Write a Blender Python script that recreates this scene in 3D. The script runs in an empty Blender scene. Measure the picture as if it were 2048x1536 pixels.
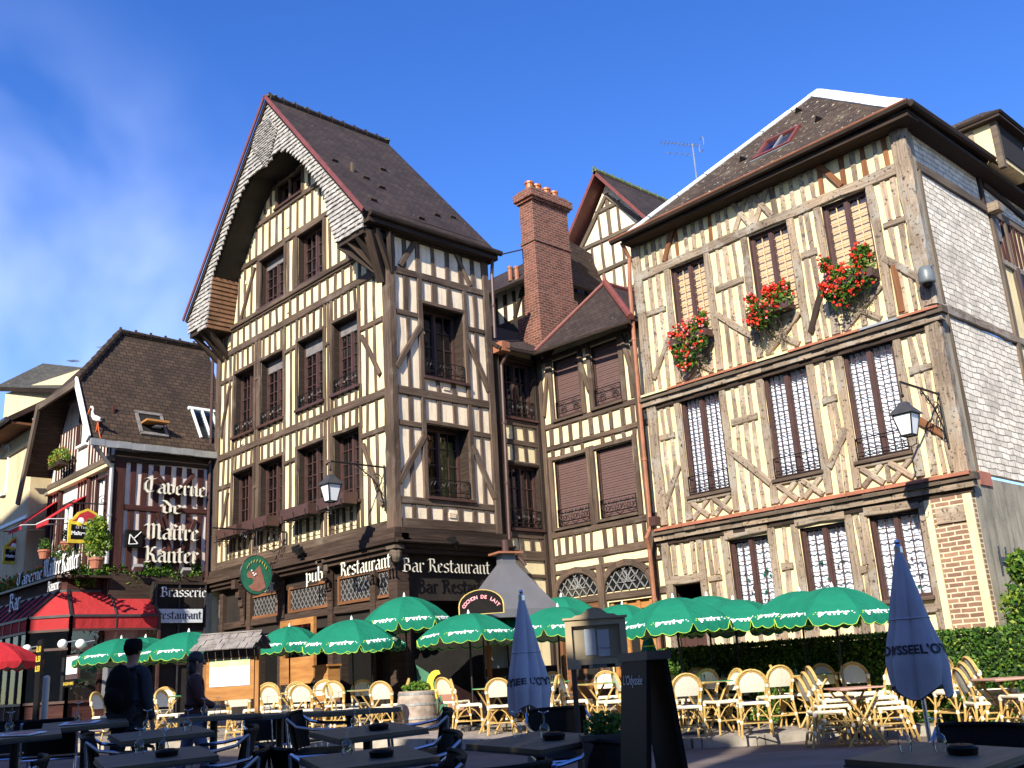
import bpy, bmesh, math, random
from mathutils import Vector, Matrix
from math import sin, cos, pi, radians, sqrt, atan2
random.seed(7)
SC = bpy.context.scene
COL = SC.collection

# ------------------------------------------------------------------ camera
F_PX, CX, CY = 2002.208, 1024.0, 768.0
TH = -0.806577
dA = Vector((cos(TH), sin(TH), 0)); dB = Vector((-sin(TH), cos(TH), 0))
def M3(v): return Vector((dA.dot(v), dB.dot(v), v[2]))
_p, _r = .285667361, -.0606446912
_R0 = Vector((1, 0, 0)); _U0 = Vector((0, -sin(_p), cos(_p)))
FWD = M3(Vector((0, cos(_p), sin(_p))))
RGT = M3(cos(_r)*_R0 + sin(_r)*_U0)
UPV = M3(-sin(_r)*_R0 + cos(_r)*_U0)
C0 = -M3(Vector((-2.74207, 22, 0))) + Vector((0, 0, 1.12))
HX = M3(_R0); HY = M3(Vector((0, 1, 0)))
cam = bpy.data.cameras.new('camera'); camo = bpy.data.objects.new('camera', cam); COL.objects.link(camo)
cam.sensor_width = 36; cam.lens = F_PX/2048*36; cam.clip_end = 3000; cam.clip_start = .05
camo.matrix_world = Matrix(((RGT.x, UPV.x, -FWD.x, C0.x), (RGT.y, UPV.y, -FWD.y, C0.y), (RGT.z, UPV.z, -FWD.z, C0.z), (0, 0, 0, 1)))
SC.camera = camo

# ------------------------------------------------------------------ sun and sky
SUN = Vector((.36, -.775, .53)).normalized()
EXPO = 0.9
sl = bpy.data.lights.new('sun', 'SUN'); sl.energy = 5.0; sl.angle = radians(.5); sl.color = (1, .91, .74)
so = bpy.data.objects.new('sun', sl); COL.objects.link(so); so.location = (0, -30, 40)
so.rotation_euler = SUN.to_track_quat('Z', 'Y').to_euler()
W = bpy.data.worlds.new('World'); SC.world = W; W.use_nodes = True
wn = W.node_tree; wn.nodes.clear()
def WN(t, **k):
    n = wn.nodes.new(t)
    for a, b in k.items(): setattr(n, a, b)
    return n
sky = WN('ShaderNodeTexSky', sky_type='NISHITA', sun_disc=False)
sky.sun_elevation = math.asin(SUN.z); sky.sun_rotation = atan2(SUN.x, SUN.y)
sky.altitude = 300; sky.air_density = 1.0; sky.dust_density = .25; sky.ozone_density = 2.5
hs = WN('ShaderNodeHueSaturation'); hs.inputs['Hue'].default_value = .519; hs.inputs['Saturation'].default_value = 1.32; hs.inputs['Value'].default_value = 1.1
wn.links.new(sky.outputs[0], hs.inputs['Color'])
tc = WN('ShaderNodeTexCoord'); mp = WN('ShaderNodeMapping')
mp.inputs['Rotation'].default_value = (0.35, .5, .3); mp.inputs['Scale'].default_value = (2.2, 5.5, 5.0)
n1 = WN('ShaderNodeTexNoise'); n1.inputs['Scale'].default_value = .8; n1.inputs['Detail'].default_value = 4; n1.inputs['Roughness'].default_value = .5; n1.inputs['Distortion'].default_value = .3
cr = WN('ShaderNodeValToRGB'); cr.color_ramp.elements[0].position = .38; cr.color_ramp.elements[1].position = .8
wn.links.new(tc.outputs['Generated'], mp.inputs[0]); wn.links.new(mp.outputs[0], n1.inputs['Vector']); wn.links.new(n1.outputs[0], cr.inputs[0])
# thin cirrus stands in one part of the sky only (a direction in the world, left of the tavern)
dc = M3(Vector((-.56, .86, .24))).normalized()
vm = WN('ShaderNodeVectorMath', operation='DOT_PRODUCT'); vm.inputs[1].default_value = dc
mr = WN('ShaderNodeMapRange'); mr.inputs['From Min'].default_value = .9; mr.inputs['From Max'].default_value = .995; mr.interpolation_type = 'SMOOTHSTEP'
wn.links.new(tc.outputs['Generated'], vm.inputs[0]); wn.links.new(vm.outputs['Value'], mr.inputs['Value'])
mu = WN('ShaderNodeMath', operation='MULTIPLY'); wn.links.new(cr.outputs[0], mu.inputs[0]); wn.links.new(mr.outputs[0], mu.inputs[1])
mu2 = WN('ShaderNodeMath', operation='MULTIPLY'); mu2.inputs[1].default_value = .4; wn.links.new(mu.outputs[0], mu2.inputs[0])
mx = WN('ShaderNodeMix', data_type='RGBA'); wn.links.new(mu2.outputs[0], mx.inputs['Factor']); wn.links.new(hs.outputs[0], mx.inputs['A']); mx.inputs['B'].default_value = (8.5, 9.2, 11.5, 1)
bg = WN('ShaderNodeBackground'); bg.inputs[1].default_value = .13
wo = WN('ShaderNodeOutputWorld'); wn.links.new(mx.outputs['Result'], bg.inputs[0]); wn.links.new(bg.outputs[0], wo.inputs[0])
SC.view_settings.view_transform = 'Standard'; SC.view_settings.look = 'None'; SC.view_settings.gamma = 1; SC.view_settings.exposure = EXPO
SC.render.engine = 'CYCLES'; SC.cycles.use_denoising = True; SC.cycles.max_bounces = 6; SC.cycles.transparent_max_bounces = 8
SC.cycles.sample_clamp_indirect = 6

# ------------------------------------------------------------------ points on real surfaces
def ray(x, y): return FWD + RGT*((x-CX)/F_PX) - UPV*((y-CY)/F_PX)
def hx(X, x, y): d = ray(x, y); return C0 + d*((X-C0.x)/d.x)
def hy(Y, x, y): d = ray(x, y); return C0 + d*((Y-C0.y)/d.y)
def hd(D, x, y): d = ray(x, y); return C0 + d*(D/d.dot(HY))
def clamp(x, a, b): return max(a, min(b, x))
def ground(P, raised=0):
    v = P - C0; yc = v.dot(HY); xc = v.dot(HX)
    return .065*clamp(yc-7, -5, 2.5) - .036*clamp(yc-9.5, 0, 4.5) + .03*clamp(yc-14.5, 0, 10) + .02*clamp(-xc, 0, 10)*clamp((yc-4)/5, 0, 1) + raised
SLOPE = .065
def on_slope(o, rz, D):
    if D < 9.6: o.rotation_euler = (Matrix.Rotation(SLOPE, 3, HX) @ Matrix.Rotation(rz, 3, 'Z')).to_euler()
def gp(px, D, raised=.13):
    """ground point at horizontal distance D in front of the camera, in the column of pixel px"""
    P = hd(D, px, 1350); P.z = 0; P.z = ground(P, raised); return P
def camyaw(a):
    """rotation about z for a heading given relative to the viewer: 0 faces the camera (-HY)"""
    return radians(a) + atan2(-HY.y, -HY.x) + pi/2

# ------------------------------------------------------------------ materials
MAT = {}
def newmat(name):
    m = bpy.data.materials.new(name); m.use_nodes = True; nt = m.node_tree
    b = nt.nodes['Principled BSDF']; MAT[name] = m; return m, nt, b
def nd(nt, t, **k):
    n = nt.nodes.new(t)
    for a, b in k.items(): setattr(n, a, b)
    return n
def c4(c): return (c[0], c[1], c[2], 1)
def uvmap(nt, sx=1, sy=1):
    t = nd(nt, 'ShaderNodeTexCoord'); m = nd(nt, 'ShaderNodeMapping'); m.inputs['Scale'].default_value = (sx, sy, 1)
    nt.links.new(t.outputs['UV'], m.inputs[0]); return m.outputs[0]
def objmap(nt, s=1):
    t = nd(nt, 'ShaderNodeTexCoord'); m = nd(nt, 'ShaderNodeMapping')
    m.inputs['Scale'].default_value = (s, s, s) if not isinstance(s, tuple) else s
    nt.links.new(t.outputs['Object'], m.inputs[0]); return m.outputs[0]
def noise(nt, vec, sc, det=4, rough=.6):
    n = nd(nt, 'ShaderNodeTexNoise'); n.inputs['Scale'].default_value = sc; n.inputs['Detail'].default_value = det; n.inputs['Roughness'].default_value = rough
    nt.links.new(vec, n.inputs['Vector']); return n.outputs[0]
def ramp(nt, fac, stops):
    r = nd(nt, 'ShaderNodeValToRGB'); e = r.color_ramp.elements
    while len(e) < len(stops): e.new(.5)
    for i, (p, c) in enumerate(stops): e[i].position = p; e[i].color = c4(c)
    nt.links.new(fac, r.inputs[0]); return r.outputs[0]
def mixc(nt, fac, a, b, mode='MIX'):
    m = nd(nt, 'ShaderNodeMix', data_type='RGBA', blend_type=mode)
    for s, v in (('Factor', fac), ('A', a), ('B', b)):
        if hasattr(v, 'is_output'): nt.links.new(v, m.inputs[s])
        else: m.inputs[s].default_value = c4(v) if isinstance(v, tuple) else v
    return m.outputs['Result']
def bump(nt, b, h, strength=.3, dist=.02):
    n = nd(nt, 'ShaderNodeBump'); n.inputs['Strength'].default_value = strength; n.inputs['Distance'].default_value = dist
    nt.links.new(h, n.inputs['Height']); nt.links.new(n.outputs[0], b.inputs['Normal'])
def plain(name, c, rough=.6, metal=0, var=.25, sc=6, bmp=0, spec=None):
    m, nt, b = newmat(name); v = objmap(nt)
    n = noise(nt, v, sc, 5)
    lo = tuple(x*(1-var) for x in c); hi = tuple(min(1, x*(1+var)) for x in c)
    nt.links.new(ramp(nt, n, [(.3, lo), (.7, hi)]), b.inputs['Base Color'])
    b.inputs['Roughness'].default_value = rough; b.inputs['Metallic'].default_value = metal
    if spec is not None: b.inputs['Specular IOR Level'].default_value = spec
    if bmp: bump(nt, b, noise(nt, v, sc*6, 4), bmp, .01)
    return m
def wood(name, stops, patch=None, rough=.8, streak=22, bs=.5):
    m, nt, b = newmat(name); v = uvmap(nt, 1.2, streak); g = noise(nt, v, 1.0, 6, .7)
    col = ramp(nt, g, stops)
    tone = noise(nt, uvmap(nt, .37, .002), 1.0, 1, .5); col = mixc(nt, 1.0, col, ramp(nt, tone, [(.32, (.62, .6, .6)), (.5, (1, 1, 1)), (.68, (1.35, 1.28, 1.2))]), 'MULTIPLY')
    if patch:
        o = noise(nt, objmap(nt, 1.3), 1.2, 6, .65)
        f = ramp(nt, o, [(patch[1], (0, 0, 0)), (patch[1]+patch[3], (1, 1, 1))])
        col = mixc(nt, f, col, patch[0])
        if len(patch) > 4:
            o2 = noise(nt, objmap(nt, 9), 1.5, 6, .7); f2 = ramp(nt, o2, [(patch[5], (0, 0, 0)), (patch[5]+.06, (1, 1, 1))])
            col = mixc(nt, f2, col, patch[4])
    nt.links.new(col, b.inputs['Base Color']); b.inputs['Roughness'].default_value = rough; b.inputs['Specular IOR Level'].default_value = .2
    bump(nt, b, g, bs, .015); return m
def plaster(name, c, stain, amt=.35, rough=.9):
    m, nt, b = newmat(name); v = objmap(nt)
    a = noise(nt, objmap(nt, (1.2, 1.2, .7)), 1.3, 7, .68)
    f = ramp(nt, a, [(.46, (0, 0, 0)), (.78, (amt, amt, amt))])
    col = mixc(nt, f, c, stain)
    st = noise(nt, objmap(nt, (7, 7, .55)), 1.0, 5, .6); col = mixc(nt, ramp(nt, st, [(.5, (0, 0, 0)), (.74, (amt*.8, amt*.8, amt*.8))]), col, tuple(x*.8 for x in stain))
    fine = noise(nt, v, 26, 5, .7)
    col = mixc(nt, ramp(nt, fine, [(.35, (.86, .86, .84)), (.6, (1, 1, 1))]), (0, 0, 0), col)
    nt.links.new(col, b.inputs['Base Color']); b.inputs['Roughness'].default_value = rough; b.inputs['Specular IOR Level'].default_value = .1
    bump(nt, b, fine, .35, .01); return m
def brick(name, c1, c2, mortar, bw, bh, ms, bs=.6, off=.5, dirt=None, bias=0, smooth=.1, warp=.02):
    m, nt, b = newmat(name); v = uvmap(nt)
    wv = nd(nt, 'ShaderNodeTexNoise'); wv.inputs['Scale'].default_value = 2.2; nt.links.new(v, wv.inputs['Vector'])
    mxv = nd(nt, 'ShaderNodeVectorMath', operation='MULTIPLY_ADD'); nt.links.new(wv.outputs['Color'], mxv.inputs[0]); mxv.inputs[1].default_value = (warp, warp, 0); nt.links.new(v, mxv.inputs[2])
    t = nd(nt, 'ShaderNodeTexBrick'); t.offset = off
    for k, x in (('Scale', 1), ('Mortar Size', ms), ('Mortar Smooth', smooth), ('Brick Width', bw), ('Row Height', bh), ('Bias', bias)): t.inputs[k].default_value = x
    t.inputs['Color1'].default_value = c4(c1); t.inputs['Color2'].default_value = c4(c2); t.inputs['Mortar'].default_value = c4(mortar)
    nt.links.new(mxv.outputs[0], t.inputs['Vector'])
    col = t.outputs['Color']
    n = noise(nt, v, 3.1, 7, .7)
    col = mixc(nt, .8, col, ramp(nt, n, [(.28, (.55, .55, .55)), (.5, (1, 1, 1)), (.72, (1.35, 1.3, 1.25))]), 'MULTIPLY')
    if dirt:
        o = noise(nt, v, .55, 7, .7); f = ramp(nt, o, [(dirt[1], (0, 0, 0)), (dirt[1]+.16, (1, 1, 1))])
        col = mixc(nt, f, col, dirt[0])
    nt.links.new(col, b.inputs['Base Color']); b.inputs['Roughness'].default_value = .9; b.inputs['Specular IOR Level'].default_value = .15
    inv = nd(nt, 'ShaderNodeMath', operation='SUBTRACT'); inv.inputs[0].default_value = 1; nt.links.new(t.outputs['Fac'], inv.inputs[1])
    ad = nd(nt, 'ShaderNodeMath', operation='MULTIPLY_ADD'); nt.links.new(noise(nt, v, 14, 5), ad.inputs[0]); ad.inputs[1].default_value = .6; nt.links.new(inv.outputs[0], ad.inputs[2])
    bump(nt, b, ad.outputs[0], bs, .02); return m
def rooftile(name, c1, c2, lich, bw=.17, bh=.11, speck=.73, moss=None, ms=.006):
    """overlapping flat tiles: each course a saw-tooth in height"""
    m, nt, b = newmat(name); v = uvmap(nt)
    t = nd(nt, 'ShaderNodeTexBrick'); t.offset = .5
    for k, x in (('Scale', 1), ('Mortar Size', ms), ('Mortar Smooth', .3), ('Brick Width', bw), ('Row Height', bh), ('Bias', 0)): t.inputs[k].default_value = x
    t.inputs['Color1'].default_value = c4(c1); t.inputs['Color2'].default_value = c4(c2); t.inputs['Mortar'].default_value = c4(tuple(x*.35 for x in c1))
    nt.links.new(v, t.inputs['Vector'])
    n = noise(nt, v, .8, 8, .7)
    col = mixc(nt, .9, t.outputs['Color'], ramp(nt, n, [(.3, (.6, .6, .62)), (.55, (1, 1, 1)), (.75, (1.5, 1.35, 1.25))]), 'MULTIPLY')
    s = noise(nt, v, 9, 3, .5); col = mixc(nt, ramp(nt, s, [(speck, (0, 0, 0)), (speck+.04, (1, 1, 1))]), col, lich)
    if moss:
        s2 = noise(nt, v, 1.6, 6, .7); col = mixc(nt, ramp(nt, s2, [(moss[1], (0, 0, 0)), (moss[1]+.1, (1, 1, 1))]), col, moss[0])
    nt.links.new(col, b.inputs['Base Color']); b.inputs['Roughness'].default_value = .85; b.inputs['Specular IOR Level'].default_value = .2
    sp = nd(nt, 'ShaderNodeSeparateXYZ'); nt.links.new(v, sp.inputs[0])
    dv = nd(nt, 'ShaderNodeMath', operation='DIVIDE'); dv.inputs[1].default_value = bh; nt.links.new(sp.outputs[1], dv.inputs[0])
    fr = nd(nt, 'ShaderNodeMath', operation='FRACT'); nt.links.new(dv.outputs[0], fr.inputs[0])
    iv = nd(nt, 'ShaderNodeMath', operation='SUBTRACT'); iv.inputs[0].default_value = 1; nt.links.new(fr.outputs[0], iv.inputs[1])
    ad = nd(nt, 'ShaderNodeMath', operation='MULTIPLY_ADD'); nt.links.new(noise(nt, v, 7, 4), ad.inputs[0]); ad.inputs[1].default_value = .9; nt.links.new(iv.outputs[0], ad.inputs[2])
    bump(nt, b, ad.outputs[0], .9, .03); return m
def glass(name, tint=(.8, .9, 1), refl=.12, rough=.02):
    m, nt, b = newmat(name); nt.nodes.remove(b); o = nt.nodes['Material Output']
    tr = nd(nt, 'ShaderNodeBsdfTransparent'); tr.inputs[0].default_value = c4(tint)
    g = nd(nt, 'ShaderNodeBsdfGlossy'); g.inputs['Roughness'].default_value = rough
    lw = nd(nt, 'ShaderNodeLayerWeight'); lw.inputs[0].default_value = .15
    ad = nd(nt, 'ShaderNodeMath', operation='ADD'); ad.inputs[1].default_value = refl; ad.use_clamp = True; nt.links.new(lw.outputs['Fresnel'], ad.inputs[0])
    wv = noise(nt, objmap(nt, 1), 2.3, 2); bn = nd(nt, 'ShaderNodeBump'); bn.inputs['Strength'].default_value = .25; bn.inputs['Distance'].default_value = .02; nt.links.new(wv, bn.inputs['Height']); nt.links.new(bn.outputs[0], g.inputs['Normal'])
    mxs = nd(nt, 'ShaderNodeMixShader'); nt.links.new(ad.outputs[0], mxs.inputs[0]); nt.links.new(tr.outputs[0], mxs.inputs[1]); nt.links.new(g.outputs[0], mxs.inputs[2]); nt.links.new(mxs.outputs[0], o.inputs[0])
    return m
def cloth(name, c, trans=.25, rough=.8, var=.06):
    m, nt, b = newmat(name); o = nt.nodes['Material Output']
    n = noise(nt, objmap(nt), 3, 4)
    col = ramp(nt, n, [(.3, tuple(x*(1-var) for x in c)), (.7, tuple(min(1, x*(1+var)) for x in c))])
    nt.links.new(col, b.inputs['Base Color']); b.inputs['Roughness'].default_value = rough; b.inputs['Specular IOR Level'].default_value = .15
    bump(nt, b, noise(nt, objmap(nt, (1, 1, .5)), 7, 3), .5, .05)
    tl = nd(nt, 'ShaderNodeBsdfTranslucent'); nt.links.new(col, tl.inputs[0])
    mxs = nd(nt, 'ShaderNodeMixShader'); mxs.inputs[0].default_value = trans
    nt.links.new(b.outputs[0], mxs.inputs[1]); nt.links.new(tl.outputs[0], mxs.inputs[2]); nt.links.new(mxs.outputs[0], o.inputs[0]); return m
def leafmat(name, a, c, trans=.3):
    m, nt, b = newmat(name); o = nt.nodes['Material Output']
    n = noise(nt, objmap(nt), 11, 2); n2 = noise(nt, objmap(nt), 2.2, 2)
    col = mixc(nt, .5, ramp(nt, n, [(.35, a), (.65, c)]), ramp(nt, n2, [(.4, a), (.6, c)]))
    nt.links.new(col, b.inputs['Base Color']); b.inputs['Roughness'].default_value = .5; b.inputs['Specular IOR Level'].default_value = .3
    tl = nd(nt, 'ShaderNodeBsdfTranslucent'); nt.links.new(col, tl.inputs[0])
    mxs = nd(nt, 'ShaderNodeMixShader'); mxs.inputs[0].default_value = trans
    nt.links.new(b.outputs[0], mxs.inputs[1]); nt.links.new(tl.outputs[0], mxs.inputs[2]); nt.links.new(mxs.outputs[0], o.inputs[0]); return m

wood('timber_brown', [(.25, (.036, .025, .019)), (.5, (.088, .062, .047)), (.75, (.165, .122, .095))], ((.14, .112, .09), .55, 0, .15))
wood('timber_dark', [(.25, (.016, .011, .009)), (.5, (.035, .024, .019)), (.75, (.07, .05, .038))])
wood('timber_grey', [(.2, (.06, .045, .032)), (.42, (.2, .155, .115)), (.6, (.31, .25, .19)), (.8, (.45, .38, .3))], ((.3, .27, .23), .5, 0, .12, (.045, .034, .026), .57), bs=.9)
wood('timber_stud', [(.25, (.13, .1, .075)), (.5, (.27, .21, .16)), (.75, (.44, .36, .27))], ((.45, .4, .31), .52, 0, .16, (.07, .055, .045), .56), bs=.8)
wood('timber_orange', [(.25, (.1, .04, .02)), (.5, (.17, .075, .035)), (.75, (.25, .12, .06))])
wood('timber_red', [(.25, (.024, .009, .008)), (.5, (.052, .02, .018)), (.75, (.09, .038, .034))])
wood('timber_slate', [(.25, (.05, .038, .03)), (.5, (.11, .085, .065)), (.75, (.18, .145, .11))])
wood('timber_umber', [(.25, (.022, .014, .011)), (.5, (.05, .033, .026)), (.75, (.095, .065, .05))])
plain('brown_paint', (.062, .03, .026), .5, var=.2)
plain('red_paint', (.16, .045, .035), .5, var=.2)
plain('terracotta', (.33, .12, .07), .7, var=.25, sc=3)
plain('copper', (.3, .12, .065), .5, var=.3, sc=2)
plain('zinc', (.36, .37, .38), .45, .5, var=.2, sc=2)
plain('white_metal', (.72, .76, .78), .4, var=.1)
plain('lead_dark', (.05, .05, .055), .5, .2)
plain('iron', (.012, .012, .013), .45, .3)
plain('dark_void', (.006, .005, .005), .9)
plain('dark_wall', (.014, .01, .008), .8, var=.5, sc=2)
plaster('plaster_cream', (.8, .69, .42), (.55, .44, .28), .45)
plaster('plaster_cream_c', (.8, .68, .39), (.45, .36, .24), .85)
plaster('plaster_white', (.84, .71, .53), (.42, .35, .26), .7)
plaster('plaster_pink', (.74, .66, .61), (.42, .36, .32), .6)
plaster('plaster_beige', (.62, .52, .34), (.4, .33, .22), .6)
plaster('plaster_grey', (.36, .33, .26), (.12, .115, .095), .95)
brick('brick_red', (.2, .07, .05), (.115, .042, .032), (.27, .21, .17), .22, .075, .008, bs=.8, dirt=((.06, .04, .035), .68))
brick('brick_pale', (.82, .76, .64), (.6, .55, .46), (.2, .18, .15), .34, .125, .009, bs=1, off=.37, dirt=((.4, .36, .29), .54), warp=.11)
brick('brick_pier', (.3, .18, .12), (.19, .11, .08), (.6, .5, .36), .27, .088, .013, bs=.7, warp=.03)
rooftile('roof_brown', (.055, .039, .034), (.034, .025, .024), (.17, .15, .13), .18, .13, .7, ((.075, .07, .05), .62), .009)
rooftile('roof_tavern', (.072, .048, .034), (.042, .03, .023), (.14, .1, .08), .22, .15, .74, None, .016)
rooftile('roof_right', (.085, .06, .042), (.05, .036, .027), (.36, .33, .25), .2, .13, .63, ((.12, .1, .065), .58), .01)
rooftile('roof_grey', (.09, .085, .07), (.06, .058, .05), (.22, .21, .16), .2, .12, .66)
plain('shingle_grey', (.33, .315, .3), .85, var=.45, sc=5, bmp=.5)
plain('shingle_old', (.2, .18, .17), .85, var=.4, sc=6, bmp=.5)
plain('shingle_brown', (.17, .085, .045), .85, var=.4, sc=5, bmp=.5)
plain('moss', (.1, .13, .05), .9, var=.4)
glass('glass_dark', (.75, .8, .85), .1); glass('glass_clear', (.95, .97, 1), .03); glass('glass_drink', (.93, .95, .97), .08, .03)
cloth('curtain_white', (.9, .9, .93), .05); cloth('curtain_yellow', (.7, .6, .08), .3); cloth('blind_tan', (.66, .46, .26), .05)
plain('blind_grey', (.16, .15, .15), .6); plain('roller_brown', (.12, .07, .065), .6, var=.1)
cloth('green_canopy', (.014, .22, .135), .3); cloth('under_canopy', (.42, .45, .38), .1)
cloth('blue_canopy', (.42, .43, .49), .12); cloth('red_canopy', (.5, .03, .04), .25); cloth('red_awning', (.5, .045, .05), .3)
plain('white_print', (.85, .87, .87), .7, var=.05); plain('lime_print', (.45, .7, .06), .7)
plain('letter_cream', (.75, .72, .6), .6, var=.1); plain('letter_side', (.1, .09, .085), .7)
plain('navy_print', (.012, .014, .03), .7); plain('gold_paint', (.5, .36, .08), .5)
wood('rattan', [(.25, (.28, .16, .05)), (.5, (.5, .33, .11)), (.75, (.68, .5, .22))], rough=.45, streak=8, bs=.2)
plain('wrap_white', (.8, .72, .55), .6, var=.12); plain('mesh_cream', (.62, .6, .5), .7, var=.1, sc=40, bmp=.4)
plain('table_green', (.03, .28, .15), .12, var=.1); plain('table_pink', (.5, .28, .22), .35, var=.1); wood('table_dark', [(.3, (.1, .078, .05)), (.7, (.18, .145, .098))], rough=.55, streak=12, bs=.1)
plain('alu_blue', (.5, .52, .6), .22, .9, var=.05); plain('weave_black', (.007, .0065, .006), .6, var=.4, sc=60, bmp=.4, spec=.15)
plain('board_black', (.006, .006, .006), .55, spec=.1); wood('oak', [(.25, (.22, .09, .03)), (.5, (.36, .17, .055)), (.75, (.47, .25, .09))], rough=.5, streak=10, bs=.2)
plain('post_brown', (.06, .04, .03), .6); plain('khaki_paint', (.36, .28, .17), .6, var=.1); plain('paper', (.62, .66, .72), .7, var=.12, sc=9)
plain('paper_green', (.5, .62, .3), .7); plain('hood_grey', (.16, .16, .175), .45, .3, var=.12, sc=2); plain('sign_green', (.02, .13, .075), .5); plain('sign_pink', (.3, .13, .09), .6)
plain('sign_black', (.01, .009, .009), .7, spec=.08); plain('sign_red', (.45, .03, .03), .5); plain('yellow_paint', (.65, .48, .03), .5); plain('orange_paint', (.35, .1, .02), .5)
plain('barrel_wood', (.3, .24, .2), .7, var=.4, sc=7, bmp=.5); plain('globe_white', (.8, .78, .75), .25, var=.02); plain('lamp_glass', (.75, .75, .78), .3, var=.03)
plain('asphalt', (.13, .1, .09), .9, var=.35, sc=.8, bmp=.5)
brick('paving', (.34, .3, .27), (.25, .22, .2), (.12, .1, .09), .14, .1, .006, bs=.4)
brick('kerb_stone', (.36, .33, .28), (.28, .25, .22), (.1, .09, .08), .9, 5, .01, bs=.3)
leafmat('leaf_green', (.04, .12, .015), (.12, .24, .035)); leafmat('leaf_dark', (.014, .045, .01), (.04, .09, .02)); leafmat('leaf_lime', (.12, .22, .02), (.3, .36, .05))
plain('petal_red', (.85, .045, .02), .6, var=.25, sc=20); plain('petal_pink', (.75, .28, .33), .6, var=.2, sc=20); plain('petal_orange', (.7, .12, .02), .6)
plain('stork_white', (.75, .73, .7), .6); plain('skin', (.3, .15, .1), .6); plain('hair', (.012, .009, .008), .6)
plain('jacket', (.036, .038, .048), .9, spec=.1); plain('trousers', (.014, .014, .017), .85); plain('maroon_top', (.06, .02, .02), .85); plain('denim', (.09, .11, .18), .85); plain('backpack_black', (.006, .006, .006), .8, spec=.1)
plain('camera_grey', (.12, .14, .15), .4); plain('glass_bottle', (.1, .12, .1), .1)

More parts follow.
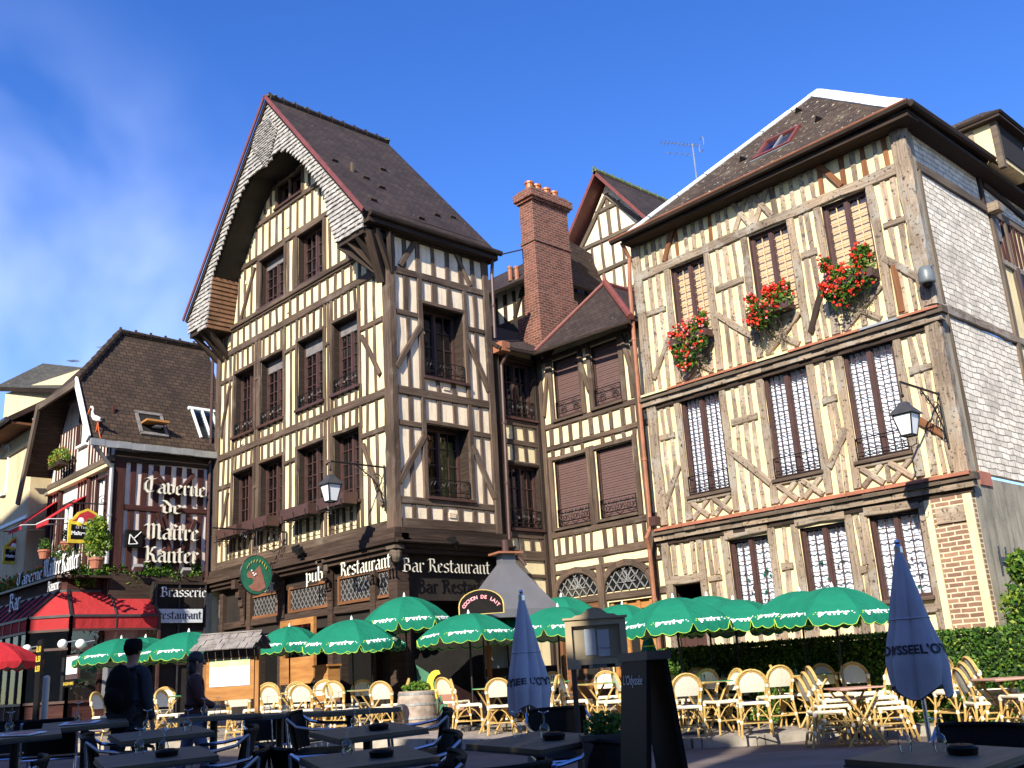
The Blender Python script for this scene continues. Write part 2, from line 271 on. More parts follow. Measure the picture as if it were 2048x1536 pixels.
# ------------------------------------------------------------------ mesh building
ORG = {}
class MB:
    def __init__(s): s.v = []; s.f = []; s.m = []; s.uv = []; s.mats = []
    def mi(s, name):
        if name not in s.mats: s.mats.append(name)
        return s.mats.index(name)
    def face(s, pts, mat, uv=None):
        b = len(s.v); s.v += [Vector(p) for p in pts]; s.f.append(tuple(range(b, b+len(pts)))); s.m.append(s.mi(mat)); s.uv.append(uv)
    def grid(s, rows, mat, close=False, uv=False):
        """rows of points; shared vertices"""
        b = len(s.v); nr, nc = len(rows), len(rows[0])
        for r in rows: s.v += [Vector(p) for p in r]
        k = s.mi(mat)
        for i in range(nr-1):
            for j in range(nc-(0 if close else 1)):
                j2 = (j+1) % nc
                s.f.append((b+i*nc+j, b+i*nc+j2, b+(i+1)*nc+j2, b+(i+1)*nc+j)); s.m.append(k)
                s.uv.append([(j*uv[0], i*uv[1]), ((j+1)*uv[0], i*uv[1]), ((j+1)*uv[0], (i+1)*uv[1]), (j*uv[0], (i+1)*uv[1])] if uv else None)
    def box(s, c, ax, ay, az, mat, along=None):
        """box from centre and three half-axis vectors; uv runs along ax when along is set"""
        c, ax, ay, az = Vector(c), Vector(ax), Vector(ay), Vector(az)
        if ax.cross(ay).dot(az) < 0: az = -az
        P = [c+i*ax+j*ay+k*az for i in (-1, 1) for j in (-1, 1) for k in (-1, 1)]
        ro = random.random()*50
        Lx, Ly, Lz = 2*ax.length, 2*ay.length, 2*az.length
        for q, (a, b_) in (((0, 1, 3, 2), (Lz, Ly)), ((4, 6, 7, 5), (Ly, Lz)), ((0, 4, 5, 1), (Lx, Lz)), ((2, 3, 7, 6), (Lz, Lx)), ((0, 2, 6, 4), (Ly, Lx)), ((1, 5, 7, 3), (Lx, Ly))):
            uv = None
            if along:
                if q in ((0, 4, 5, 1),): uv = [(ro, 0), (ro+Lx, 0), (ro+Lx, Lz), (ro, Lz)]
                elif q in ((2, 3, 7, 6),): uv = [(ro, 0), (ro, Lz), (ro+Lx, Lz), (ro+Lx, 0)]
                elif q in ((0, 2, 6, 4),): uv = [(ro, 0), (ro, Ly), (ro+Lx, Ly), (ro+Lx, 0)]
                elif q in ((1, 5, 7, 3),): uv = [(ro, 0), (ro+Lx, 0), (ro+Lx, Ly), (ro, Ly)]
                else: uv = [(ro, 0), (ro+.1, 0), (ro+.1, .1), (ro, .1)]
            s.face([P[i] for i in q], mat, uv)
    def bx(s, x0, x1, y0, y1, z0, z1, mat):
        s.box(((x0+x1)/2, (y0+y1)/2, (z0+z1)/2), (abs(x1-x0)/2, 0, 0), (0, abs(y1-y0)/2, 0), (0, 0, abs(z1-z0)/2), mat)
    def bar(s, a, b, w, t, mat, up=(0, 0, 1)):
        """rectangular bar from a to b, w across, t along 'up'-ish"""
        a, b = Vector(a), Vector(b); d = b-a; L = d.length
        if L < 1e-6: return
        d /= L; up = Vector(up); x = d.cross(up)
        if x.length < 1e-4: x = d.cross(Vector((1, 0, 0)))
        x.normalize(); y = x.cross(d)
        s.box((a+b)/2, d*L/2, x*w/2, y*t/2, mat, True)
    def tube(s, pts, r, mat, n=6, cap=True, close=False):
        pts = [Vector(p) for p in pts]; R = r if isinstance(r, (list, tuple)) else [r]*len(pts)
        rows = []; prev = None
        for i, p in enumerate(pts):
            if close: t = pts[(i+1) % len(pts)]-pts[i-1]
            else: t = pts[min(i+1, len(pts)-1)]-pts[max(i-1, 0)]
            if t.length < 1e-9: t = Vector((0, 0, 1))
            t.normalize()
            if prev is None:
                x = t.cross(Vector((0, 0, 1)))
                if x.length < .05: x = t.cross(Vector((1, 0, 0)))
            else: x = prev - t*prev.dot(t)
            x.normalize(); prev = x; y = t.cross(x)
            rows.append([p+(x*cos(2*pi*k/n)+y*sin(2*pi*k/n))*R[i] for k in range(n)])
        if close: rows.append(rows[0])
        s.grid(rows, mat, True, uv=(.1, .3))
        if cap and not close:
            s.face(list(reversed(rows[0])), mat); s.face(rows[-1], mat)
    def lathe(s, c, prof, mat, n=12, axis=None):
        c = Vector(c); rows = []
        for r, z in prof: rows.append([c+Vector((r*cos(2*pi*k/n), r*sin(2*pi*k/n), z)) for k in range(n)])
        s.grid(rows, mat, True)
    def ball(s, c, r, mat, n=8, sq=(1, 1, 1)):
        c = Vector(c); rows = []
        for i in range(n//2+1):
            a = -pi/2+pi*i/(n//2); rr = max(.001, cos(a))
            rows.append([c+Vector((r*rr*cos(2*pi*k/n)*sq[0], r*rr*sin(2*pi*k/n)*sq[1], r*sin(a)*sq[2])) for k in range(n)])
        s.grid(rows, mat, True)
    def build(s, name, parent=None, origin=None, smooth=False, mat=None):
        o = Vector(origin) if origin is not None else (ORG[parent.name] if parent else Vector((0, 0, 0)))
        me = bpy.data.meshes.new(name)
        me.from_pydata([tuple(v-o) for v in s.v], [], s.f)
        for mname in s.mats: me.materials.append(MAT[mname])
        me.polygons.foreach_set('material_index', s.m)
        me.update()
        ul = me.uv_layers.new(name='UVMap'); data = [0.0]*(2*len(me.loops))
        vs = s.v
        for p, uv in zip(me.polygons, s.uv):
            if uv is None:
                n = p.normal
                if abs(n.z) > .97: tx, ty = Vector((1, 0, 0)), Vector((0, 1, 0))
                else:
                    tx = Vector((-n.y, n.x, 0)).normalized(); ty = n.cross(tx)
                for li, vi in zip(p.loop_indices, p.vertices):
                    v = vs[vi]; data[2*li] = v.dot(tx); data[2*li+1] = v.dot(ty)
            else:
                for li, q in zip(p.loop_indices, uv): data[2*li] = q[0]; data[2*li+1] = q[1]
        ul.data.foreach_set('uv', data)
        if smooth: me.polygons.foreach_set('use_smooth', [True]*len(me.polygons))
        ob = bpy.data.objects.new(name, me); COL.objects.link(ob)
        if parent: ob.parent = parent; ob.location = o-ORG[parent.name]
        else: ob.location = o
        ORG[ob.name] = o
        return ob
def tag(o, label=None, cat=None, group=None, kind=None):
    if label: o['label'] = label
    if cat: o['category'] = cat
    if group: o['group'] = group
    if kind: o['kind'] = kind
    return o
def empty(name, loc, label, cat, group=None, rz=0):
    o = bpy.data.objects.new(name, None); COL.objects.link(o); o.location = loc; o.rotation_euler = (0, 0, rz); o.empty_display_size = .3
    ORG[o.name] = Vector(loc); return tag(o, label, cat, group)
def copy_tree(o, parent=None):
    c = o.copy(); COL.objects.link(c)
    if parent: c.parent = parent
    for ch in list(o.children): copy_tree(ch, c)
    return c
PLACED = set()
def place(proto, loc, rz, label, group=None, scale=1, cat=None):
    o = proto if proto.name not in PLACED else copy_tree(proto)
    PLACED.add(proto.name); o.location = loc; o.rotation_euler = (0, 0, rz); o.scale = (scale,)*3 if not isinstance(scale, tuple) else scale
    o['label'] = label
    if group: o['group'] = group
    return o

class PL:
    """a vertical wall plane: P(a, z, off) = a metres along it, z up, off metres out of it"""
    def __init__(s, o, u, n): s.o, s.u, s.n = Vector(o), Vector(u), Vector(n)
    def P(s, a, z, off=0): return s.o+s.u*a+Vector((0, 0, z))+s.n*off
def beam(mb, pl, a0, z0, a1, z1, w, pr=.04, mat='timber_brown', jit=.008, back=-.03, nseg=None):
    """hewn timber in the wall plane: width wobbles, edges slightly bowed"""
    d = Vector((a1-a0, z1-z0)); L = d.length
    if L < .02: return
    d /= L; nrm = Vector((-d.y, d.x)); ns = nseg or max(1, min(14, int(L/.45)))
    pr = pr+random.uniform(0, .006); bow = random.uniform(-1, 1)*jit*1.5; ro = random.random()*40
    rows = []
    for i in range(ns+1):
        t = i/ns; c = Vector((a0, z0))+d*L*t+nrm*bow*sin(pi*t)
        h1 = w/2+random.uniform(-jit, jit); h2 = w/2+random.uniform(-jit, jit); e = random.uniform(-.004, .004)
        A, B = c+nrm*h1, c-nrm*h2; bv = min(.014, w*.12)
        A2, B2 = c+nrm*(h1-bv), c-nrm*(h2-bv)
        rows.append(([pl.P(A.x, A.y, back), pl.P(A.x, A.y, pr-bv), pl.P(A2.x, A2.y, pr+e), pl.P(B2.x, B2.y, pr+e), pl.P(B.x, B.y, pr-bv), pl.P(B.x, B.y, back)], ro+L*t))
    vv = [0, .05, .06, .06+w, .07+w, .12+w]; vo = random.random()*10
    flip = pl.u.cross(Vector((0, 0, 1))).dot(pl.n) < 0
    for (r0, u0), (r1, u1) in zip(rows, rows[1:]):
        for k in range(5):
            q = [r0[k], r0[k+1], r1[k+1], r1[k]]; uv = [(u0, vv[k]+vo), (u0, vv[k+1]+vo), (u1, vv[k+1]+vo), (u1, vv[k]+vo)]
            if flip: q.reverse(); uv.reverse()
            mb.face(q, mat, uv)
    mb.face(list(reversed(rows[0][0])), mat); mb.face(rows[-1][0], mat)
def clip_poly(poly, out):
    """Sutherland-Hodgman against convex ccw polygon out"""
    for i in range(len(out)):
        a, b = out[i], out[(i+1) % len(out)]
        ins = lambda p: (b[0]-a[0])*(p[1]-a[1])-(b[1]-a[1])*(p[0]-a[0]) >= -1e-9
        res = []
        for j in range(len(poly)):
            p, q = poly[j], poly[(j+1) % len(poly)]
            ip, iq = ins(p), ins(q)
            if ip: res.append(p)
            if ip != iq:
                x1, y1 = q[0]-p[0], q[1]-p[1]; x2, y2 = b[0]-a[0], b[1]-a[1]
                t = ((a[0]-p[0])*y2-(a[1]-p[1])*x2)/(x1*y2-y1*x2)
                res.append((p[0]+t*x1, p[1]+t*y1))
        poly = res
        if len(poly) < 3: return []
    return poly
def wall(mb, pl, outline, holes, mat, reveal='timber_dark', depth=.3, pocket=True, off=0):
    xs = sorted({round(p[0], 4) for p in outline} | {h[0] for h in holes} | {h[1] for h in holes})
    zs = sorted({round(p[1], 4) for p in outline} | {h[2] for h in holes} | {h[3] for h in holes})
    flip = pl.u.cross(Vector((0, 0, 1))).dot(pl.n) < 0
    def add(q, m):
        if flip: q = list(reversed(q))
        mb.face(q, m)
    for i in range(len(xs)-1):
        for j in range(len(zs)-1):
            cx_, cz = (xs[i]+xs[i+1])/2, (zs[j]+zs[j+1])/2
            if any(h[0] < cx_ < h[1] and h[2] < cz < h[3] for h in holes): continue
            q = clip_poly([(xs[i], zs[j]), (xs[i+1], zs[j]), (xs[i+1], zs[j+1]), (xs[i], zs[j+1])], outline)
            if q: add([pl.P(a, z, off) for a, z in q], mat)
    for h in holes:
        a0, a1, z0, z1 = h[:4]
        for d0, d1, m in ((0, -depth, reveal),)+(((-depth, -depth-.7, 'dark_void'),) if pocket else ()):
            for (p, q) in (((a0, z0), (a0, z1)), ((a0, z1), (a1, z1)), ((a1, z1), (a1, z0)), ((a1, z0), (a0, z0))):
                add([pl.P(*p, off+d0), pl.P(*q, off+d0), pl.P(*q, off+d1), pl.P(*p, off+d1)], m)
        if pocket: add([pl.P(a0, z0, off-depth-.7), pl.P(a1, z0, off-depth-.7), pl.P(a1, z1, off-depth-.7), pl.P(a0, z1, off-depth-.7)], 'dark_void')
def rbar(mb, pl, a0, a1, z0, z1, o0, o1, mat):
    c = pl.P((a0+a1)/2, (z0+z1)/2, (o0+o1)/2)
    mb.box(c, pl.u*(abs(a1-a0)/2), Vector((0, 0, abs(z1-z0)/2)), pl.n*(abs(o1-o0)/2), mat)
def prism(mb, pl, pts, o0, o1, mat, side=None):
    n = len(pts); ar = sum(pts[i][0]*pts[(i+1) % n][1]-pts[(i+1) % n][0]*pts[i][1] for i in range(n))
    if ar < 0: pts = list(reversed(pts))
    flip = pl.u.cross(Vector((0, 0, 1))).dot(pl.n) < 0
    F = [pl.P(a, z, o1) for a, z in pts]; B = [pl.P(a, z, o0) for a, z in pts]
    if flip: F2, B2 = list(reversed(F)), B
    else: F2, B2 = F, list(reversed(B))
    mb.face(F2, mat); mb.face(B2, mat)
    for i in range(n):
        j = (i+1) % n; q = [F[i], B[i], B[j], F[j]]
        if flip: q.reverse()
        mb.face(q, side or mat)
def slab(mb, pts, t, mat, side=None):
    """thick roof sheet: pts ccw seen from outside"""
    pts = [Vector(p) for p in pts]; n = (pts[1]-pts[0]).cross(pts[2]-pts[1]).normalized()
    if n.z < 0: pts.reverse(); n = -n
    lo = [p-n*t for p in pts]; mb.face(pts, mat); mb.face(list(reversed(lo)), side or mat)
    for i in range(len(pts)):
        j = (i+1) % len(pts); mb.face([pts[i], lo[i], lo[j], pts[j]], side or mat)
def spiral(c, u, v, r0, r1, a0, a1, n=10):
    return [Vector(c)+(Vector(u)*cos(a0+(a1-a0)*i/n)+Vector(v)*sin(a0+(a1-a0)*i/n))*(r0+(r1-r0)*i/n) for i in range(n+1)]

# ------------------------------------------------------------------ lettering
GL = {
'i': (.34, [[(.03, .9), (.14, 1), (.14, .1), (.25, 0)], [(.1, 1.28), (.2, 1.38)]]),
'I': (.34, [[(.03, .9), (.14, 1), (.14, .1), (.25, 0)], [(-.02, 1.22), (.14, 1.42), (.3, 1.22)]]),
'n': (.68, [[(.02, .9), (.12, 1), (.12, .08), (.22, 0)], [(.12, .82), (.38, 1), (.5, .86), (.5, .08), (.62, 0)]]),
'u': (.7, [[(.02, .9), (.12, 1), (.12, .12), (.27, 0), (.5, .16)], [(.4, .9), (.5, 1), (.5, .08), (.62, 0)]]),
'r': (.5, [[(.02, .9), (.12, 1), (.12, .08), (.22, 0)], [(.12, .82), (.34, 1), (.44, .84)]]),
'e': (.58, [[(.5, .12), (.3, 0), (.12, .12), (.12, .85), (.32, 1), (.47, .8), (.15, .48)]]),
'a': (.66, [[(.1, .84), (.3, 1), (.48, .85), (.48, .1), (.6, 0)], [(.48, .6), (.2, .55), (.1, .35), (.1, .12), (.25, 0), (.48, .16)]]),
'A': (.66, [[(.1, .84), (.3, 1), (.48, .85), (.48, .1), (.6, 0)], [(.48, .6), (.2, .55), (.1, .35), (.1, .12), (.25, 0), (.48, .16)], [(.12, 1.28), (.2, 1.36)], [(.38, 1.28), (.46, 1.36)]]),
'v': (.64, [[(.02, 1.1), (.12, 1.0), (.12, .15), (.3, 0), (.5, .16), (.5, .85), (.3, 1)]]),
'd': (.64, [[(.02, 1.42), (.2, 1.35), (.5, .85), (.5, .12), (.3, 0), (.12, .12), (.12, .8), (.3, .95)]]),
't': (.46, [[(.18, 1.35), (.18, .12), (.3, 0), (.42, .1)], [(.0, .98), (.4, 1.0)]]),
's': (.58, [[(.5, .86), (.32, 1), (.12, .88), (.12, .62), (.48, .4), (.48, .12), (.28, 0), (.06, .12)]]),
'l': (.34, [[(.08, 1.6), (.14, 1.5), (.14, .1), (.25, 0)]]),
'b': (.64, [[(.08, 1.6), (.12, 1.5), (.12, .12), (.3, 0), (.5, .16), (.5, .85), (.32, 1), (.12, .8)]]),
'p': (.64, [[(.02, 1.1), (.12, 1.0), (.12, -.5)], [(.12, .82), (.35, 1), (.5, .85), (.5, .15), (.3, 0), (.12, .12)]]),
'T': (.98, [[(.55, 1.4), (.25, 1.25), (.1, .95), (.1, .35), (.32, .02), (.68, .18)], [(.0, 1.35), (.22, 1.55), (.58, 1.38), (.88, 1.52)], [(.5, 1.35), (.5, .3)]]),
'M': (1.15, [[(0, 1.2), (.12, 1.4), (.22, 1.2), (.22, .1), (.05, 0)], [(.22, 1.15), (.47, 1.42), (.57, 1.2), (.57, .05)], [(.57, 1.15), (.82, 1.42), (.92, 1.2), (.92, .1), (1.06, 0)]]),
'K': (.92, [[(0, 1.3), (.15, 1.45), (.25, 1.25), (.25, .12), (.05, 0), (.42, .03)], [(.27, .72), (.5, 1), (.6, 1.38), (.78, 1.3)], [(.36, .8), (.6, .6), (.68, .12), (.85, 0)]]),
'B': (.88, [[(0, 1.3), (.15, 1.45), (.25, 1.25), (.25, .05)], [(.15, 1.45), (.58, 1.42), (.64, 1), (.3, .8)], [(.3, .8), (.7, .68), (.72, .2), (.45, 0), (.05, .08)]]),
'R': (.9, [[(0, 1.3), (.15, 1.45), (.25, 1.25), (.25, .1), (.08, 0)], [(.15, 1.45), (.58, 1.42), (.64, 1), (.3, .78)], [(.4, .78), (.64, .5), (.68, .1), (.84, 0)]]),
' ': (.45, []),
}
def gothic(mb, text, P0, u, up, n, h, mat, side, thick=.04, width=None, pen=.16):
    """broad-nib lettering extruded as solids; h is the x-height"""
    u, up, n, P0 = Vector(u), Vector(up), Vector(n), Vector(P0)
    tot = sum(GL[c][0] for c in text); sx = (width/(tot)) if width else h
    nx, ny = pen*cos(radians(38))/2, pen*sin(radians(38))/2; x = 0
    flip = u.cross(up).dot(n) < 0
    for c in text:
        w, st = GL[c]
        for k, s_ in enumerate(st):
            for (p, q) in zip(s_, s_[1:]):
                pts = [(p[0]-nx, p[1]-ny), (p[0]+nx, p[1]+ny), (q[0]+nx, q[1]+ny), (q[0]-nx, q[1]-ny)]
                ar = sum(pts[i][0]*pts[(i+1) % 4][1]-pts[(i+1) % 4][0]*pts[i][1] for i in range(4))
                if abs(ar) < 1e-4: continue
                if (ar < 0) != flip: pts.reverse()
                e = random.uniform(0, .004)
                G = [P0+u*((x+a)*sx)+up*(b*h) for a, b in pts]
                mb.face([g+n*(thick+e) for g in G], mat)
                for i in range(4):
                    j = (i+1) % 4; mb.face([G[i], G[j], G[j]+n*(thick+e), G[i]+n*(thick+e)], side)
        x += w
    return x*sx
def font_polys(text, size=1.0, bold=0):
    cu = bpy.data.curves.new('t', 'FONT'); cu.body = text; cu.size = size; cu.align_x = 'CENTER'; cu.offset = bold
    ob = bpy.data.objects.new('t', cu); COL.objects.link(ob)
    dg = bpy.context.evaluated_depsgraph_get(); me = ob.evaluated_get(dg).to_mesh()
    v = [x.co.copy() for x in me.vertices]; f = [tuple(p.vertices) for p in me.polygons]
    ob.evaluated_get(dg).to_mesh_clear(); bpy.data.objects.remove(ob); bpy.data.curves.remove(cu)
    return v, f
def put_text(mb, text, size, fn, mat, bold=0):
    v, f = font_polys(text, size, bold); W_ = [fn(p.x, p.y) for p in v]
    for q in f: mb.face([W_[i] for i in q], mat)
# ------------------------------------------------------------------ ground
def sheet(name, rows, mat, label=None):
    mb = MB(); mb.grid(rows, mat); o = mb.build(name); tag(o, kind='structure'); return o
def gv(xc, yc, raised=0):
    P = Vector((C0.x, C0.y, 0))+HX*xc+HY*yc; P.z = ground(P, raised); return P
ys = [-300, -60, -20, -5] + [i*1.0 for i in range(0, 40)] + [60, 120, 400, 1500]
xs = [-1500, -300, -60, -20] + [i*1.0 for i in range(-14, 16)] + [25, 60, 300, 1500]
sheet('road', [[gv(x, y) for x in xs] for y in ys], 'asphalt')
# the raised terrace pavement: its kerb runs along these points (pixel column, distance)
KERB = [(-60, 19.5), (300, 19), (480, 18.6), (610, 18.2), (850, 17.2), (1100, 16.2), (1240, 15.7), (1370, 15.1), (1500, 15.0), (1600, 15.3), (1700, 15.2), (1800, 15.0), (1945, 14.4), (2048, 14.1), (2300, 13.6)]
kp = []
for px, D in KERB:
    P = gp(px, D, 0); kp.append(P)
back = [[Vector((0, 0, 0))+p+HY*t*1.0 for p in kp] for t in (0, .14, 1, 2, 3, 4, 5, 7, 9, 12, 16)]
for r in back:
    for p in r: p.z = ground(p, .13)
sheet('pavement', back[1:], 'paving')
mb = MB()
for i in range(len(kp)-1):
    a, b = kp[i], kp[i+1]; n = max(1, int((b-a).length/.9))
    for k in range(n):
        p, q = a.lerp(b, (k+.02)/n), a.lerp(b, (k+.98)/n); h = .135+random.uniform(0, .01)
        d = (q-p).normalized(); w_ = Vector((-d.y, d.x, 0))
        if w_.dot(HY) < 0: w_ = -w_
        mid = (p+q)/2; z0 = ground(mid)
        mb.box(Vector((mid.x, mid.y, z0+h/2-.05))+w_*.08, d*((q-p).length/2), w_*.085, Vector((0, 0, h/2+.05)), 'kerb_stone')
tag(mb.build('kerb'), kind='structure')

# ------------------------------------------------------------------ shared builders for houses
def studs(mb, pl, us, z0, z1, w=.105, mat='timber_brown', lean=0, jit=.01, pr=.03):
    for u in us:
        beam(mb, pl, u+random.uniform(-.015, .015), z0, u+random.uniform(-.02, .02)+lean, z1, w*random.uniform(.85, 1.15), pr, mat, jit)
def spread(a, b, n): return [a+(b-a)*(i+.5)/n for i in range(n)]
def railing(pl, a0, a1, z0, z1, off, parent, style='scroll', name='railing'):
    mb = MB(); t = .012
    for z in (z0, z0+.1 if style != 'bars' else z0+.06, z1): mb.tube([pl.P(a0, z, off), pl.P(a1, z, off)], t, 'iron', 5)
    for a in (a0, a1):
        mb.tube([pl.P(a, z0, off), pl.P(a, z1, off)], t, 'iron', 5)
        for z in (z0, z1): mb.tube([pl.P(a, z, off), pl.P(a, z, min(-.02, off-.12))], t, 'iron', 5)
    up = Vector((0, 0, 1))
    if style == 'scroll':
        n = max(2, int((a1-a0)/.3))
        for i in range(n):
            c = a0+(a1-a0)*(i+.5)/n; r = min((a1-a0)/n, z1-z0-.1)*.42; zc = (z0+.1+z1)/2; s = 1 if i % 2 else -1
            mb.tube(spiral(pl.P(c, zc, off), pl.u*s, up, .03, r, 0, 2*pi*1.4, 14), .009, 'iron', 4)
            mb.tube(spiral(pl.P(c, zc, off), -pl.u*s, -up, .02, r*.8, 0, 2*pi*1.1, 12), .009, 'iron', 4)
    elif style == 'lyre':
        n = 3
        for i in range(n):
            c = a0+(a1-a0)*(i+.5)/n; W_ = (a1-a0)/n*.5; zc = z0+.12; H_ = z1-zc-.04
            for s in (-1, 1):
                pts = [pl.P(c+s*W_*x, zc+H_*y, off) for x, y in ((.0, 0), (.5, .15), (.85, .5), (.6, .9), (.25, .75), (.35, .5), (.1, .95))]
                mb.tube(pts, .009, 'iron', 4)
    else:
        for z in (z0+.13,): mb.tube([pl.P(a0, z, off), pl.P(a1, z, off)], .008, 'iron', 4)
        n = 4
        for i in range(1, n):
            a = a0+(a1-a0)*i/n; mb.tube([pl.P(a, z0, off), pl.P(a, z1, off)], .009, 'iron', 4)
    return mb.build(name, parent)
def window(pl, a0, a1, z0, z1, parent, inset=.2, nrow=5, ncol=2, fmat='brown_paint', glassm='glass_dark', fill=None, fillm=None, top=0, arch=.09, archm='timber_brown', mun=.022, sill=True, border=.055, mull=.07, munm=None):
    """window part: architrave, sill, sash bars; sub-parts pane and the curtain or shutter behind it"""
    mb = MB()
    if arch:
        beam(mb, pl, a0-arch/2, z0-.02, a0-arch/2, z1+arch, arch, .055, archm); beam(mb, pl, a1+arch/2, z0-.02, a1+arch/2, z1+arch, arch, .055, archm)
        beam(mb, pl, a0-.02, z1+arch/2, a1+.02, z1+arch/2, arch, .06, archm)
    if sill: rbar(mb, pl, a0-.06, a1+.06, z0-.07, z0-.005, -.05, .11, fmat if arch else archm)
    o = -inset
    for x0, x1, y0, y1 in ((a0, a0+border, z0, z1), (a1-border, a1, z0, z1), (a0+border, a1-border, z1-border, z1), (a0+border, a1-border, z0, z0+border*1.3)): rbar(mb, pl, x0, x1, y0, y1, o, o+.06, fmat)
    mid = (a0+a1)/2; zt = z1-border-top
    if top: rbar(mb, pl, a0+border, a1-border, zt, z1-border, o-.04, o+.05, 'blind_grey')
    if mull: rbar(mb, pl, mid-mull/2, mid+mull/2, z0+border*1.3, zt, o-.004, o+.075, fmat)
    leaves = ((a0+border, mid-mull/2), (mid+mull/2, a1-border)) if mull else ((a0+border, a1-border),)
    for l0, l1 in leaves:
        if mull:
            for x0, x1 in ((l0, l0+.02), (l1-.02, l1)): rbar(mb, pl, x0, x1, z0+border*1.3, zt, o, o+.045, fmat)
        for k in range(1, ncol): x = l0+(l1-l0)*k/ncol; rbar(mb, pl, x-mun/2, x+mun/2, z0+border, zt, o+.004, o+.03, munm or fmat)
        for k in range(1, nrow): z = z0+border+(zt-z0-border)*k/nrow; rbar(mb, pl, l0, l1, z-mun/2, z+mun/2, o+.006, o+.028, munm or fmat)
    w = mb.build('window', parent)
    g = MB(); rbar(g, pl, a0+.02, a1-.02, z0+.02, zt, o-.012, o-.004, glassm); g.build('pane', w)
    if fill:
        c = MB()
        if fill == 'curtain':
            n = 26; rows = []
            for zz in (z0+.03, zt-.02): rows.append([pl.P(a0+.03+(a1-a0-.06)*i/n, zz, o-.09+.025*sin(i*1.9)+.01*sin(i*.7)) for i in range(n+1)])
            c.grid(rows, fillm)
        elif fill == 'half':
            n = 14; m_ = a0+(a1-a0)*random.uniform(.5, .62)
            rows = [[pl.P(m_+(a1-.04-m_)*i/n, zz, o-.12+.03*sin(i*2.1)) for i in range(n+1)] for zz in (z0+.05, zt-.15)]
            c.grid(rows, fillm)
        else: rbar(c, pl, a0+.03, a1-.03, z0+.03, zt-.01, o-.075, o-.055, fillm)
        c.build({'curtain': 'curtain', 'half': 'curtain', 'blind': 'blind'}[fill], w)
    return w
def lattice_window(pl, a0, a1, z0, z1, parent, fmat='timber_orange', inset=.03, lead='zinc', s=.17, name='lattice_window'):
    mb = MB(); b = .07
    for x0, x1, y0, y1 in ((a0, a0+b, z0, z1), (a1-b, a1, z0, z1), (a0+b, a1-b, z1-b, z1), (a0+b, a1-b, z0, z0+b)): rbar(mb, pl, x0, x1, y0, y1, -inset-.02, .05, fmat)
    out = [(a0+b, z0+b), (a1-b, z0+b), (a1-b, z1-b), (a0+b, z1-b)]
    diag(mb, pl, out, s, -inset+.03, lead, .009)
    w = mb.build(name, parent); g = MB(); rbar(g, pl, a0+b, a1-b, z0+b, z1-b, -inset-.018, -inset-.01, 'glass_dark'); g.build('pane', w)
    return w
def diag(mb, pl, out, s, off, mat, r=.0075):
    xs = [p[0] for p in out]; zs = [p[1] for p in out]; x0, x1, z0, z1 = min(xs), max(xs), min(zs), max(zs)
    for sg in (1, -1):
        c = x0-(z1-z0)*1.3
        while c < x1+(z1-z0)*1.3:
            a, b = (c, z0), (c+sg*(z1-z0)/1.25, z1)
            q = clip_line(a, b, out)
            if q: mb.bar(pl.P(q[0][0], q[0][1], off), pl.P(q[1][0], q[1][1], off), r*2, r*1.4, mat, pl.n)
            c += s
def clip_line(a, b, out):
    t0, t1 = 0.0, 1.0
    for i in range(len(out)):
        p, q = out[i], out[(i+1) % len(out)]; nx, ny = -(q[1]-p[1]), q[0]-p[0]
        da = nx*(a[0]-p[0])+ny*(a[1]-p[1]); db = nx*(b[0]-p[0])+ny*(b[1]-p[1])
        if da < 0 and db < 0: return None
        if da < 0: t0 = max(t0, da/(da-db))
        elif db < 0: t1 = min(t1, da/(da-db))
    if t0 >= t1: return None
    L = lambda t: (a[0]+(b[0]-a[0])*t, a[1]+(b[1]-a[1])*t)
    return L(t0), L(t1)
def downpipe(parent, pts, mat='brown_paint', r=.045):
    mb = MB(); mb.tube(pts, r, mat, 8)
    for a, b in zip(pts, pts[1:]):
        a, b = Vector(a), Vector(b); n = int((b-a).length/1.6)
        for i in range(1, n+1):
            p = a.lerp(b, i/(n+1)); d = (b-a).normalized()*.03; mb.tube([p-d, p+d], r*1.25, mat, 8)
    return mb.build('downpipe', parent)
def shingle_face(mb, pl, poly, o, mat, rh=.125, sw=.11):
    """rows of small split shingles over a polygon of the wall plane, each one tilted"""
    zs = [p[1] for p in poly]; z = min(zs); k = 0
    while z < max(zs):
        zc = z+rh*.5; xs_ = []
        for i in range(len(poly)):
            p, q = poly[i], poly[(i+1) % len(poly)]
            if (p[1] <= zc) != (q[1] <= zc): xs_.append(p[0]+(q[0]-p[0])*(zc-p[1])/(q[1]-p[1]))
        xs_.sort()
        for a, b in zip(xs_[::2], xs_[1::2]):
            x = a-random.uniform(0, sw)
            while x < b:
                x0, x1 = max(a-.02, x), min(b+.02, x+sw*random.uniform(.8, 1.2)-.008); x = x1+.008
                if x1-x0 < .02: continue
                t = random.uniform(.03, .055); zb = z+random.uniform(-.012, .008)
                A = [pl.P(x0, zb, o+t), pl.P(x1, zb, o+t), pl.P(x1, z+rh*1.05, o+.006), pl.P(x0, z+rh*1.05, o+.006)]
                B = [pl.P(x0, zb, o-.01), pl.P(x1, zb, o-.01)]
                mb.face(A, mat); mb.face([B[0], B[1], A[1], A[0]], mat); mb.face([B[0], A[0], A[3]], mat); mb.face([B[1], A[2], A[1]], mat)
        z += rh; k += 1
def ridge_tiles(mb, a, b, mat, r=.09, L=.38, crest=True):
    a, b = Vector(a), Vector(b); n = max(1, int((b-a).length/L)); d = (b-a)/n
    for i in range(n):
        p = a+d*i; q = p+d*1.06; mb.tube([p, q], [r*1.15, r*.92], mat, 8)
        if crest: mb.box(p+Vector((0, 0, r*1.1)), d.normalized()*.03, Vector((0, 0, .03)).cross(d.normalized()), Vector((0, 0, .045)), mat)
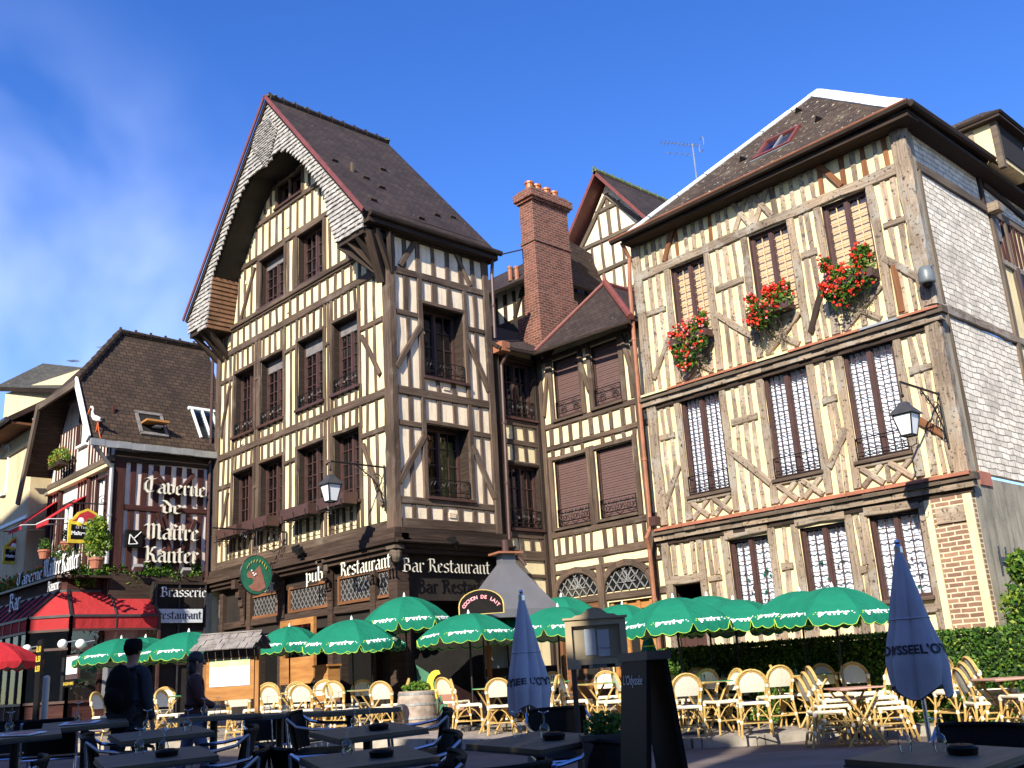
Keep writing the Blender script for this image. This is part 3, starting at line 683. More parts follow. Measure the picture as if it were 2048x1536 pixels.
def gutter(mb, a, b, mat, r=.07):
    mb.tube([a, b], r, mat, 8)

# ================================================================== corner house (tall gabled)
H1 = empty('timber_house', (-4.3, 1.6, .2), 'tall narrow half-timbered house on the corner with a high shingled gable over the bar restaurant', 'house')
PA = PL((0, 0, 0), (1, 0, 0), (0, -1, 0)); PB = PL((0, 0, 0), (0, 1, 0), (1, 0, 0))
WA = [(-7.47, -6.33), (-6.0, -4.78), (-4.06, -2.83), (-2.42, -1.3)]
ROW1, ROW2, ATT = (5.3, 7.03), (8.08, 9.93), (11.5, 12.98)
mb = MB()
holes = [(a, b, *ROW1) for a, b in WA]+[(a, b, *ROW2) for a, b in WA]+[(-6.13, -4.77, *ATT), (-4.08, -2.81, *ATT), (-5.2, -3.88, 14.27, 14.95)]
wall(mb, PA, [(-8.56, 4.1), (0, 4.1), (0, 12.0), (-4.3, 16.85), (-8.56, 12.05)], holes, 'plaster_cream', depth=.34)
mb.build('front_wall', H1)
mb = MB()
WB = [(.93, 2.22, 8.1, 9.93), (.93, 2.22, 5.22, 6.93)]
wall(mb, PB, [(0, 4.1), (3.12, 4.1), (3.12, 12.1), (0, 12.1)], WB, 'plaster_white', depth=.5)
P_back = PL((0, 3.12, 0), (1, 0, 0), (0, 1, 0))
mb.face([P_back.P(0, 3.5), P_back.P(-8.56, 3.5), P_back.P(-8.56, 12.05), P_back.P(-4.3, 16.85), P_back.P(0, 12.1)], 'plaster_cream')
mb.face([(-8.56, 3.12, .1), (-8.56, 0, .1), (-8.56, 0, 12.05), (-8.56, 3.12, 12.05)], 'plaster_cream')
mb.build('side_wall', H1)
# ground floor: darker shop front set back under the cornice
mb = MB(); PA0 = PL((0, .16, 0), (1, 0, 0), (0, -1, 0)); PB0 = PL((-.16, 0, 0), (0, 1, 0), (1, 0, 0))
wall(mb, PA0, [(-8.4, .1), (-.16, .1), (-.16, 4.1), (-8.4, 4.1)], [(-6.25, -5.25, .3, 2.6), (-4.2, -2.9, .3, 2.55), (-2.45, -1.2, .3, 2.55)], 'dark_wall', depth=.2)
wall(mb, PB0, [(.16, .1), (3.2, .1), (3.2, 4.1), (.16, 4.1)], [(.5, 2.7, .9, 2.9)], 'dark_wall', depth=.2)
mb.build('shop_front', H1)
mb = MB()
for a in (-8.1, -6.6, -5.0, -2.72, -1.0):
    rbar(mb, PA0, a-.1, a+.1, .2, 3.95, 0, .12, 'timber_umber')
mb.box((-.14, .14, 2.1), (.16, 0, 0), (0, .16, 0), (0, 0, 1.95), 'timber_umber')
beam(mb, PA0, -8.3, 2.92, -.3, 2.86, .17, .09, 'timber_umber'); beam(mb, PA0, -6.9, 3.62, -.3, 3.66, .12, .05, 'timber_dark')
for a in (-6.9, -4.9, -2.7): # curved consoles
    for i in range(5):
        z = 2.9+i*.23; rbar(mb, PA0, a-.1, a+.1, z, z+.235, .1, .13+.035*i*i*.5, 'timber_umber')
mb.build('posts', H1)
# carved corbel heads
mb = MB()
for P in (PA.P(-5.05, 3.86, .12), PA.P(-2.72, 3.86, .12), Vector((.08, -.1, 3.84)), PB.P(3.0, 3.84, .1)):
    mb = MB(); mb.ball(P, .17, 'timber_slate', 10, (1, .8, 1.1)); mb.ball(P+Vector((.02, -.14, -.02)), .045, 'timber_slate', 6); mb.bx(P.x-.16, P.x+.16, P.y-.13, P.y+.13, P.z+.13, P.z+.2, 'timber_slate'); mb.build('carved_corbel', H1)
for a0, a1, z0, z1 in ((-6.62, -5.2, 3.0, 3.62), (-4.72, -2.9, 3.0, 3.64), (-2.5, -.42, 3.0, 3.66)): lattice_window(PA0, a0, a1, z0, z1, H1)
# moulded cornice, both sides
mb = MB()
for z0, z1, o in ((4.32, 4.46, .1), (4.2, 4.32, .2), (4.1, 4.2, .26), (4.0, 4.1, .18), (3.9, 4.0, .1)):
    for pl, a0, a1 in ((PA, -8.75, o), (PB, 0, 3.25)):
        c = pl.P((a0+a1)/2, (z0+z1)/2, o/2-.1); mb.box(c, pl.u*((a1-a0)/2), Vector((0, 0, (z1-z0)/2)), pl.n*(o/2+.1), 'timber_umber' if pl is PA else 'timber_dark', True)
mb.tube([PB.P(-.2, 4.12, .3), PB.P(3.3, 4.12, .3)], .035, 'timber_dark', 6)
mb.build('cornice', H1)
# ---- timber frame, gable side
T = 'timber_brown'; mb = MB()
beam(mb, PA, -8.5, 4.56, -.05, 4.54, .22, .06, T); beam(mb, PA, -8.5, 7.64, -.1, 7.62, .19, .055, T); beam(mb, PA, -8.55, 10.68, -.1, 10.7, .2, .055, T)
beam(mb, PA, -8.4, 11.4, -.95, 11.4, .13, .11, T, .004); beam(mb, PA, -8.4, 11.31, -.95, 11.31, .07, .06, T, .004)
beam(mb, PA, -7.4, 13.12, -1.2, 13.1, .16, .055, T); beam(mb, PA, -6.5, 14.16, -2.2, 14.14, .14, .055, T)
beam(mb, PA, -8.42, 4.4, -8.42, 12, .24, .075, T)
for (a, b) in WA:
    for z0, z1, zt in ((4.66, ROW1[0]-.07, 0), (7.74, ROW2[0]-.07, 0)): studs(mb, PA, spread(a-.02, b+.02, 4)[0:4], z0, z1)
    studs(mb, PA, spread(a-.02, b+.02, 4), ROW1[1]+.1, 7.55); studs(mb, PA, spread(a-.02, b+.02, 4), ROW2[1]+.1, 10.6)
    for x in (a-.05, b+.05):
        beam(mb, PA, x, 4.66, x, 5.3, .1, .04, T); beam(mb, PA, x, 7.0, x, 7.55, .1, .04, T); beam(mb, PA, x, 7.72, x, 8.08, .1, .04, T); beam(mb, PA, x, 9.95, x, 10.6, .1, .04, T)
for z0, z1, rl, rr in ((4.66, 7.54, 6.76, 6.77), (7.74, 10.58, 9.88, 9.45)):
    studs(mb, PA, (-8.05, -7.76), z0, rl-.07); studs(mb, PA, (-8.05, -7.76), rl+.07, z1); beam(mb, PA, -8.3, rl, -7.56, rl, .13, .05, T)
    beam(mb, PA, -7.72, rl-.2, -8.2, z0+.5, .1, .07, T)
    studs(mb, PA, (-.98, -.62), z0, rr-.07); studs(mb, PA, (-.98, -.62), rr+.07, z1); beam(mb, PA, -1.25, rr, -.3, rr, .13, .05, T); beam(mb, PA, -1.15, rr-.2, -.42, z0+.35, .11, .07, T)
    studs(mb, PA, (-4.42,), z0, z1); studs(mb, PA, (-6.16, -2.62), z0, z1, .1)
    beam(mb, PA, -4.7, z1-.75, -4.12, z1-.72, .1, .05, T); beam(mb, PA, -2.78, z1-1.1, -2.47, z1-1.08, .09, .05, T); beam(mb, PA, -6.3, z1-1.1, -6.03, z1-1.08, .09, .05, T)
studs(mb, PA, spread(-8.25, -.3, 22), 10.78, 11.3); beam(mb, PA, -8.2, 10.8, -7.7, 11.8, .11, .07, T); beam(mb, PA, -.4, 10.8, -1.1, 11.9, .11, .07, T)
studs(mb, PA, (-8.1, -7.75, -7.35, -6.98, -6.6, -6.27), 11.48, 13.05); studs(mb, PA, (-6.18, -4.72, -4.58, -4.15, -4.3, -2.74), 11.48, 13.05, .1); studs(mb, PA, (-2.5, -2.12, -1.75, -1.38, -1.02), 11.48, 13.05)
beam(mb, PA, -6.4, 12.9, -7.15, 11.5, .11, .07, T); beam(mb, PA, -2.3, 12.9, -1.2, 11.5, .11, .07, T)
studs(mb, PA, spread(-7.3, -1.3, 16), 13.2, 14.08); studs(mb, PA, (-6.2, -5.9, -5.55, -5.26, -3.82, -3.5, -3.15, -2.8), 14.22, 15.1, .1); studs(mb, PA, (-4.54,), 14.22, 14.97, .08)
beam(mb, PA, -5.4, 14.98, -3.7, 14.98, .12, .05, T)
mb.build('gable_timber_frame', H1)
# ---- timber frame, long side
mb = MB()
for z, w in ((4.56, .22), (7.65, .2), (10.62, .18)): beam(mb, PB, .05, z, 3.1, z+.02, w, .055, T)
beam(mb, PB, .1, 5.08, 3.0, 5.08, .16, .05, T); beam(mb, PB, .05, 12.0, 3.1, 12.0, .2, .05, 'timber_dark'); beam(mb, PB, 3.02, 4.4, 3.02, 12, .2, .07, T)
studs(mb, PB, (.45, .85, 1.32, 1.78, 2.22, 2.62), 10.7, 11.95, .13); beam(mb, PB, .95, 11.8, .3, 10.75, .13, .07, T); beam(mb, PB, 1.9, 11.85, 2.5, 10.75, .11, .07, T)
studs(mb, PB, (.45, 1.3, 1.78, ), 10.0, 10.55, .12); studs(mb, PB, (.45, 2.65), 9.63, 10.55, .12)
for w in WB:
    a, b, z0, z1 = w
    rl = 9.57 if z0 > 7 else 6.87; zb = 7.74 if z0 > 7 else 5.15; zt = 10.55 if z0 > 7 else 7.56
    for x in (a-.07, b+.07): beam(mb, PB, x, zb, x, zt, .13, .06, T)
    for (l, r) in ((.12, a-.1), (b+.1, 2.95)):
        beam(mb, PB, l, rl, r, rl, .13, .05, T); m_ = (l+r)/2+.02
        studs(mb, PB, (m_,), zb, rl-.06, .11); studs(mb, PB, (m_,), rl+.06, zt, .11)
    beam(mb, PB, a-.08, rl-.25, .1, rl-1.4, .13, .075, T); beam(mb, PB, b+.1, rl-.3, 2.95, rl-1.55, .12, .075, T)
    studs(mb, PB, (1.36, 1.82), z1+.1, zt, .12)
studs(mb, PB, (1.36, 1.82), 7.74, 8.02, .12)
studs(mb, PB, (.5, .95, 1.4, 1.85, 2.3, 2.7), 4.66, 5.0, .12); studs(mb, PB, (.5, .95, 1.4, 1.85, 2.3, 2.7), 4.66, 5.0, .12)
mb.build('side_timber_frame', H1)
mb = MB() # heavy corner post
rows = []
for i in range(26):
    z = 4.4+i*(11.9-4.4)/25; j = lambda: random.uniform(-.012, .012)
    rows.append([Vector((-.21+j(), -.08+j(), z)), Vector((.04+j(), -.085+j(), z)), Vector((.075+j(), -.05+j(), z)), Vector((.07+j(), .12+j(), z)), Vector((-.21, .12, z))])
mb.grid(rows, 'timber_brown', True)
for i, uvs in enumerate(mb.uv): # grain runs up the post
    f = mb.f[i]; mb.uv[i] = [(mb.v[k].z, (mb.v[k].x-mb.v[k].y)*1.0) for k in f]
mb.build('corner_post', H1)
# ---- windows
for i, (a, b) in enumerate(WA):
    w = window(PA, a, b, *ROW1, H1, inset=.24, nrow=5, fill='half' if i in (1, 3) else None, fillm='curtain_yellow', archm='red_paint' if 0 else T)
    w = window(PA, a, b, *ROW2, H1, inset=.24, nrow=5, top=(0, .3, .34, .26)[i])
    railing(PA, a+.03, b-.03, ROW2[0]+.02, ROW2[0]+.36, .02, w)
window(PA, -6.13, -4.77, *ATT, H1, inset=.24, nrow=4, top=.22); window(PA, -4.08, -2.81, *ATT, H1, inset=.24, nrow=4)
window(PA, -5.2, -3.88, 14.27, 14.95, H1, inset=.2, nrow=2, ncol=1, arch=.06)
for a, b, z0, z1 in WB:
    w = window(PB, a, b, z0, z1, H1, inset=.4, nrow=4, fill='half' if z0 < 7 else None, fillm='curtain_yellow' if z0 < 7 else 'curtain_white'); railing(PB, a+.04, b-.04, z0+.04, z0+.42, .03, w, 'lyre')
# ---- vent plates on the plaster
mb = MB()
for a, z in ((-7.85, 10.95), (-4.55, 10.98), (-7.0, 7.83), (-7.0, 5.0), (-6.95, 12.6), (-4.6, 13.5)): rbar(mb, PA, a-.09, a+.09, z-.05, z+.06, -.01, .03, 'plaster_cream')
for y, z in ((1.6, 7.9), (1.62, 4.82)):
    for k in range(3): rbar(mb, PB, y-.1, y+.1, z-.05+k*.045, z-.02+k*.045, -.01, .03, 'plaster_white')
mb.build('vent_plates', H1)
# ---- roof
mb = MB(); RZ, RX, EX, EZ = 17.1, -4.3, .33, 11.75
YF, YB = -.9, 3.25; LX, LZ = -8.95, 11.85
slab(mb, [(EX, YF, EZ), (EX, YB, EZ), (RX, YB, RZ), (RX, YF, RZ)], .12, 'roof_brown', 'timber_dark'); slab(mb, [(LX, YB, LZ), (LX, YF, LZ), (RX, YF, RZ-.01), (RX, YB, RZ-.01)], .12, 'roof_brown', 'timber_dark')
random.seed(3)
for t, y in ((.2, 2.0), (.36, .3), (.31, .62), (.13, -.25), (.1, 1.1), (.55, 1.5), (.24, 2.7), (.44, -.4)): # slipped tiles
    p = Vector((EX+(RX-EX)*t, y, EZ+(RZ-EZ)*t)); n = Vector((RZ-EZ, 0, EX-RX)).normalized()
    mb.box(p+n*.03, (0, .09, 0), n*.035, n.cross(Vector((0, 1, 0)))*.05, 'roof_brown')
roof = mb.build('roof', H1)
mb = MB(); ridge_tiles(mb, (RX, YF+.1, RZ+.02), (RX, YB, RZ+.02), 'roof_brown'); mb.build('ridge', roof)
mb = MB()
for k in range(26): P = Vector((RX+random.uniform(-.1, .15), random.choice((YF+.15, YB-.1, random.uniform(YF, YB)))+random.uniform(-.1, .1), RZ+.06)); mb.ball(P, random.uniform(.03, .07), 'moss', 6, (1, 1, .6))
mb.build('moss', roof)
mb = MB(); gutter(mb, (EX+.05, YF+.1, EZ-.03), (EX+.05, YB+.08, EZ-.03), 'timber_dark', .075)
mb.box(((EX)/2-.02, (YF+YB)/2+.05, EZ-.12), ((EX)/2+.02, 0, 0), (0, (YB-YF)/2-.05, 0), (0, 0, .1), 'timber_dark'); mb.build('gutter', roof)
mb = MB() # dull red verge boards
g = -.96
for (x0, z0, x1, z1) in ((EX, EZ, RX, RZ), (LX, LZ, RX, RZ)):
    mb.bar((x0, g, z0+.0), (x1, g, z1), .04, .1, 'red_paint', Vector((z1-z0, 0, x0-x1)).normalized())
mb.build('verge_boards', roof)
# ---- shingled gable screen with an arch
PG = PL((0, -.82, 0), (1, 0, 0), (0, -1, 0))
outer = [(-4.34, 16.93), (-8.86, 11.98), (-8.82, 11.45), (-7.75, 11.3)]
arch_ = [(-7.62, 11.6), (-7.43, 12.78), (-6.5, 14.0), (-5.85, 14.72), (-5.19, 15.12), (-4.55, 15.0), (-3.75, 15.2), (-3.2, 14.95), (-2.43, 14.22), (-1.48, 13.0), (-1.3, 12.19), (-1.1, 11.75)]
right_ = [(-1.0, 11.45), (.12, 11.45), (.12, 11.85)]
mb = MB(); poly = outer+arch_+right_
shingle_face(mb, PG, poly, 0, 'shingle_grey'); scr = mb.build('gable_screen', H1)
mb = MB(); prism(mb, PG, poly, -.1, 0, 'timber_dark'); mb.build('backing', scr)
mb = MB(); dm = [(-4.3, 16.5), (-3.75, 15.85), (-4.3, 14.92), (-5.1, 15.9), (-4.75, 16.4)]
shingle_face(mb, PL((0, -.87, 0), (1, 0, 0), (0, -1, 0)), dm, 0, 'shingle_grey', .075, .06); mb.build('lozenge', scr)
# soffit inside the arch, running back to the wall; brown shingles at the left foot
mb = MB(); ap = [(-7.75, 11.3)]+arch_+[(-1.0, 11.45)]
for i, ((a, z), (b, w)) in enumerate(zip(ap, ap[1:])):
    mt = 'shingle_brown' if i < 2 or i > 10 else 'dark_wall'  # near-black upper soffit: shade painted into the colour, feet stay brown
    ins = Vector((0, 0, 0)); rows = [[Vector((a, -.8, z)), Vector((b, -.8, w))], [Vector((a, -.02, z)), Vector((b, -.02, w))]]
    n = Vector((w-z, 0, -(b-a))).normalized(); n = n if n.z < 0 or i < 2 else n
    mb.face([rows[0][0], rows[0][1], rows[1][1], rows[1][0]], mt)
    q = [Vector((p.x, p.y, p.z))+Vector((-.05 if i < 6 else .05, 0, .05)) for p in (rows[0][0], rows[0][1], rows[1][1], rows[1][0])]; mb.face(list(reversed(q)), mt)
k = 0
for z in [11.35+.125*i for i in range(12)]: # courses on the brown inner cheek
    x = -7.72+.13*min(1, (z-11.3)/1.4)*2.2; mb.box((x+.03, -.42, z), (.02, 0, -.01), (0, .4, 0), (.0, 0, .05), 'shingle_brown')
mb.build('arch_soffit', H1)
# foot boxes and struts
mb = MB()
mb.bx(-8.8, -7.8, -.8, -.02, 11.28, 11.42, 'timber_dark'); mb.build('foot_box', H1); mb = MB(); mb.bx(-1.0, .1, -.8, -.02, 11.3, 11.44, 'timber_dark')
mb.bx(0.0, .12, -.8, 3.1, 11.5, 11.7, 'timber_dark')
for x0, x1 in ((-8.5, -8.65), (-8.2, -8.2), (-7.9, -7.85)): m2 = MB(); m2.bar((x0, -.02, 10.6), (x1, -.74, 11.35), .12, .14, 'timber_dark'); m2.build('strut', H1)
for x0, x1 in ((-.15, -.95), (-.15, -.6), (-.15, -.2)): m2 = MB(); m2.bar((x0, -.04, 10.45), (x1, -.74, 11.35), .11, .15, 'timber_dark'); m2.build('strut', H1)
for y in (-.5, -.15, ): m2 = MB(); m2.bar((.02, .02, 10.5), (.2, y, 11.45), .1, .12, 'timber_dark'); m2.build('strut', H1)
m2 = MB(); m2.bar((-.15, -.1, 10.3), (.1, -.65, 11.4), .2, .2, 'timber_dark'); m2.build('strut', H1)
mb.build('eave_boards', H1)
downpipe(H1, [(-8.62, -.14, 11.0), (-8.62, -.14, 4.3), (-8.5, -.3, 4.05)]); downpipe(H1, [(.3, 3.1, 11.7), (.12, 3.2, 11.2), (.1, 3.2, 9.45)])

# ================================================================== recessed wing between the two big houses
H2 = empty('timber_house', (1.6, 5.6, .3), 'narrow recessed timbered house with brown roller shutters between two bigger timbered houses', 'house')
PE = PL((0, 4.84, 0), (1, 0, 0), (0, -1, 0)); PF = PL((-.1, 0, 0), (0, 1, 0), (1, 0, 0))
WE = [(.5, 1.42, 7.42, 9.0), (1.85, 2.74, 7.42, 9.0), (.3, 1.4, 4.66, 6.36), (1.74, 2.9, 4.66, 6.36)]
mb = MB(); wall(mb, PE, [(-.1, .1), (3.6, .1), (3.6, 9.5), (-.1, 9.5)], WE+[(.16, 1.5, 2.95, 3.42), (1.78, 3.05, 2.95, 3.42), (1.75, 3.05, .35, 2.7)], 'plaster_cream', depth=.2)
wall(mb, PF, [(3.12, .1), (4.84, .1), (4.84, 9.5), (3.12, 9.5)], [(3.55, 4.6, 4.66, 6.25), (3.55, 4.6, 7.5, 9.0)], 'plaster_cream', depth=.2)
mb.face([(3.6, 4.84, .1), (3.6, 9, .1), (3.6, 9, 9.5), (3.6, 4.84, 9.5)], 'plaster_cream')
mb.build('wall', H2)
mb = MB()
for z, w in ((7.3, .14), (6.72, .13), (4.5, .16), (3.9, .18), (3.56, .1), (2.84, .16), (9.1, .12)): beam(mb, PE, -.08, z, 3.55, z-.01, w, .05, T)
for z, w in ((7.35, .14), (6.85, .14), (6.3, .12), (4.5, .16), (4.0, .24), (3.5, .1), (9.1, .12)): beam(mb, PF, 3.15, z, 4.82, z, w, .05, T)
for x in (.0, 3.25): beam(mb, PE, x, .3, x, 9.4, .17, .08, T)
for x in (.4, 1.5, 1.78, 2.83): beam(mb, PE, x, 7.36, x, 9.1, .13, .07, T)
for x in (.2, 1.5, 1.64, 3.0): beam(mb, PE, x, 4.58, x, 6.5, .12, .07, T)
beam(mb, PE, .15, 6.43, 1.55, 6.43, .1, .06, T); beam(mb, PE, 1.6, 6.43, 3.05, 6.43, .1, .06, T); beam(mb, PE, 1.57, 4.58, 1.57, 5.2, .03, .02, T)
studs(mb, PE, spread(.1, 3.2, 9), 6.79, 7.22, .13); studs(mb, PE, [x for x in spread(.1, 3.2, 9) if abs(x-1.6) > .1], 6.49, 6.66, .13); studs(mb, PE, spread(.12, 1.5, 5), 3.99, 4.42, .11); studs(mb, PE, spread(1.65, 3.2, 5), 3.99, 4.42, .11); studs(mb, PE, (1.62,), 3.6, 3.82, .14)
beam(mb, PE, 1.45, 8.9, 1.72, 7.9, .1, .08, T); beam(mb, PE, 2.9, 9.0, 3.2, 7.7, .12, .08, T); beam(mb, PE, .36, 9.0, .08, 7.6, .1, .08, T)
studs(mb, PE, (3.05,), 7.4, 9.0, .1)
studs(mb, PF, spread(3.3, 4.8, 4), 6.9, 7.3, .13); studs(mb, PF, spread(3.3, 4.8, 4), 6.35, 6.8, .13); studs(mb, PF, spread(3.3, 4.8, 4), 4.1, 4.42, .13); beam(mb, PF, 4.72, .3, 4.72, 9.3, .16, .08, 'timber_dark'); beam(mb, PF, 3.3, .3, 3.3, 9.3, .2, .07, 'timber_dark')
# arches of the ground floor openings
for c, r in ((.83, .78), (2.4, .78)):
    pts = [(c+r*cos(t), 2.92+r*.82*sin(t)) for t in [pi*i/10 for i in range(11)]]
    for (p, q) in zip(pts, pts[1:]): beam(mb, PE, p[0], p[1], q[0], q[1], .16, .1, T, .003)
beam(mb, PE, 1.62, .3, 1.62, 3.6, .2, .12, T); beam(mb, PE, 3.22, .3, 3.22, 3.6, .16, .12, T)
mb.build('timber_frame', H2)
for c in (.83, 2.4): # lattice of the arched fanlights
    mb = MB(); out = [(c-.68, 2.94)]+[(c-.68*cos(t), 2.94+.56*sin(t)) for t in [pi*i/8 for i in range(1, 8)]]+[(c+.68, 2.94)]; out.reverse()
    ar = sum(out[i][0]*out[(i+1) % len(out)][1]-out[(i+1) % len(out)][0]*out[i][1] for i in range(len(out)))
    if ar < 0: out.reverse()
    diag(mb, PE, out, .24, .035, 'zinc', .011)
    for k in range(7): t = pi*k/6; mb.bar(PE.P(c, 3.12, .04), PE.P(c+.26*cos(t), 3.12+.26*sin(t), .04), .018, .014, 'zinc', PE.n)
    f = mb.build('fanlight', H2); g = MB(); g.face([PE.P(a, z, .02) for a, z in out], 'glass_dark'); g.face([PE.P(a, z, .012) for a, z in out], 'dark_void'); g.build('pane', f)
for i, (a, b, z0, z1) in enumerate(WE):
    w = window(PE, a, b, z0, z1, H2, inset=.14, nrow=1, ncol=1, fill=None, arch=0, mull=0, sill=True, border=.03)
    c = MB()
    n = 26
    for k in range(n): zz = z0+.05+(z1-z0-.08)*k/n; rbar(c, PE, a+.04, b-.04, zz, zz+(z1-z0-.08)/n*.86, -.12, -.1+.006*(k % 2), 'roller_brown')
    c.build('roller_shutter', w); railing(PE, a+.02, b-.02, z0+.03, z0+.45, .02, w, 'scroll' if z0 > 7 else 'lyre')
for (a, b, z0, z1) in ((3.55, 4.6, 4.66, 6.25), (3.55, 4.6, 7.5, 9.0)):
    w = window(PF, a, b, z0, z1, H2, inset=.16, nrow=3, arch=.07, archm='timber_dark'); railing(PF, a+.02, b-.02, z0+.03, z0+.45, .05, w, 'scroll')
# orange wooden door with panes below the right arch
mb = MB(); rbar(mb, PE, 1.76, 3.04, .35, 2.72, -.16, -.1, 'oak')
for x in (1.8, 2.2, 2.6, 2.98): rbar(mb, PE, x-.05, x+.05, .35, 2.7, -.1, -.05, 'oak')
for x in (1.99, 2.4, 2.8): rbar(mb, PE, x-.14, x+.14, 1.2, 2.5, -.1, -.09, 'dark_void')
mb.build('door', H2)
mb = MB()
for x0, x1, zt in ((-.1, .9, 2.7),): rbar(mb, PE, .25, 1.45, .35, 2.75, -.05, .02, 'timber_orange'); rbar(mb, PE, .4, .8, 1.0, 2.6, .02, .035, 'dark_void'); rbar(mb, PE, .92, 1.34, 1.0, 2.6, .02, .035, 'dark_void')
mb.build('shop_panel', H2)
# hipped roof of the wing
mb = MB(); e0, e1, ap_ = Vector((.42, 4.3, 9.2)), Vector((3.66, 4.3, 9.1)), Vector((1.87, 5.6, 10.9))
AP2 = Vector((1.87, 9, 10.95))
slab(mb, [e0, e1, ap_], .08, 'roof_brown', 'timber_dark'); slab(mb, [e1, (3.75, 9, 9.1), AP2, ap_], .08, 'roof_brown', 'timber_dark'); slab(mb, [(-.1, 9, 9.2), e0, ap_, AP2], .08, 'roof_brown', 'timber_dark')
slab(mb, [(.3, 3.1, 9.2), e0, (-1.6, 6.2, 10.6), (-1.6, 3.1, 10.6)], .08, 'roof_brown', 'timber_dark'); slab(mb, [e0, (-.1, 9, 9.2), (-1.6, 9, 10.6), (-1.6, 6.2, 10.6)], .08, 'roof_brown', 'timber_dark')
rf = mb.build('roof', H2)
mb = MB(); mb.tube([e0+Vector((0, 0, .03)), ap_+Vector((0, 0, .05))], .05, 'red_paint', 8); mb.tube([e1+Vector((0, 0, .06)), ap_+Vector((0, 0, .05))], .085, 'red_paint', 8); mb.tube([ap_, AP2], .08, 'red_paint', 8); mb.tube([ap_, ap_+Vector((0, 0, .25))], [.07, .03], 'red_paint', 8); mb.build('ridge', rf)
mb = MB(); gutter(mb, e0+Vector((-.1, -.04, -.07)), e1+Vector((.0, -.04, -.07)), 'timber_dark', .05); gutter(mb, (.34, 3.1, 9.12), e0+Vector((0, 0, -.08)), 'timber_dark', .05)
mb.bx(.05, .4, 3.15, 3.42, 9.05, 9.3, 'copper'); mb.build('gutter', rf)
downpipe(H2, [(.3, 3.4, 9.0), (.12, 3.35, 8.75), (.1, 3.3, 4.2), (.2, 3.5, 3.9), (.3, 3.6, 3.7)])

# ================================================================== long house behind, with the brick chimney
H3 = empty('rear_house', (-2.2, 8, .3), 'low brown-roofed rear house carrying the tall red brick chimney stack', 'house')
mb = MB()
PR = PL((0, 6.4, 0), (1, 0, 0), (0, -1, 0)); mb.bx(-7, -1.2, 6.6, 10, .2, 12.2, 'dark_wall')
wall(mb, PR, [(-5, 8), (-1.1, 8), (-1.1, 12.6), (-5, 12.6)], [], 'plaster_white'); studs(mb, PR, (-3.6, -3.2, -2.8, -2.4, -2.0, -1.6), 11.4, 12.3, .14, 'timber_dark'); beam(mb, PR, -2.4, 11.4, -2.0, 12.2, .12, .07, 'timber_dark'); beam(mb, PR, -5, 11.3, -1.1, 11.3, .2, .06, 'timber_dark'); mb.bx(-5, -1.05, 6.2, 6.4, 8, 11.2, 'dark_wall')
mb.build('wall', H3)
mb = MB(); slab(mb, [(-6, 5.9, 12.4), (-1.0, 5.9, 12.25), (-1.4, 8, 14.0), (-6, 8, 14.0)], .1, 'roof_brown', 'timber_dark'); slab(mb, [(-1.0, 5.9, 12.25), (-.8, 10, 12.25), (-1.4, 10, 13.6), (-1.4, 8, 14.0)], .1, 'roof_brown', 'timber_dark'); slab(mb, [(-1.5, 6.2, 10.5), (.2, 6.2, 9.6), (.2, 9.4, 9.6), (-1.5, 9.4, 10.5)], .1, 'roof_brown')
rf = mb.build('roof', H3)
mb = MB()
for dx in (0, .22): mb.lathe(hy(6.2, 1021+dx*60, 556), [(.07, -.1), (.07, .3), (.085, .3), (.085, .36), (.04, .36)], 'copper', 8)
mb.build('flue_pipes', rf)
CXL, CXR, CY0, CY1 = -2.05, -1.52, 6.5, 8.0
def ctr(X, Y, px, py): return hy(Y, px, py)
mb = MB()
def stack(x0, x1, y0, y1, z0, z1, m='brick_red'): mb.bx(x0, x1, y0, y1, z0, z1, m)
stack(-.52, .0, 5.0, 6.42, 9.2, 13.95); stack(-.55, .03, 4.97, 6.45, 12.7, 12.77); stack(-.58, .06, 4.94, 6.48, 13.95, 14.03); stack(-.64, .12, 4.88, 6.54, 14.03, 14.24); stack(-.56, .04, 4.96, 6.46, 14.24, 14.34)
stack(-.56, .05, 4.96, 6.5, 9.2, 11.2); stack(-.85, -.5, 4.98, 6.5, 9.2, 10.6)
ch = mb.build('chimney', H3)
for k, (y, r) in enumerate(((5.2, .12), (5.5, .12), (5.88, .12), (6.2, .11))):
    m2 = MB(); m2.lathe((-.26, y, 14.34), [(r, 0), (r*.95, .22), (r*1.15, .24), (r*1.15, .3), (r*.7, .32), (r*.6, .1)], 'orange_paint', 10); m2.build('chimney_pot', ch)
m2 = MB(); m2.tube([hx(.3, 985, 513), (-.5, 5.0, 12.6)], .018, 'iron', 4); m2.build('stay_wire', ch)

# ================================================================== gabled house behind
H4 = empty('rear_house', (-1.6, 10, .3), 'cream and grey timbered gable rising behind the brick chimney', 'house')
PK = PL((0, 9.0, 0), (1, 0, 0), (0, -1, 0)); mb = MB()
GA = (-.6, 16.05); gl, gr_ = (-3.4, 12.2), (2.4, 12.2)
mb2 = MB(); wall(mb2, PK, [(-3.2, 8), (2.2, 8), (2.2, 12.4), (-.6, 15.9), (-3.2, 12.4)], [], 'plaster_white'); mb2.bx(-3.2, 2.2, 9.05, 14, 8, 12.3, 'plaster_white'); mb2.build('wall', H4)
for z, a, b in ((15.1, -1.1, -.1), (14.1, -1.9, .75), (13.1, -2.7, 1.5), (12.2, -3.1, 2.0)): beam(mb, PK, a, z, b, z, .13, .06, 'timber_slate')
beam(mb, PK, -3.0, 12.9, -.62, 15.5, .13, .075, 'timber_slate'); beam(mb, PK, 1.8, 12.9, -.58, 15.5, .13, .075, 'timber_slate')
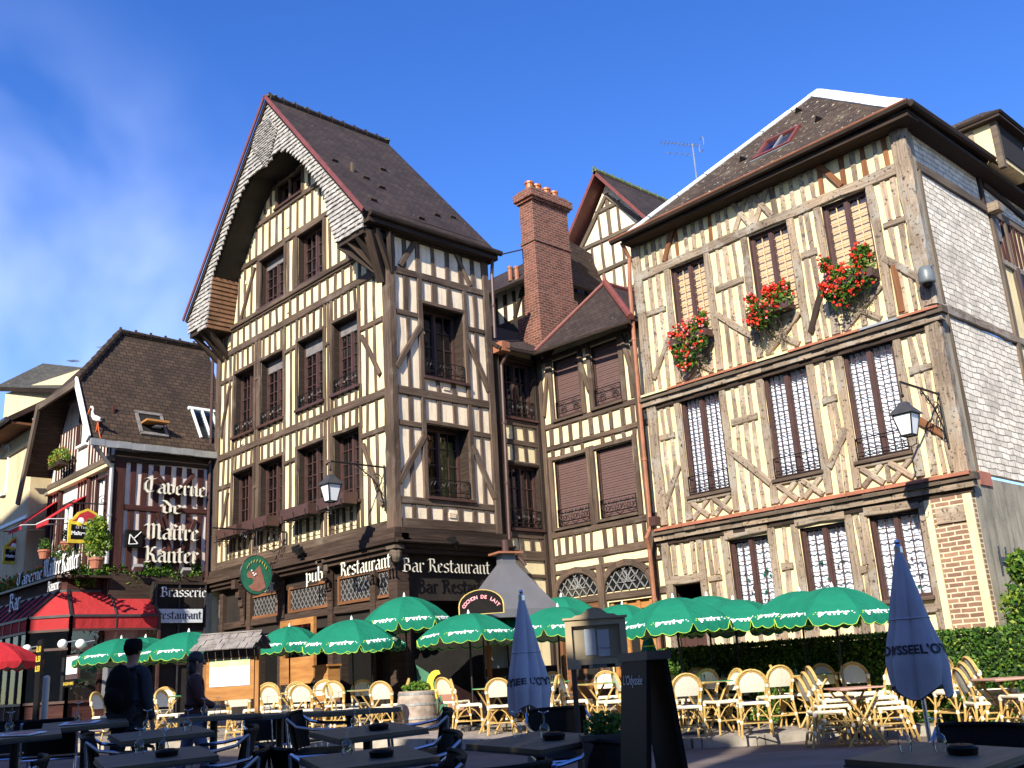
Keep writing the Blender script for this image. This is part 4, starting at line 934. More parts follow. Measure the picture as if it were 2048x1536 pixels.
studs(mb, PK, (-.6,), 14.2, 15.6, .14, 'timber_slate'); studs(mb, PK, (-1.0, -.2), 14.2, 15.0, .1, 'timber_slate'); studs(mb, PK, spread(-2.0, .9, 7), 13.15, 14.05, .11, 'timber_slate'); studs(mb, PK, spread(-2.8, 1.6, 11), 12.25, 13.05, .11, 'timber_slate'); studs(mb, PK, spread(-3.1, 2.1, 12), 10, 12.15, .12, 'timber_slate')
mb.build('timber_frame', H4)
mb = MB(); A1, A2 = Vector((-.6, 8.5, 16.25)), Vector((-.6, 15, 16.25))
slab(mb, [(2.6, 8.5, 12.2), (2.6, 15, 12.2), A2, A1], .1, 'roof_brown', 'red_paint'); slab(mb, [(-3.8, 15, 12.2), (-3.8, 8.5, 12.2), A1, A2], .1, 'roof_brown', 'red_paint'); rf = mb.build('roof', H4)
mb = MB(); ridge_tiles(mb, A1, A2, 'moss', .08, .42); mb.build('ridge', rf)
# ================================================================== right-hand house
random.seed(21)
YC, XR, XL = 4.6, 10.6, 3.68
H5 = empty('timber_house', (7.2, 7, .2), 'wide weathered half-timbered house with geraniums at its top windows and a whitewashed brick side', 'house')
PC = PL((0, YC, 0), (1, 0, 0), (0, -1, 0)); PD = PL((XR, 0, 0), (0, 1, 0), (1, 0, 0))
TOPW = [(4.74, 5.69, 8.1, 10.07), (6.9, 7.87, 8.1, 10.07), (8.69, 9.67, 8.1, 10.07)]
MIDW = [(4.62, 5.66, 4.72, 6.95), (6.8, 7.83, 4.7, 6.95), (8.64, 9.68, 4.72, 6.95)]
GRW = [(5.46, 6.42, 2.1, 3.64), (7.16, 8.15, 2.1, 3.64), (8.65, 9.62, 2.1, 3.66)]
DOOR = (3.85, 4.64, .25, 2.86)
mb = MB(); wall(mb, PC, [(XL, 0), (XR, 0), (XR, 11.3), (XL, 11.3)], TOPW+MIDW+GRW+[DOOR], 'plaster_cream_c', depth=.22, reveal='brown_paint')
mb.face([(XL, YC, 0), (XL, 10, 0), (XL, 10, 11.3), (XL, YC, 11.3)], 'plaster_cream_c'); mb.build('front_wall', H5)
G, S = 'timber_grey', 'timber_stud'
mb = MB()
beam(mb, PC, XL, 10.17, XR, 10.2, .22, .06, G, .02); beam(mb, PC, XL, 11.1, XR, 11.15, .2, .05, 'timber_dark')
def pier(a, b, z0, z1, rl, brace, n=2, bm=G):
    beam(mb, PC, a, rl, b, rl, .14, .05, G, .02)
    studs(mb, PC, spread(a+.02, b-.02, n), z0, rl-.08, .105, S, 0, .02, .025); studs(mb, PC, spread(a+.02, b-.02, n), rl+.08, z1, .105, S, 0, .02, .025)
    if brace: beam(mb, PC, *brace, .14, .06, bm, .012)
# posts beside the windows
for rows_, z0, z1 in ((TOPW, 7.32, 10.08), (MIDW, 4.22, 6.95), (GRW, .4, 3.75)):
    for w in rows_:
        for x in (w[0]-.1, w[1]+.1): beam(mb, PC, x, z0, x, z1, .165, .05, G, .016)
pier(3.95, 4.5, 7.32, 10.06, 9.18, (4.55, 8.5, 3.95, 7.6)); pier(5.92, 6.66, 7.32, 10.06, 9.15, (5.86, 8.6, 6.72, 7.8), 3); pier(8.1, 8.46, 7.32, 10.06, 9.16, (8.5, 8.45, 8.05, 7.5), 2, 'timber_dark'); pier(9.92, 10.38, 7.32, 10.06, 9.15, (9.82, 8.5, 10.45, 7.85), 2)
beam(mb, PC, 9.98, 7.35, 9.98, 8.3, .12, .06, 'timber_orange')
pier(3.95, 4.38, 4.2, 6.9, 6.17, (4.42, 5.45, 3.9, 4.6)); pier(5.9, 6.56, 4.2, 6.9, 6.1, (5.74, 5.55, 6.68, 4.65), 3); pier(8.08, 8.4, 4.2, 6.9, 6.05, (8.5, 5.4, 8.02, 4.72)); pier(9.92, 10.35, 4.2, 6.9, 6.18, (9.85, 5.3, 10.42, 4.8), 2, 'timber_orange')
pier(4.86, 5.2, 1.95, 3.72, 2.9, (5.0, 2.4, 5.35, 1.9), 2); pier(6.66, 6.92, 1.95, 3.72, 2.95, (6.7, 2.4, 6.98, 1.9), 1); pier(8.34, 8.46, 1.95, 3.72, 2.7, None, 1)
for x in (3.8, 10.46): beam(mb, PC, x, 4.2, x, 11.1, .24, .08, G, .02)
beam(mb, PC, 3.8, .3, 3.8, 3.8, .2, .07, G, .02)
# top band under the eaves, with crosses
tb = [u for u in spread(3.95, 10.35, 27) if not (6.55 < u < 7.62) and not (8.75 < u < 9.3)]
for i, u in enumerate(tb): studs(mb, PC, (u,), 10.29, 11.05, .11, 'timber_orange' if i in (4, 8, 17, 19) else S, 0, .02, .025)
for a, b in ((6.6, 7.02), (7.12, 7.56)): beam(mb, PC, a, 10.3, b, 11.05, .12, .05, S); beam(mb, PC, b, 10.3, a, 11.05, .12, .062, S)
studs(mb, PC, (7.07,), 10.29, 11.05, .12, S); studs(mb, PC, (7.64,), 10.29, 11.05, .14, 'timber_slate'); beam(mb, PC, 8.75, 11.05, 9.22, 10.32, .13, .07, 'timber_orange'); studs(mb, PC, (8.78, 9.26), 10.29, 11.05, .12, 'timber_orange'); beam(mb, PC, 4.95, 11.0, 4.62, 10.3, .12, .075, 'timber_orange')
# below the windows
for w in TOPW: studs(mb, PC, spread(w[0], w[1], 3), 7.32, 8.0, .12, S, 0, .02); beam(mb, PC, w[0], 8.0, w[1]-.1, 7.35, .12, .06, G); beam(mb, PC, w[1], 8.0, w[0]+.1, 7.35, .12, .07, G)
for w in MIDW:
    beam(mb, PC, w[0]-.05, 4.62, w[1]+.05, 4.62, .1, .06, G); c = (w[0]+w[1])/2
    for a, b in ((w[0]+.02, c-.08), (c+.08, w[1]-.02)): beam(mb, PC, a, 4.22, b, 4.58, .11, .05, S); beam(mb, PC, b, 4.22, a, 4.58, .11, .062, S)
    studs(mb, PC, (c,), 4.22, 4.58, .1, S)
for w in GRW: beam(mb, PC, w[0]-.05, 3.75, w[1]+.05, 3.76, .18, .075, G, .02)
beam(mb, PC, 3.75, 2.97, 4.75, 2.98, .18, .075, G, .02); studs(mb, PC, (4.0, 4.25, 4.5), 3.08, 3.75, .12, S); beam(mb, PC, 4.74, .3, 4.74, 3.75, .17, .07, G)
beam(mb, PC, 4.8, 1.88, 9.75, 1.88, .15, .07, G, .02); studs(mb, PC, spread(4.9, 9.6, 11), .9, 1.8, .15, S, 0, .02); beam(mb, PC, 4.8, .75, 9.75, .75, .25, .06, G)
mb.build('front_timber_frame', H5)
mb = MB() # heavy weathered corner posts
for z0, z1 in ((7.3, 11.1), (4.15, 6.95)):
    rows = []; n = 14
    for i in range(n+1):
        z = z0+(z1-z0)*i/n; j = lambda: random.uniform(-.018, .018)
        rows.append([Vector((XR-.17+j(), YC-.1+j(), z)), Vector((XR+.02+j(), YC-.11+j(), z)), Vector((XR+.07+j(), YC-.05+j(), z)), Vector((XR+.06+j(), YC+.12+j(), z)), Vector((XR-.17, YC+.12, z))])
    mb.grid(rows, G, True)
for i, uvs in enumerate(mb.uv): mb.uv[i] = [(mb.v[k].z, (mb.v[k].x-mb.v[k].y)) for k in mb.f[i]]
mb.build('corner_posts', H5)
for i, w in enumerate(TOPW):
    window(PC, *w, H5, inset=.16, nrow=11, ncol=2, glassm='glass_clear', fill='blind', fillm='blind_tan', arch=0, mun=.014, sill=False, border=.06, mull=.09, munm='blind_tan')
for i, w in enumerate(MIDW):
    ww = window(PC, *w, H5, inset=.1, nrow=12, ncol=3, glassm='glass_clear', fill='curtain', fillm='curtain_white', arch=0, mun=.013, border=.05, mull=.1, fmat='brown_paint')
    railing(PC, w[0]+.0, w[1]-.0, w[2]+.02, w[2]+.42, .04, ww, 'bars')
    m2 = MB() # wavy leading across the panes
    for k in range(1, 12):
        z = w[2]+.06+(w[3]-w[2]-.12)*k/12; s = 1 if k % 2 else -1
        for x0, x1 in ((w[0]+.1, (w[0]+w[1])/2-.07), ((w[0]+w[1])/2+.07, w[1]-.1)):
            m2.tube([PC.P(x0+(x1-x0)*t/8, z-.08+.03*s*abs(sin(pi*t/4)), -.07) for t in range(9)], .006, 'lead_dark', 4, False)
    m2.build('leading', ww)
for i, w in enumerate(GRW):
    ww = window(PC, *w, H5, inset=.14, nrow=7, ncol=2, glassm='glass_clear', fill='curtain', fillm='curtain_white', arch=0, mun=.016, border=.05, mull=.09)
    m2 = MB(); random.seed(31+i)
    for k in range(1, 8):
        z = w[2]+.06+(w[3]-w[2]-.12)*k/7
        for x0, x1 in ((w[0]+.1, (w[0]+w[1])/2-.07), ((w[0]+w[1])/2+.07, w[1]-.1)):
            m2.tube([PC.P(x0+(x1-x0)*t/8, z-.05-.035*abs(sin(pi*t/4)), -.11) for t in range(9)], .007, 'lead_dark', 4, False)
    m2.build('leading', ww)
    m2 = MB()
    for k in range(16):
        x, z = random.uniform(w[0]+.15, w[1]-.15), random.uniform(w[2]+.1, w[2]+.85); m2.ball(PC.P(x, z, -.2), random.uniform(.02, .045), random.choice(('green_canopy', 'alu_blue', 'lead_dark')), 6, (1, .25, 1.3))
    m2.build('window_ornaments', ww)
mb = MB(); rbar(mb, PC, DOOR[0], DOOR[1], DOOR[2], 2.5, -.2, -.14, 'brown_paint')
for x in (DOOR[0]+.06, (DOOR[0]+DOOR[1])/2, DOOR[1]-.06): rbar(mb, PC, x-.045, x+.045, DOOR[2], 2.5, -.14, -.11, 'brown_paint')
for z in (.35, 1.2, 2.4): rbar(mb, PC, DOOR[0], DOOR[1], z-.05, z+.05, -.14, -.115, 'brown_paint')
d = mb.build('door', H5); mb = MB(); mb.ball(PC.P(DOOR[1]-.12, 1.2, -.09), .035, 'zinc', 8); mb.build('handle', d)
# moulded jetties with terracotta capping
def jetty(z, cap, name):
    mb = MB(); n = 24
    for z0, z1, o, mt in ((z, z+.13, .2, 'timber_slate'), (z-.12, z, .14, G), (z-.22, z-.12, .07, 'timber_dark')):
        for i in range(n):
            a, b = XL-.1+(XR+o-XL+.1)*i/n, XL-.1+(XR+o-XL+.1)*(i+1)/n; e = random.uniform(-.01, .01)
            c = PC.P((a+b)/2, (z0+z1)/2, (o+e)/2-.02); mb.box(c, PC.u*((b-a)/2), Vector((0, 0, (z1-z0)/2-.002+e*.3)), PC.n*((o+e)/2+.02), mt, True)
    jb = mb.build(name, H5); mb = MB(); n = 9; random.seed(int(z*10))
    for i in range(n):
        a, b = XL+(XR-XL+.15)*i/n, XL+(XR-XL+.15)*(i+1)/n-.01; mt = 'terracotta' if cap and random.random() < .85 else 'plaster_cream_c'
        mt = mt if not (z > 6 and i == 7) else 'zinc'
        mb.face([PC.P(a, z+.2, 0.0), PC.P(b, z+.2, 0.0), PC.P(b, z+.135, .24), PC.P(a, z+.135, .24)], mt); mb.face([PC.P(a, z+.135, .24), PC.P(b, z+.135, .24), PC.P(b, z+.09, .24), PC.P(a, z+.09, .24)], mt)
    mb.build('jetty_capping', jb)
jetty(7.08, True, 'upper_jetty'); jetty(3.98, True, 'lower_jetty')
# brick pier on the ground floor corner, with its sign board
mb = MB(); mb.bx(9.92, XR+.02, YC-.1, YC+.3, .1, 3.76, 'brick_pier'); mb.bx(9.78, 9.9, YC-.09, YC+.2, .1, 3.76, 'plaster_cream_c'); mb.bx(XR-.1, XR+.05, YC-.13, YC-.1, .1, 3.76, 'plaster_cream_c')
pr = mb.build('brick_pier', H5); mb = MB(); mb.bx(9.98, 10.5, YC-.14, YC-.1, 3.3, 3.58, 'timber_stud'); mb.build('board', pr)
# ---- side wall
mb = MB()
def dface(y0, y1, z0, z1, mt, o=0): rbar(mb, PD, y0, y1, z0, z1, -.1, o, mt)
dface(YC, 4.98, 4.15, 11.2, 'plaster_grey', .02); dface(YC+.1, 12, 0, 4.1, 'plaster_grey', .03); dface(5.0, 8.35, 4.2, 7.2, 'brick_pale'); dface(5.0, 8.3, 7.4, 10.2, 'brick_pale'); dface(5.0, 12, 10.42, 11.3, 'brick_pale', -.01); dface(8.4, 12, 4.2, 10.4, 'plaster_cream_c', -.005)
mb.build('side_wall', H5)
mb = MB()
for i, (y0, z0, y1, z1, w, mt) in enumerate(((4.9, 10.28, 12, 10.36, .2, 'timber_slate'), (4.9, 7.3, 12, 7.34, .18, G), (8.4, 4.2, 8.45, 10.3, .2, 'timber_slate'), (9.15, 7.4, 9.15, 10.3, .12, 'timber_slate'), (8.45, 9.15, 12, 9.2, .14, G), (8.15, 10.4, 8.15, 11.3, .16, 'timber_dark'), (8.3, 10.95, 10.5, 10.75, .14, 'timber_dark'), (5.02, 4.2, 5.02, 7.2, .05, 'timber_slate'), (4.98, 7.4, 4.98, 10.2, .05, 'timber_slate'))):
    beam(mb, PD, y0, z0, y1, z1, w, .05, mt, .015)
studs(mb, PD, (8.75, 8.95, 9.4, 9.65, 9.9, 10.2), 9.25, 10.25, .09, 'timber_red'); rbar(mb, PD, 9.25, 10.3, 7.6, 9.1, 0, .03, 'dark_void'); rbar(mb, PD, 9.18, 9.28, 7.5, 9.15, 0, .09, 'brown_paint'); rbar(mb, PD, 9.9, 10.2, 7.6, 9.1, .03, .07, 'brown_paint')
mb.bx(XR, XR+.28, 8.2, 8.5, 10.22, 10.42, G); rbar(mb, PD, 8.55, 8.75, 9.65, 10.2, .0, .04, 'blind_grey'); rbar(mb, PD, 5.0, 5.5, 3.95, 4.2, .03, .06, 'terracotta')
mb.build('side_timber_frame', H5)
# ---- hipped roof with zinc hips
ZE = 11.12; E0, E1, AX = Vector((3.72, 4.12, ZE)), Vector((10.98, 4.12, ZE+.1)), Vector((7.84, 7, 14.22))
E2, E3 = Vector((10.98, 12.6, ZE+.3)), Vector((3.72, 12.6, ZE)); AX2 = Vector((7.7, 9.2, 14.2))
mb = MB(); slab(mb, [E0, E1, AX], .1, 'roof_right', 'timber_dark'); slab(mb, [E1, E2, AX2, AX], .1, 'roof_right', 'timber_dark'); slab(mb, [E2, E3, AX2], .1, 'roof_right'); slab(mb, [E3, E0, AX, AX2], .1, 'roof_right', 'timber_dark')
rf = mb.build('roof', H5)
mb = MB()
def strip(a, b, w, n, mt='white_metal'):
    a, b = Vector(a), Vector(b); nn = (AX-E0).cross(E1-E0); nn = nn if nn.z > 0 else -nn; nn.normalize(); d = (b-a).normalized(); s = d.cross(nn)
    if s.z > 0: s = -s
    if n: pass
    k = max(1, int((b-a).length/.75))
    for i in range(k):
        p, q = a.lerp(b, i/k)+nn*(.03+.006*(i % 2)), a.lerp(b, (i+1)/k-.004)+nn*(.03+.006*(i % 2)); mb.face([p, q, q+s*w, p+s*w], mt); mb.face([p+s*w, q+s*w, q+s*w-nn*.04, p+s*w-nn*.04], mt); mb.face([p, p-s*.12-Vector((0, 0, .08)), q-s*.12-Vector((0, 0, .08)), q], mt)
strip(E0, AX, .2, 0); strip(AX, E1, .26, 0); mb.build('zinc_hips', rf)
mb = MB(); gutter(mb, E0+Vector((-.25, -.06, -.05)), E1+Vector((.05, -.06, -.05)), 'timber_dark', .075); gutter(mb, E1+Vector((.06, 0, -.05)), E2+Vector((.06, 0, -.05)), 'timber_dark', .075)
mb.tube([E0+Vector((-.25, -.13, -.02)), E1+Vector((.05, -.13, -.02))], .02, 'copper', 5)
mb.bx(3.72, 10.95, 4.15, 4.6, ZE-.16, ZE-.08, 'timber_dark'); mb.bx(10.6, 10.95, 4.15, 12.6, ZE-.1, ZE-.02, 'timber_dark'); mb.build('gutter', rf)
nn = (AX-E0).cross(E1-E0); nn = (nn if nn.z > 0 else -nn).normalized(); up_ = nn.cross(Vector((1, 0, 0))); up_ = up_ if up_.z > 0 else -up_
mb = MB(); c = E0+Vector((3.95, 0, 0)); c = c+up_*1.42+nn*.05; hw, hh = .42, .42
for s in (-1, 1): mb.box(c+Vector((s*hw, 0, 0)), (.035, 0, 0), up_*hh, nn*.05, 'red_paint'); mb.box(c+up_*(s*hh), (hw+.06, 0, 0), up_*.04, nn*.055, 'red_paint')
mb.box(c, (.018, 0, 0), up_*hh, nn*.03, 'zinc'); mb.box(c-up_*(hh+.1), (hw+.1, 0, 0), up_*.02, nn*.03, 'zinc'); sk = mb.build('skylight', rf)
mb = MB(); mb.box(c, (hw-.02, 0, 0), up_*(hh-.03), nn*.012, 'glass_dark'); mb.box(c-nn*.02, (hw-.02, 0, 0), up_*(hh-.03), nn*.005, 'navy_print'); mb.build('pane', sk)
mb = MB()
for px, py in ((1489, 318), (1600, 221), (1640, 238)):
    d = ray(px, py); t = (E0-C0).dot(nn)/d.dot(nn); p = C0+d*t
    mb.face([p+nn*.14-up_*.1, p+Vector((.1, 0, 0))-up_*.1, p+up_*.12], 'timber_dark'); mb.face([p+nn*.14-up_*.1, p-Vector((.1, 0, 0))-up_*.1, p+up_*.12], 'roof_right'); mb.face([p+Vector((.1, 0, 0))-up_*.1+nn*.01, p-Vector((.1, 0, 0))-up_*.1+nn*.01, p+nn*.14-up_*.1], 'dark_void')
mb.build('roof_vents', rf)
# dormer over the side
def hxp(X, x, y): return hx(X, x, y)
DY0 = 8.0
p0, p1 = hy(DY0, 1912, 270), hy(DY0, 1985, 235); 
x0, x1, z1 = p0.x-.2, p1.x, p1.z
mb = MB(); mb.bx(x0-.6, x1, DY0, DY0+1.6, 11.2, z1+.02, 'plaster_cream_c'); mb.bx(x1-.02, x1+.03, DY0+.12, DY0+1.5, 11.3, z1-.1, 'dark_void')
mb.bx(x1-.08, x1+.05, DY0-.03, DY0+.1, 11.0, z1, 'timber_slate'); mb.bx((x0+x1)/2-.05, (x0+x1)/2+.05, DY0-.03, DY0+.05, 11.2, z1, 'timber_stud')
dm_ = mb.build('dormer', rf); mb = MB(); za = z1+.02; ax_ = Vector(((x0+x1)/2+.05, DY0+.8, za+.62)); ar_ = Vector((x0-1.2, DY0+.8, za+.62))
a, b, c_, d_ = Vector((x0-1.4, DY0-.3, za)), Vector((x1+.25, DY0-.2, za)), Vector((x1+.25, DY0+1.8, za)), Vector((x0-1.4, DY0+1.9, za))
slab(mb, [a, b, ax_, ar_], .06, 'roof_right', 'timber_dark'); slab(mb, [b, c_, ax_], .06, 'roof_right', 'timber_dark'); slab(mb, [c_, d_, ar_, ax_], .06, 'roof_right', 'timber_dark'); mb.bx(x0-.6, x1+.2, DY0-.18, DY0+1.78, za-.12, za-.07, 'timber_dark'); mb.build('dormer_roof', dm_)
pts = [(E0.x-.02, YC-.42, ZE-.1), (3.72, YC-.2, ZE-.45), (3.62, YC-.16, 10), (3.55, YC-.14, 7.3), (3.52, YC-.14, 4.2), (3.5, YC-.3, 3.95), (3.46, YC-.18, 3.7), (3.46, YC-.16, .4)]
downpipe(H5, pts, 'copper', .05); mb = MB(); mb.bx(3.6, 3.78, YC-.28, YC-.1, 4.2, 4.4, 'brown_paint'); mb.build('hopper', H5)

# ================================================================== tavern on the left
random.seed(5)
XT, YT = -8.72, -2.85
H6 = empty('tavern_house', (-11, -1.2, .3), 'brown-roofed tavern with red and white timbering and gothic lettering left of the tall gabled house', 'house')
PT = PL((XT, 0, 0), (0, 1, 0), (1, 0, 0)); PU = PL((0, YT, 0), (1, 0, 0), (0, -1, 0))
XTL = -13.5
mb = MB(); wall(mb, PT, [(YT, 0), (0, 0), (0, 7.9), (YT, 7.9)], [], 'plaster_pink')
wf = [(-11.35, -10.75, 8.3, 9.4), (-9.75, -9.15, 5.6, 7.0), (-12.3, -11.4, 5.4, 6.7)]
wall(mb, PU, [(XTL, 0), (XT, 0), (XT, 7.9), (-10.0, 10.0), (-12.3, 10.0), (XTL, 7.9)], wf, 'plaster_pink', depth=.2); mb.face([(XTL, YT, 0), (XTL, 2, 0), (XTL, 2, 7.9), (XTL, YT, 7.9)], 'plaster_pink')
mb.build('wall', H6)
R_ = 'timber_red'; mb = MB()
beam(mb, PT, YT, 7.5, 0, 7.56, .3, .07, 'timber_dark'); beam(mb, PT, YT, 6.13, 0, 6.16, .15, .06, R_); beam(mb, PT, YT, 4.4, 0, 4.4, .2, .06, R_); beam(mb, PT, YT+.15, 4.3, YT+.15, 7.4, .3, .08, R_); beam(mb, PT, -.1, 4.3, -.1, 7.4, .14, .08, R_)
us = spread(-2.5, -.2, 7); studs(mb, PT, us, 6.2, 7.36, .16, R_); studs(mb, PT, us, 4.5, 6.06, .17, R_); beam(mb, PT, -1.75, 7.2, -1.2, 6.5, .11, .075, R_); beam(mb, PT, -.6, 7.2, -1.15, 6.5, .11, .078, R_)
beam(mb, PT, -1.6, 6.05, -1.0, 4.5, .12, .08, R_); beam(mb, PT, -.5, 5.9, -1.1, 4.6, .12, .085, R_)
beam(mb, PU, XTL, 7.45, XT, 7.45, .18, .12, 'timber_slate'); beam(mb, PU, XTL, 7.25, XT, 7.25, .1, .18, 'plaster_cream', .004); beam(mb, PU, XTL, 4.5, XT, 4.5, .25, .08, R_); beam(mb, PU, XTL+.4, 9.9, -9.9, 9.9, .2, .1, 'timber_slate')
studs(mb, PU, [x for x in spread(-13.2, -8.9, 20) if not -11.5 < x < -10.65], 7.56, 9.0, .065, R_); studs(mb, PU, [x for x in spread(-13.2, -8.9, 20) if not (-12.4 < x < -11.3 or -9.8 < x < -9.1)], 4.6, 7.2, .075, R_)
for x in (XT-.1, -10.3, -12.5, XTL+.1): beam(mb, PU, x, .4, x, 7.4, .18, .09, R_)
mb.build('timber_frame', H6)
for w in wf: window(PU, *w, H6, inset=.1, nrow=3, fmat='white_metal', arch=.06, archm=R_)
mb = MB(); RX6, RZ6 = -11.1, 11.9; ex, ez = -8.42, 7.85; yf = -3.65; yr = -1.95
hipx, hipz = -9.62, 9.75
slab(mb, [(ex, yf, ez), (ex, 0.6, ez), (RX6, .9, RZ6), (RX6, yr, RZ6), (hipx, yf, hipz)], .1, 'roof_tavern', 'timber_dark')
lx = 2*RX6-ex; lhx = 2*RX6-hipx
slab(mb, [(lx, .6, ez), (lx, yf, ez), (lhx, yf, hipz), (RX6, yr, RZ6), (RX6, .9, RZ6)], .1, 'roof_tavern', 'timber_dark'); slab(mb, [(hipx, yf, hipz), (RX6, yr, RZ6), (lhx, yf, hipz)], .08, 'roof_tavern', 'timber_dark'); rf = mb.build('roof', H6)
mb = MB(); ridge_tiles(mb, (RX6, yr, RZ6+.04), (RX6, .9, RZ6+.04), 'roof_tavern', .1, .42); ridge_tiles(mb, (hipx, yf, hipz+.04), (RX6, yr, RZ6+.04), 'roof_tavern', .1, .38, False); mb.build('ridge', rf)
mb = MB(); mb.bar((ex-.02, yf-.03, ez+.0), (hipx-.05, yf-.03, hipz+.05), .05, .2, 'white_metal', Vector((1, 0, .63)).normalized()); mb.build('barge_board', rf)
mb = MB(); mb.bar((lx, yf-.03, ez-.9), (lhx, yf-.03, hipz), .08, .22, 'timber_slate', Vector((-1, 0, .6)).normalized()); mb.bar((lhx, yf-.02, hipz-.08), (hipx, yf-.02, hipz-.08), .08, .2, 'timber_slate'); mb.build('gable_timbers', rf)
mb = MB(); n = 10
for i in range(n): y0, y1 = yf+(-.05-yf)*i/n, yf+(-.05-yf)*(i+1)/n; e = random.uniform(-.012, .012); mb.bx(ex+.0, ex+.1+e, y0, y1, ez-.2+e, ez-.02+e, 'zinc')
mb.build('gutter', rf)
downpipe(H6, [(ex+.0, yf+.15, ez-.2), (XT+.1, YT-.1, ez-.7), (XT+.1, YT-.1, 4.6)], 'zinc', .06)
nn = Vector((RZ6-ez, 0, ex-RX6)).normalized(); nn = nn if nn.x > 0 else -nn; up_ = Vector((RX6-ex, 0, RZ6-ez)).normalized()
def roofpt(px, py):
    d = ray(px, py); t = (Vector((ex, 0, ez))-C0).dot(nn)/d.dot(nn); return C0+d*t
# open roof window
c = roofpt(302, 850); mb = MB(); hw, hh = .36, .42
for s in (-1, 1): mb.box(c+Vector((0, s*hw, 0)), (0, .04, 0), up_*hh, nn*.07, 'blind_grey'); mb.box(c+up_*(s*hh), (0, hw+.04, 0), up_*.05, nn*.07, 'blind_grey')
mb.box(c+nn*.02, (0, hw-.04, 0), up_*(hh-.05), nn*.01, 'dark_void'); sk = mb.build('roof_window', rf)
mb = MB(); q = (up_*-.5+nn*.85).normalized(); s0 = c+up_*.0; mb.box(s0+q*.22, (0, hw-.04, 0), q*.25, q.cross(Vector((0, 1, 0)))*.03, 'oak'); mb.box(s0+q*.22+Vector((0, .1, -.1)), (0, .12, 0), q*.12, q.cross(Vector((0, 1, 0)))*.01, 'paper'); mb.build('sash', sk)
c = roofpt(412, 850); mb = MB(); hw, hh = .32, .62
for s in (-1, 0, 1): mb.box(c+Vector((0, s*hw, 0)), (0, .03, 0), up_*hh, nn*.06, 'white_metal')
mb.box(c+up_*hh, (0, hw+.1, 0), up_*.05, nn*.07, 'white_metal'); sk = mb.build('roof_window', rf); mb = MB(); mb.box(c+nn*.02, (0, hw-.02, 0), up_*(hh-.03), nn*.01, 'glass_dark'); mb.box(c+nn*.0, (0, hw-.02, 0), up_*(hh-.03), nn*.004, 'navy_print'); mb.build('pane', sk)

# ---- veranda with red awning roof
H7 = empty('veranda', (-9.5, -4.2, .2), 'glazed veranda with bright red roof panels wrapped round the foot of the tavern', 'veranda')
VX, VY = -8.1, -4.7; CH = .75
vz0, vz1, vz2 = 2.9, 3.24, 3.92
def vpt(k, z, inn=0): return [(-17.5, VY+inn, z), (VX-CH, VY+inn, z), (VX-inn*.7, VY+CH+inn*.3, z), (VX-inn, -1.75, z)][k]
mb = MB()
def vp(k, z, i): p = [(-17.5, VY+i), (VX-CH-i*.2, VY+i), (VX-i, VY+CH+i*.2), (VX-i, -1.7)][k]; return Vector((p[0], p[1], z))
for k, n in ((0, 14), (1, 1), (2, 2)):
    for j in range(n):
        a0, a1 = vp(k, vz1, 0).lerp(vp(k+1, vz1, 0), j/n), vp(k, vz1, 0).lerp(vp(k+1, vz1, 0), (j+1)/n); b0, b1 = vp(k, vz2, .75).lerp(vp(k+1, vz2, .75), j/n), vp(k, vz2, .75).lerp(vp(k+1, vz2, .75), (j+1)/n)
        mb.face([a0, a1, b1, b0], 'red_awning' if k else 'red_canopy'); dz = Vector((0, 0, vz0-vz1)); mb.face([a0+dz, a1+dz, a1, a0], 'red_awning')
mb.build('red_panels', H7)
mb = MB()
for k, n in ((0, 14), (1, 1), (2, 2)):
    for j in range(n+1):
        a, b = vp(k, vz1, 0).lerp(vp(k+1, vz1, 0), j/n), vp(k, vz2, .75).lerp(vp(k+1, vz2, .75), j/n); w_ = .07 if (k and j in (0, n)) or (k == 0 and j == n) else .035
        mb.bar(a+Vector((0, 0, .02)), b+Vector((0, 0, .02)), w_, .06, 'lead_dark'); mb.bar(Vector((a.x, a.y, .3)), a, w_, w_, 'brown_paint' if k else 'lead_dark', (1, 0, 0))
    for z, i in ((vz1, 0), (vz0, 0), (vz2, .75), (1.2, 0), (2.45, 0)): mb.bar(vp(k, z, i), vp(k+1, z, i), .06, .06, 'lead_dark' if z > 3 else 'brown_paint')
    mb.bar(vp(k, vz2+.16, .8), vp(k+1, vz2+.16, .8), .05, .35, 'timber_red'); mb.bar(vp(k, vz2+.36, .7), vp(k+1, vz2+.36, .7), .2, .06, 'brown_paint')
mb.bx(-17, XT+.3, YT-.9, YT, vz2+.3, vz2+.36, 'timber_dark'); mb.bx(XT, VX-.8, YT-1, -1.5, vz2+.3, vz2+.36, 'timber_dark'); mb.build('frame', H7)
mb = MB()
for k in (0, 1, 2):
    a, b = vp(k, 0, .02), vp(k+1, 0, .02); mb.face([a+Vector((0, 0, 1.2)), b+Vector((0, 0, 1.2)), b+Vector((0, 0, vz0)), a+Vector((0, 0, vz0))], 'glass_dark')
mb.build('glazing', H7); mb = MB()
for k in (0, 1, 2):
    a, b = vp(k, 0, .03), vp(k+1, 0, .03); mb.face([a+Vector((0, 0, .2)), b+Vector((0, 0, .2)), b+Vector((0, 0, 1.2)), a+Vector((0, 0, 1.2))], 'timber_red')
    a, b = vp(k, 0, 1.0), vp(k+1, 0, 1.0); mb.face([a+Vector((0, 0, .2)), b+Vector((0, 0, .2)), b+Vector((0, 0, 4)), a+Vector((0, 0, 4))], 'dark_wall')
mb.build('panelling', H7)
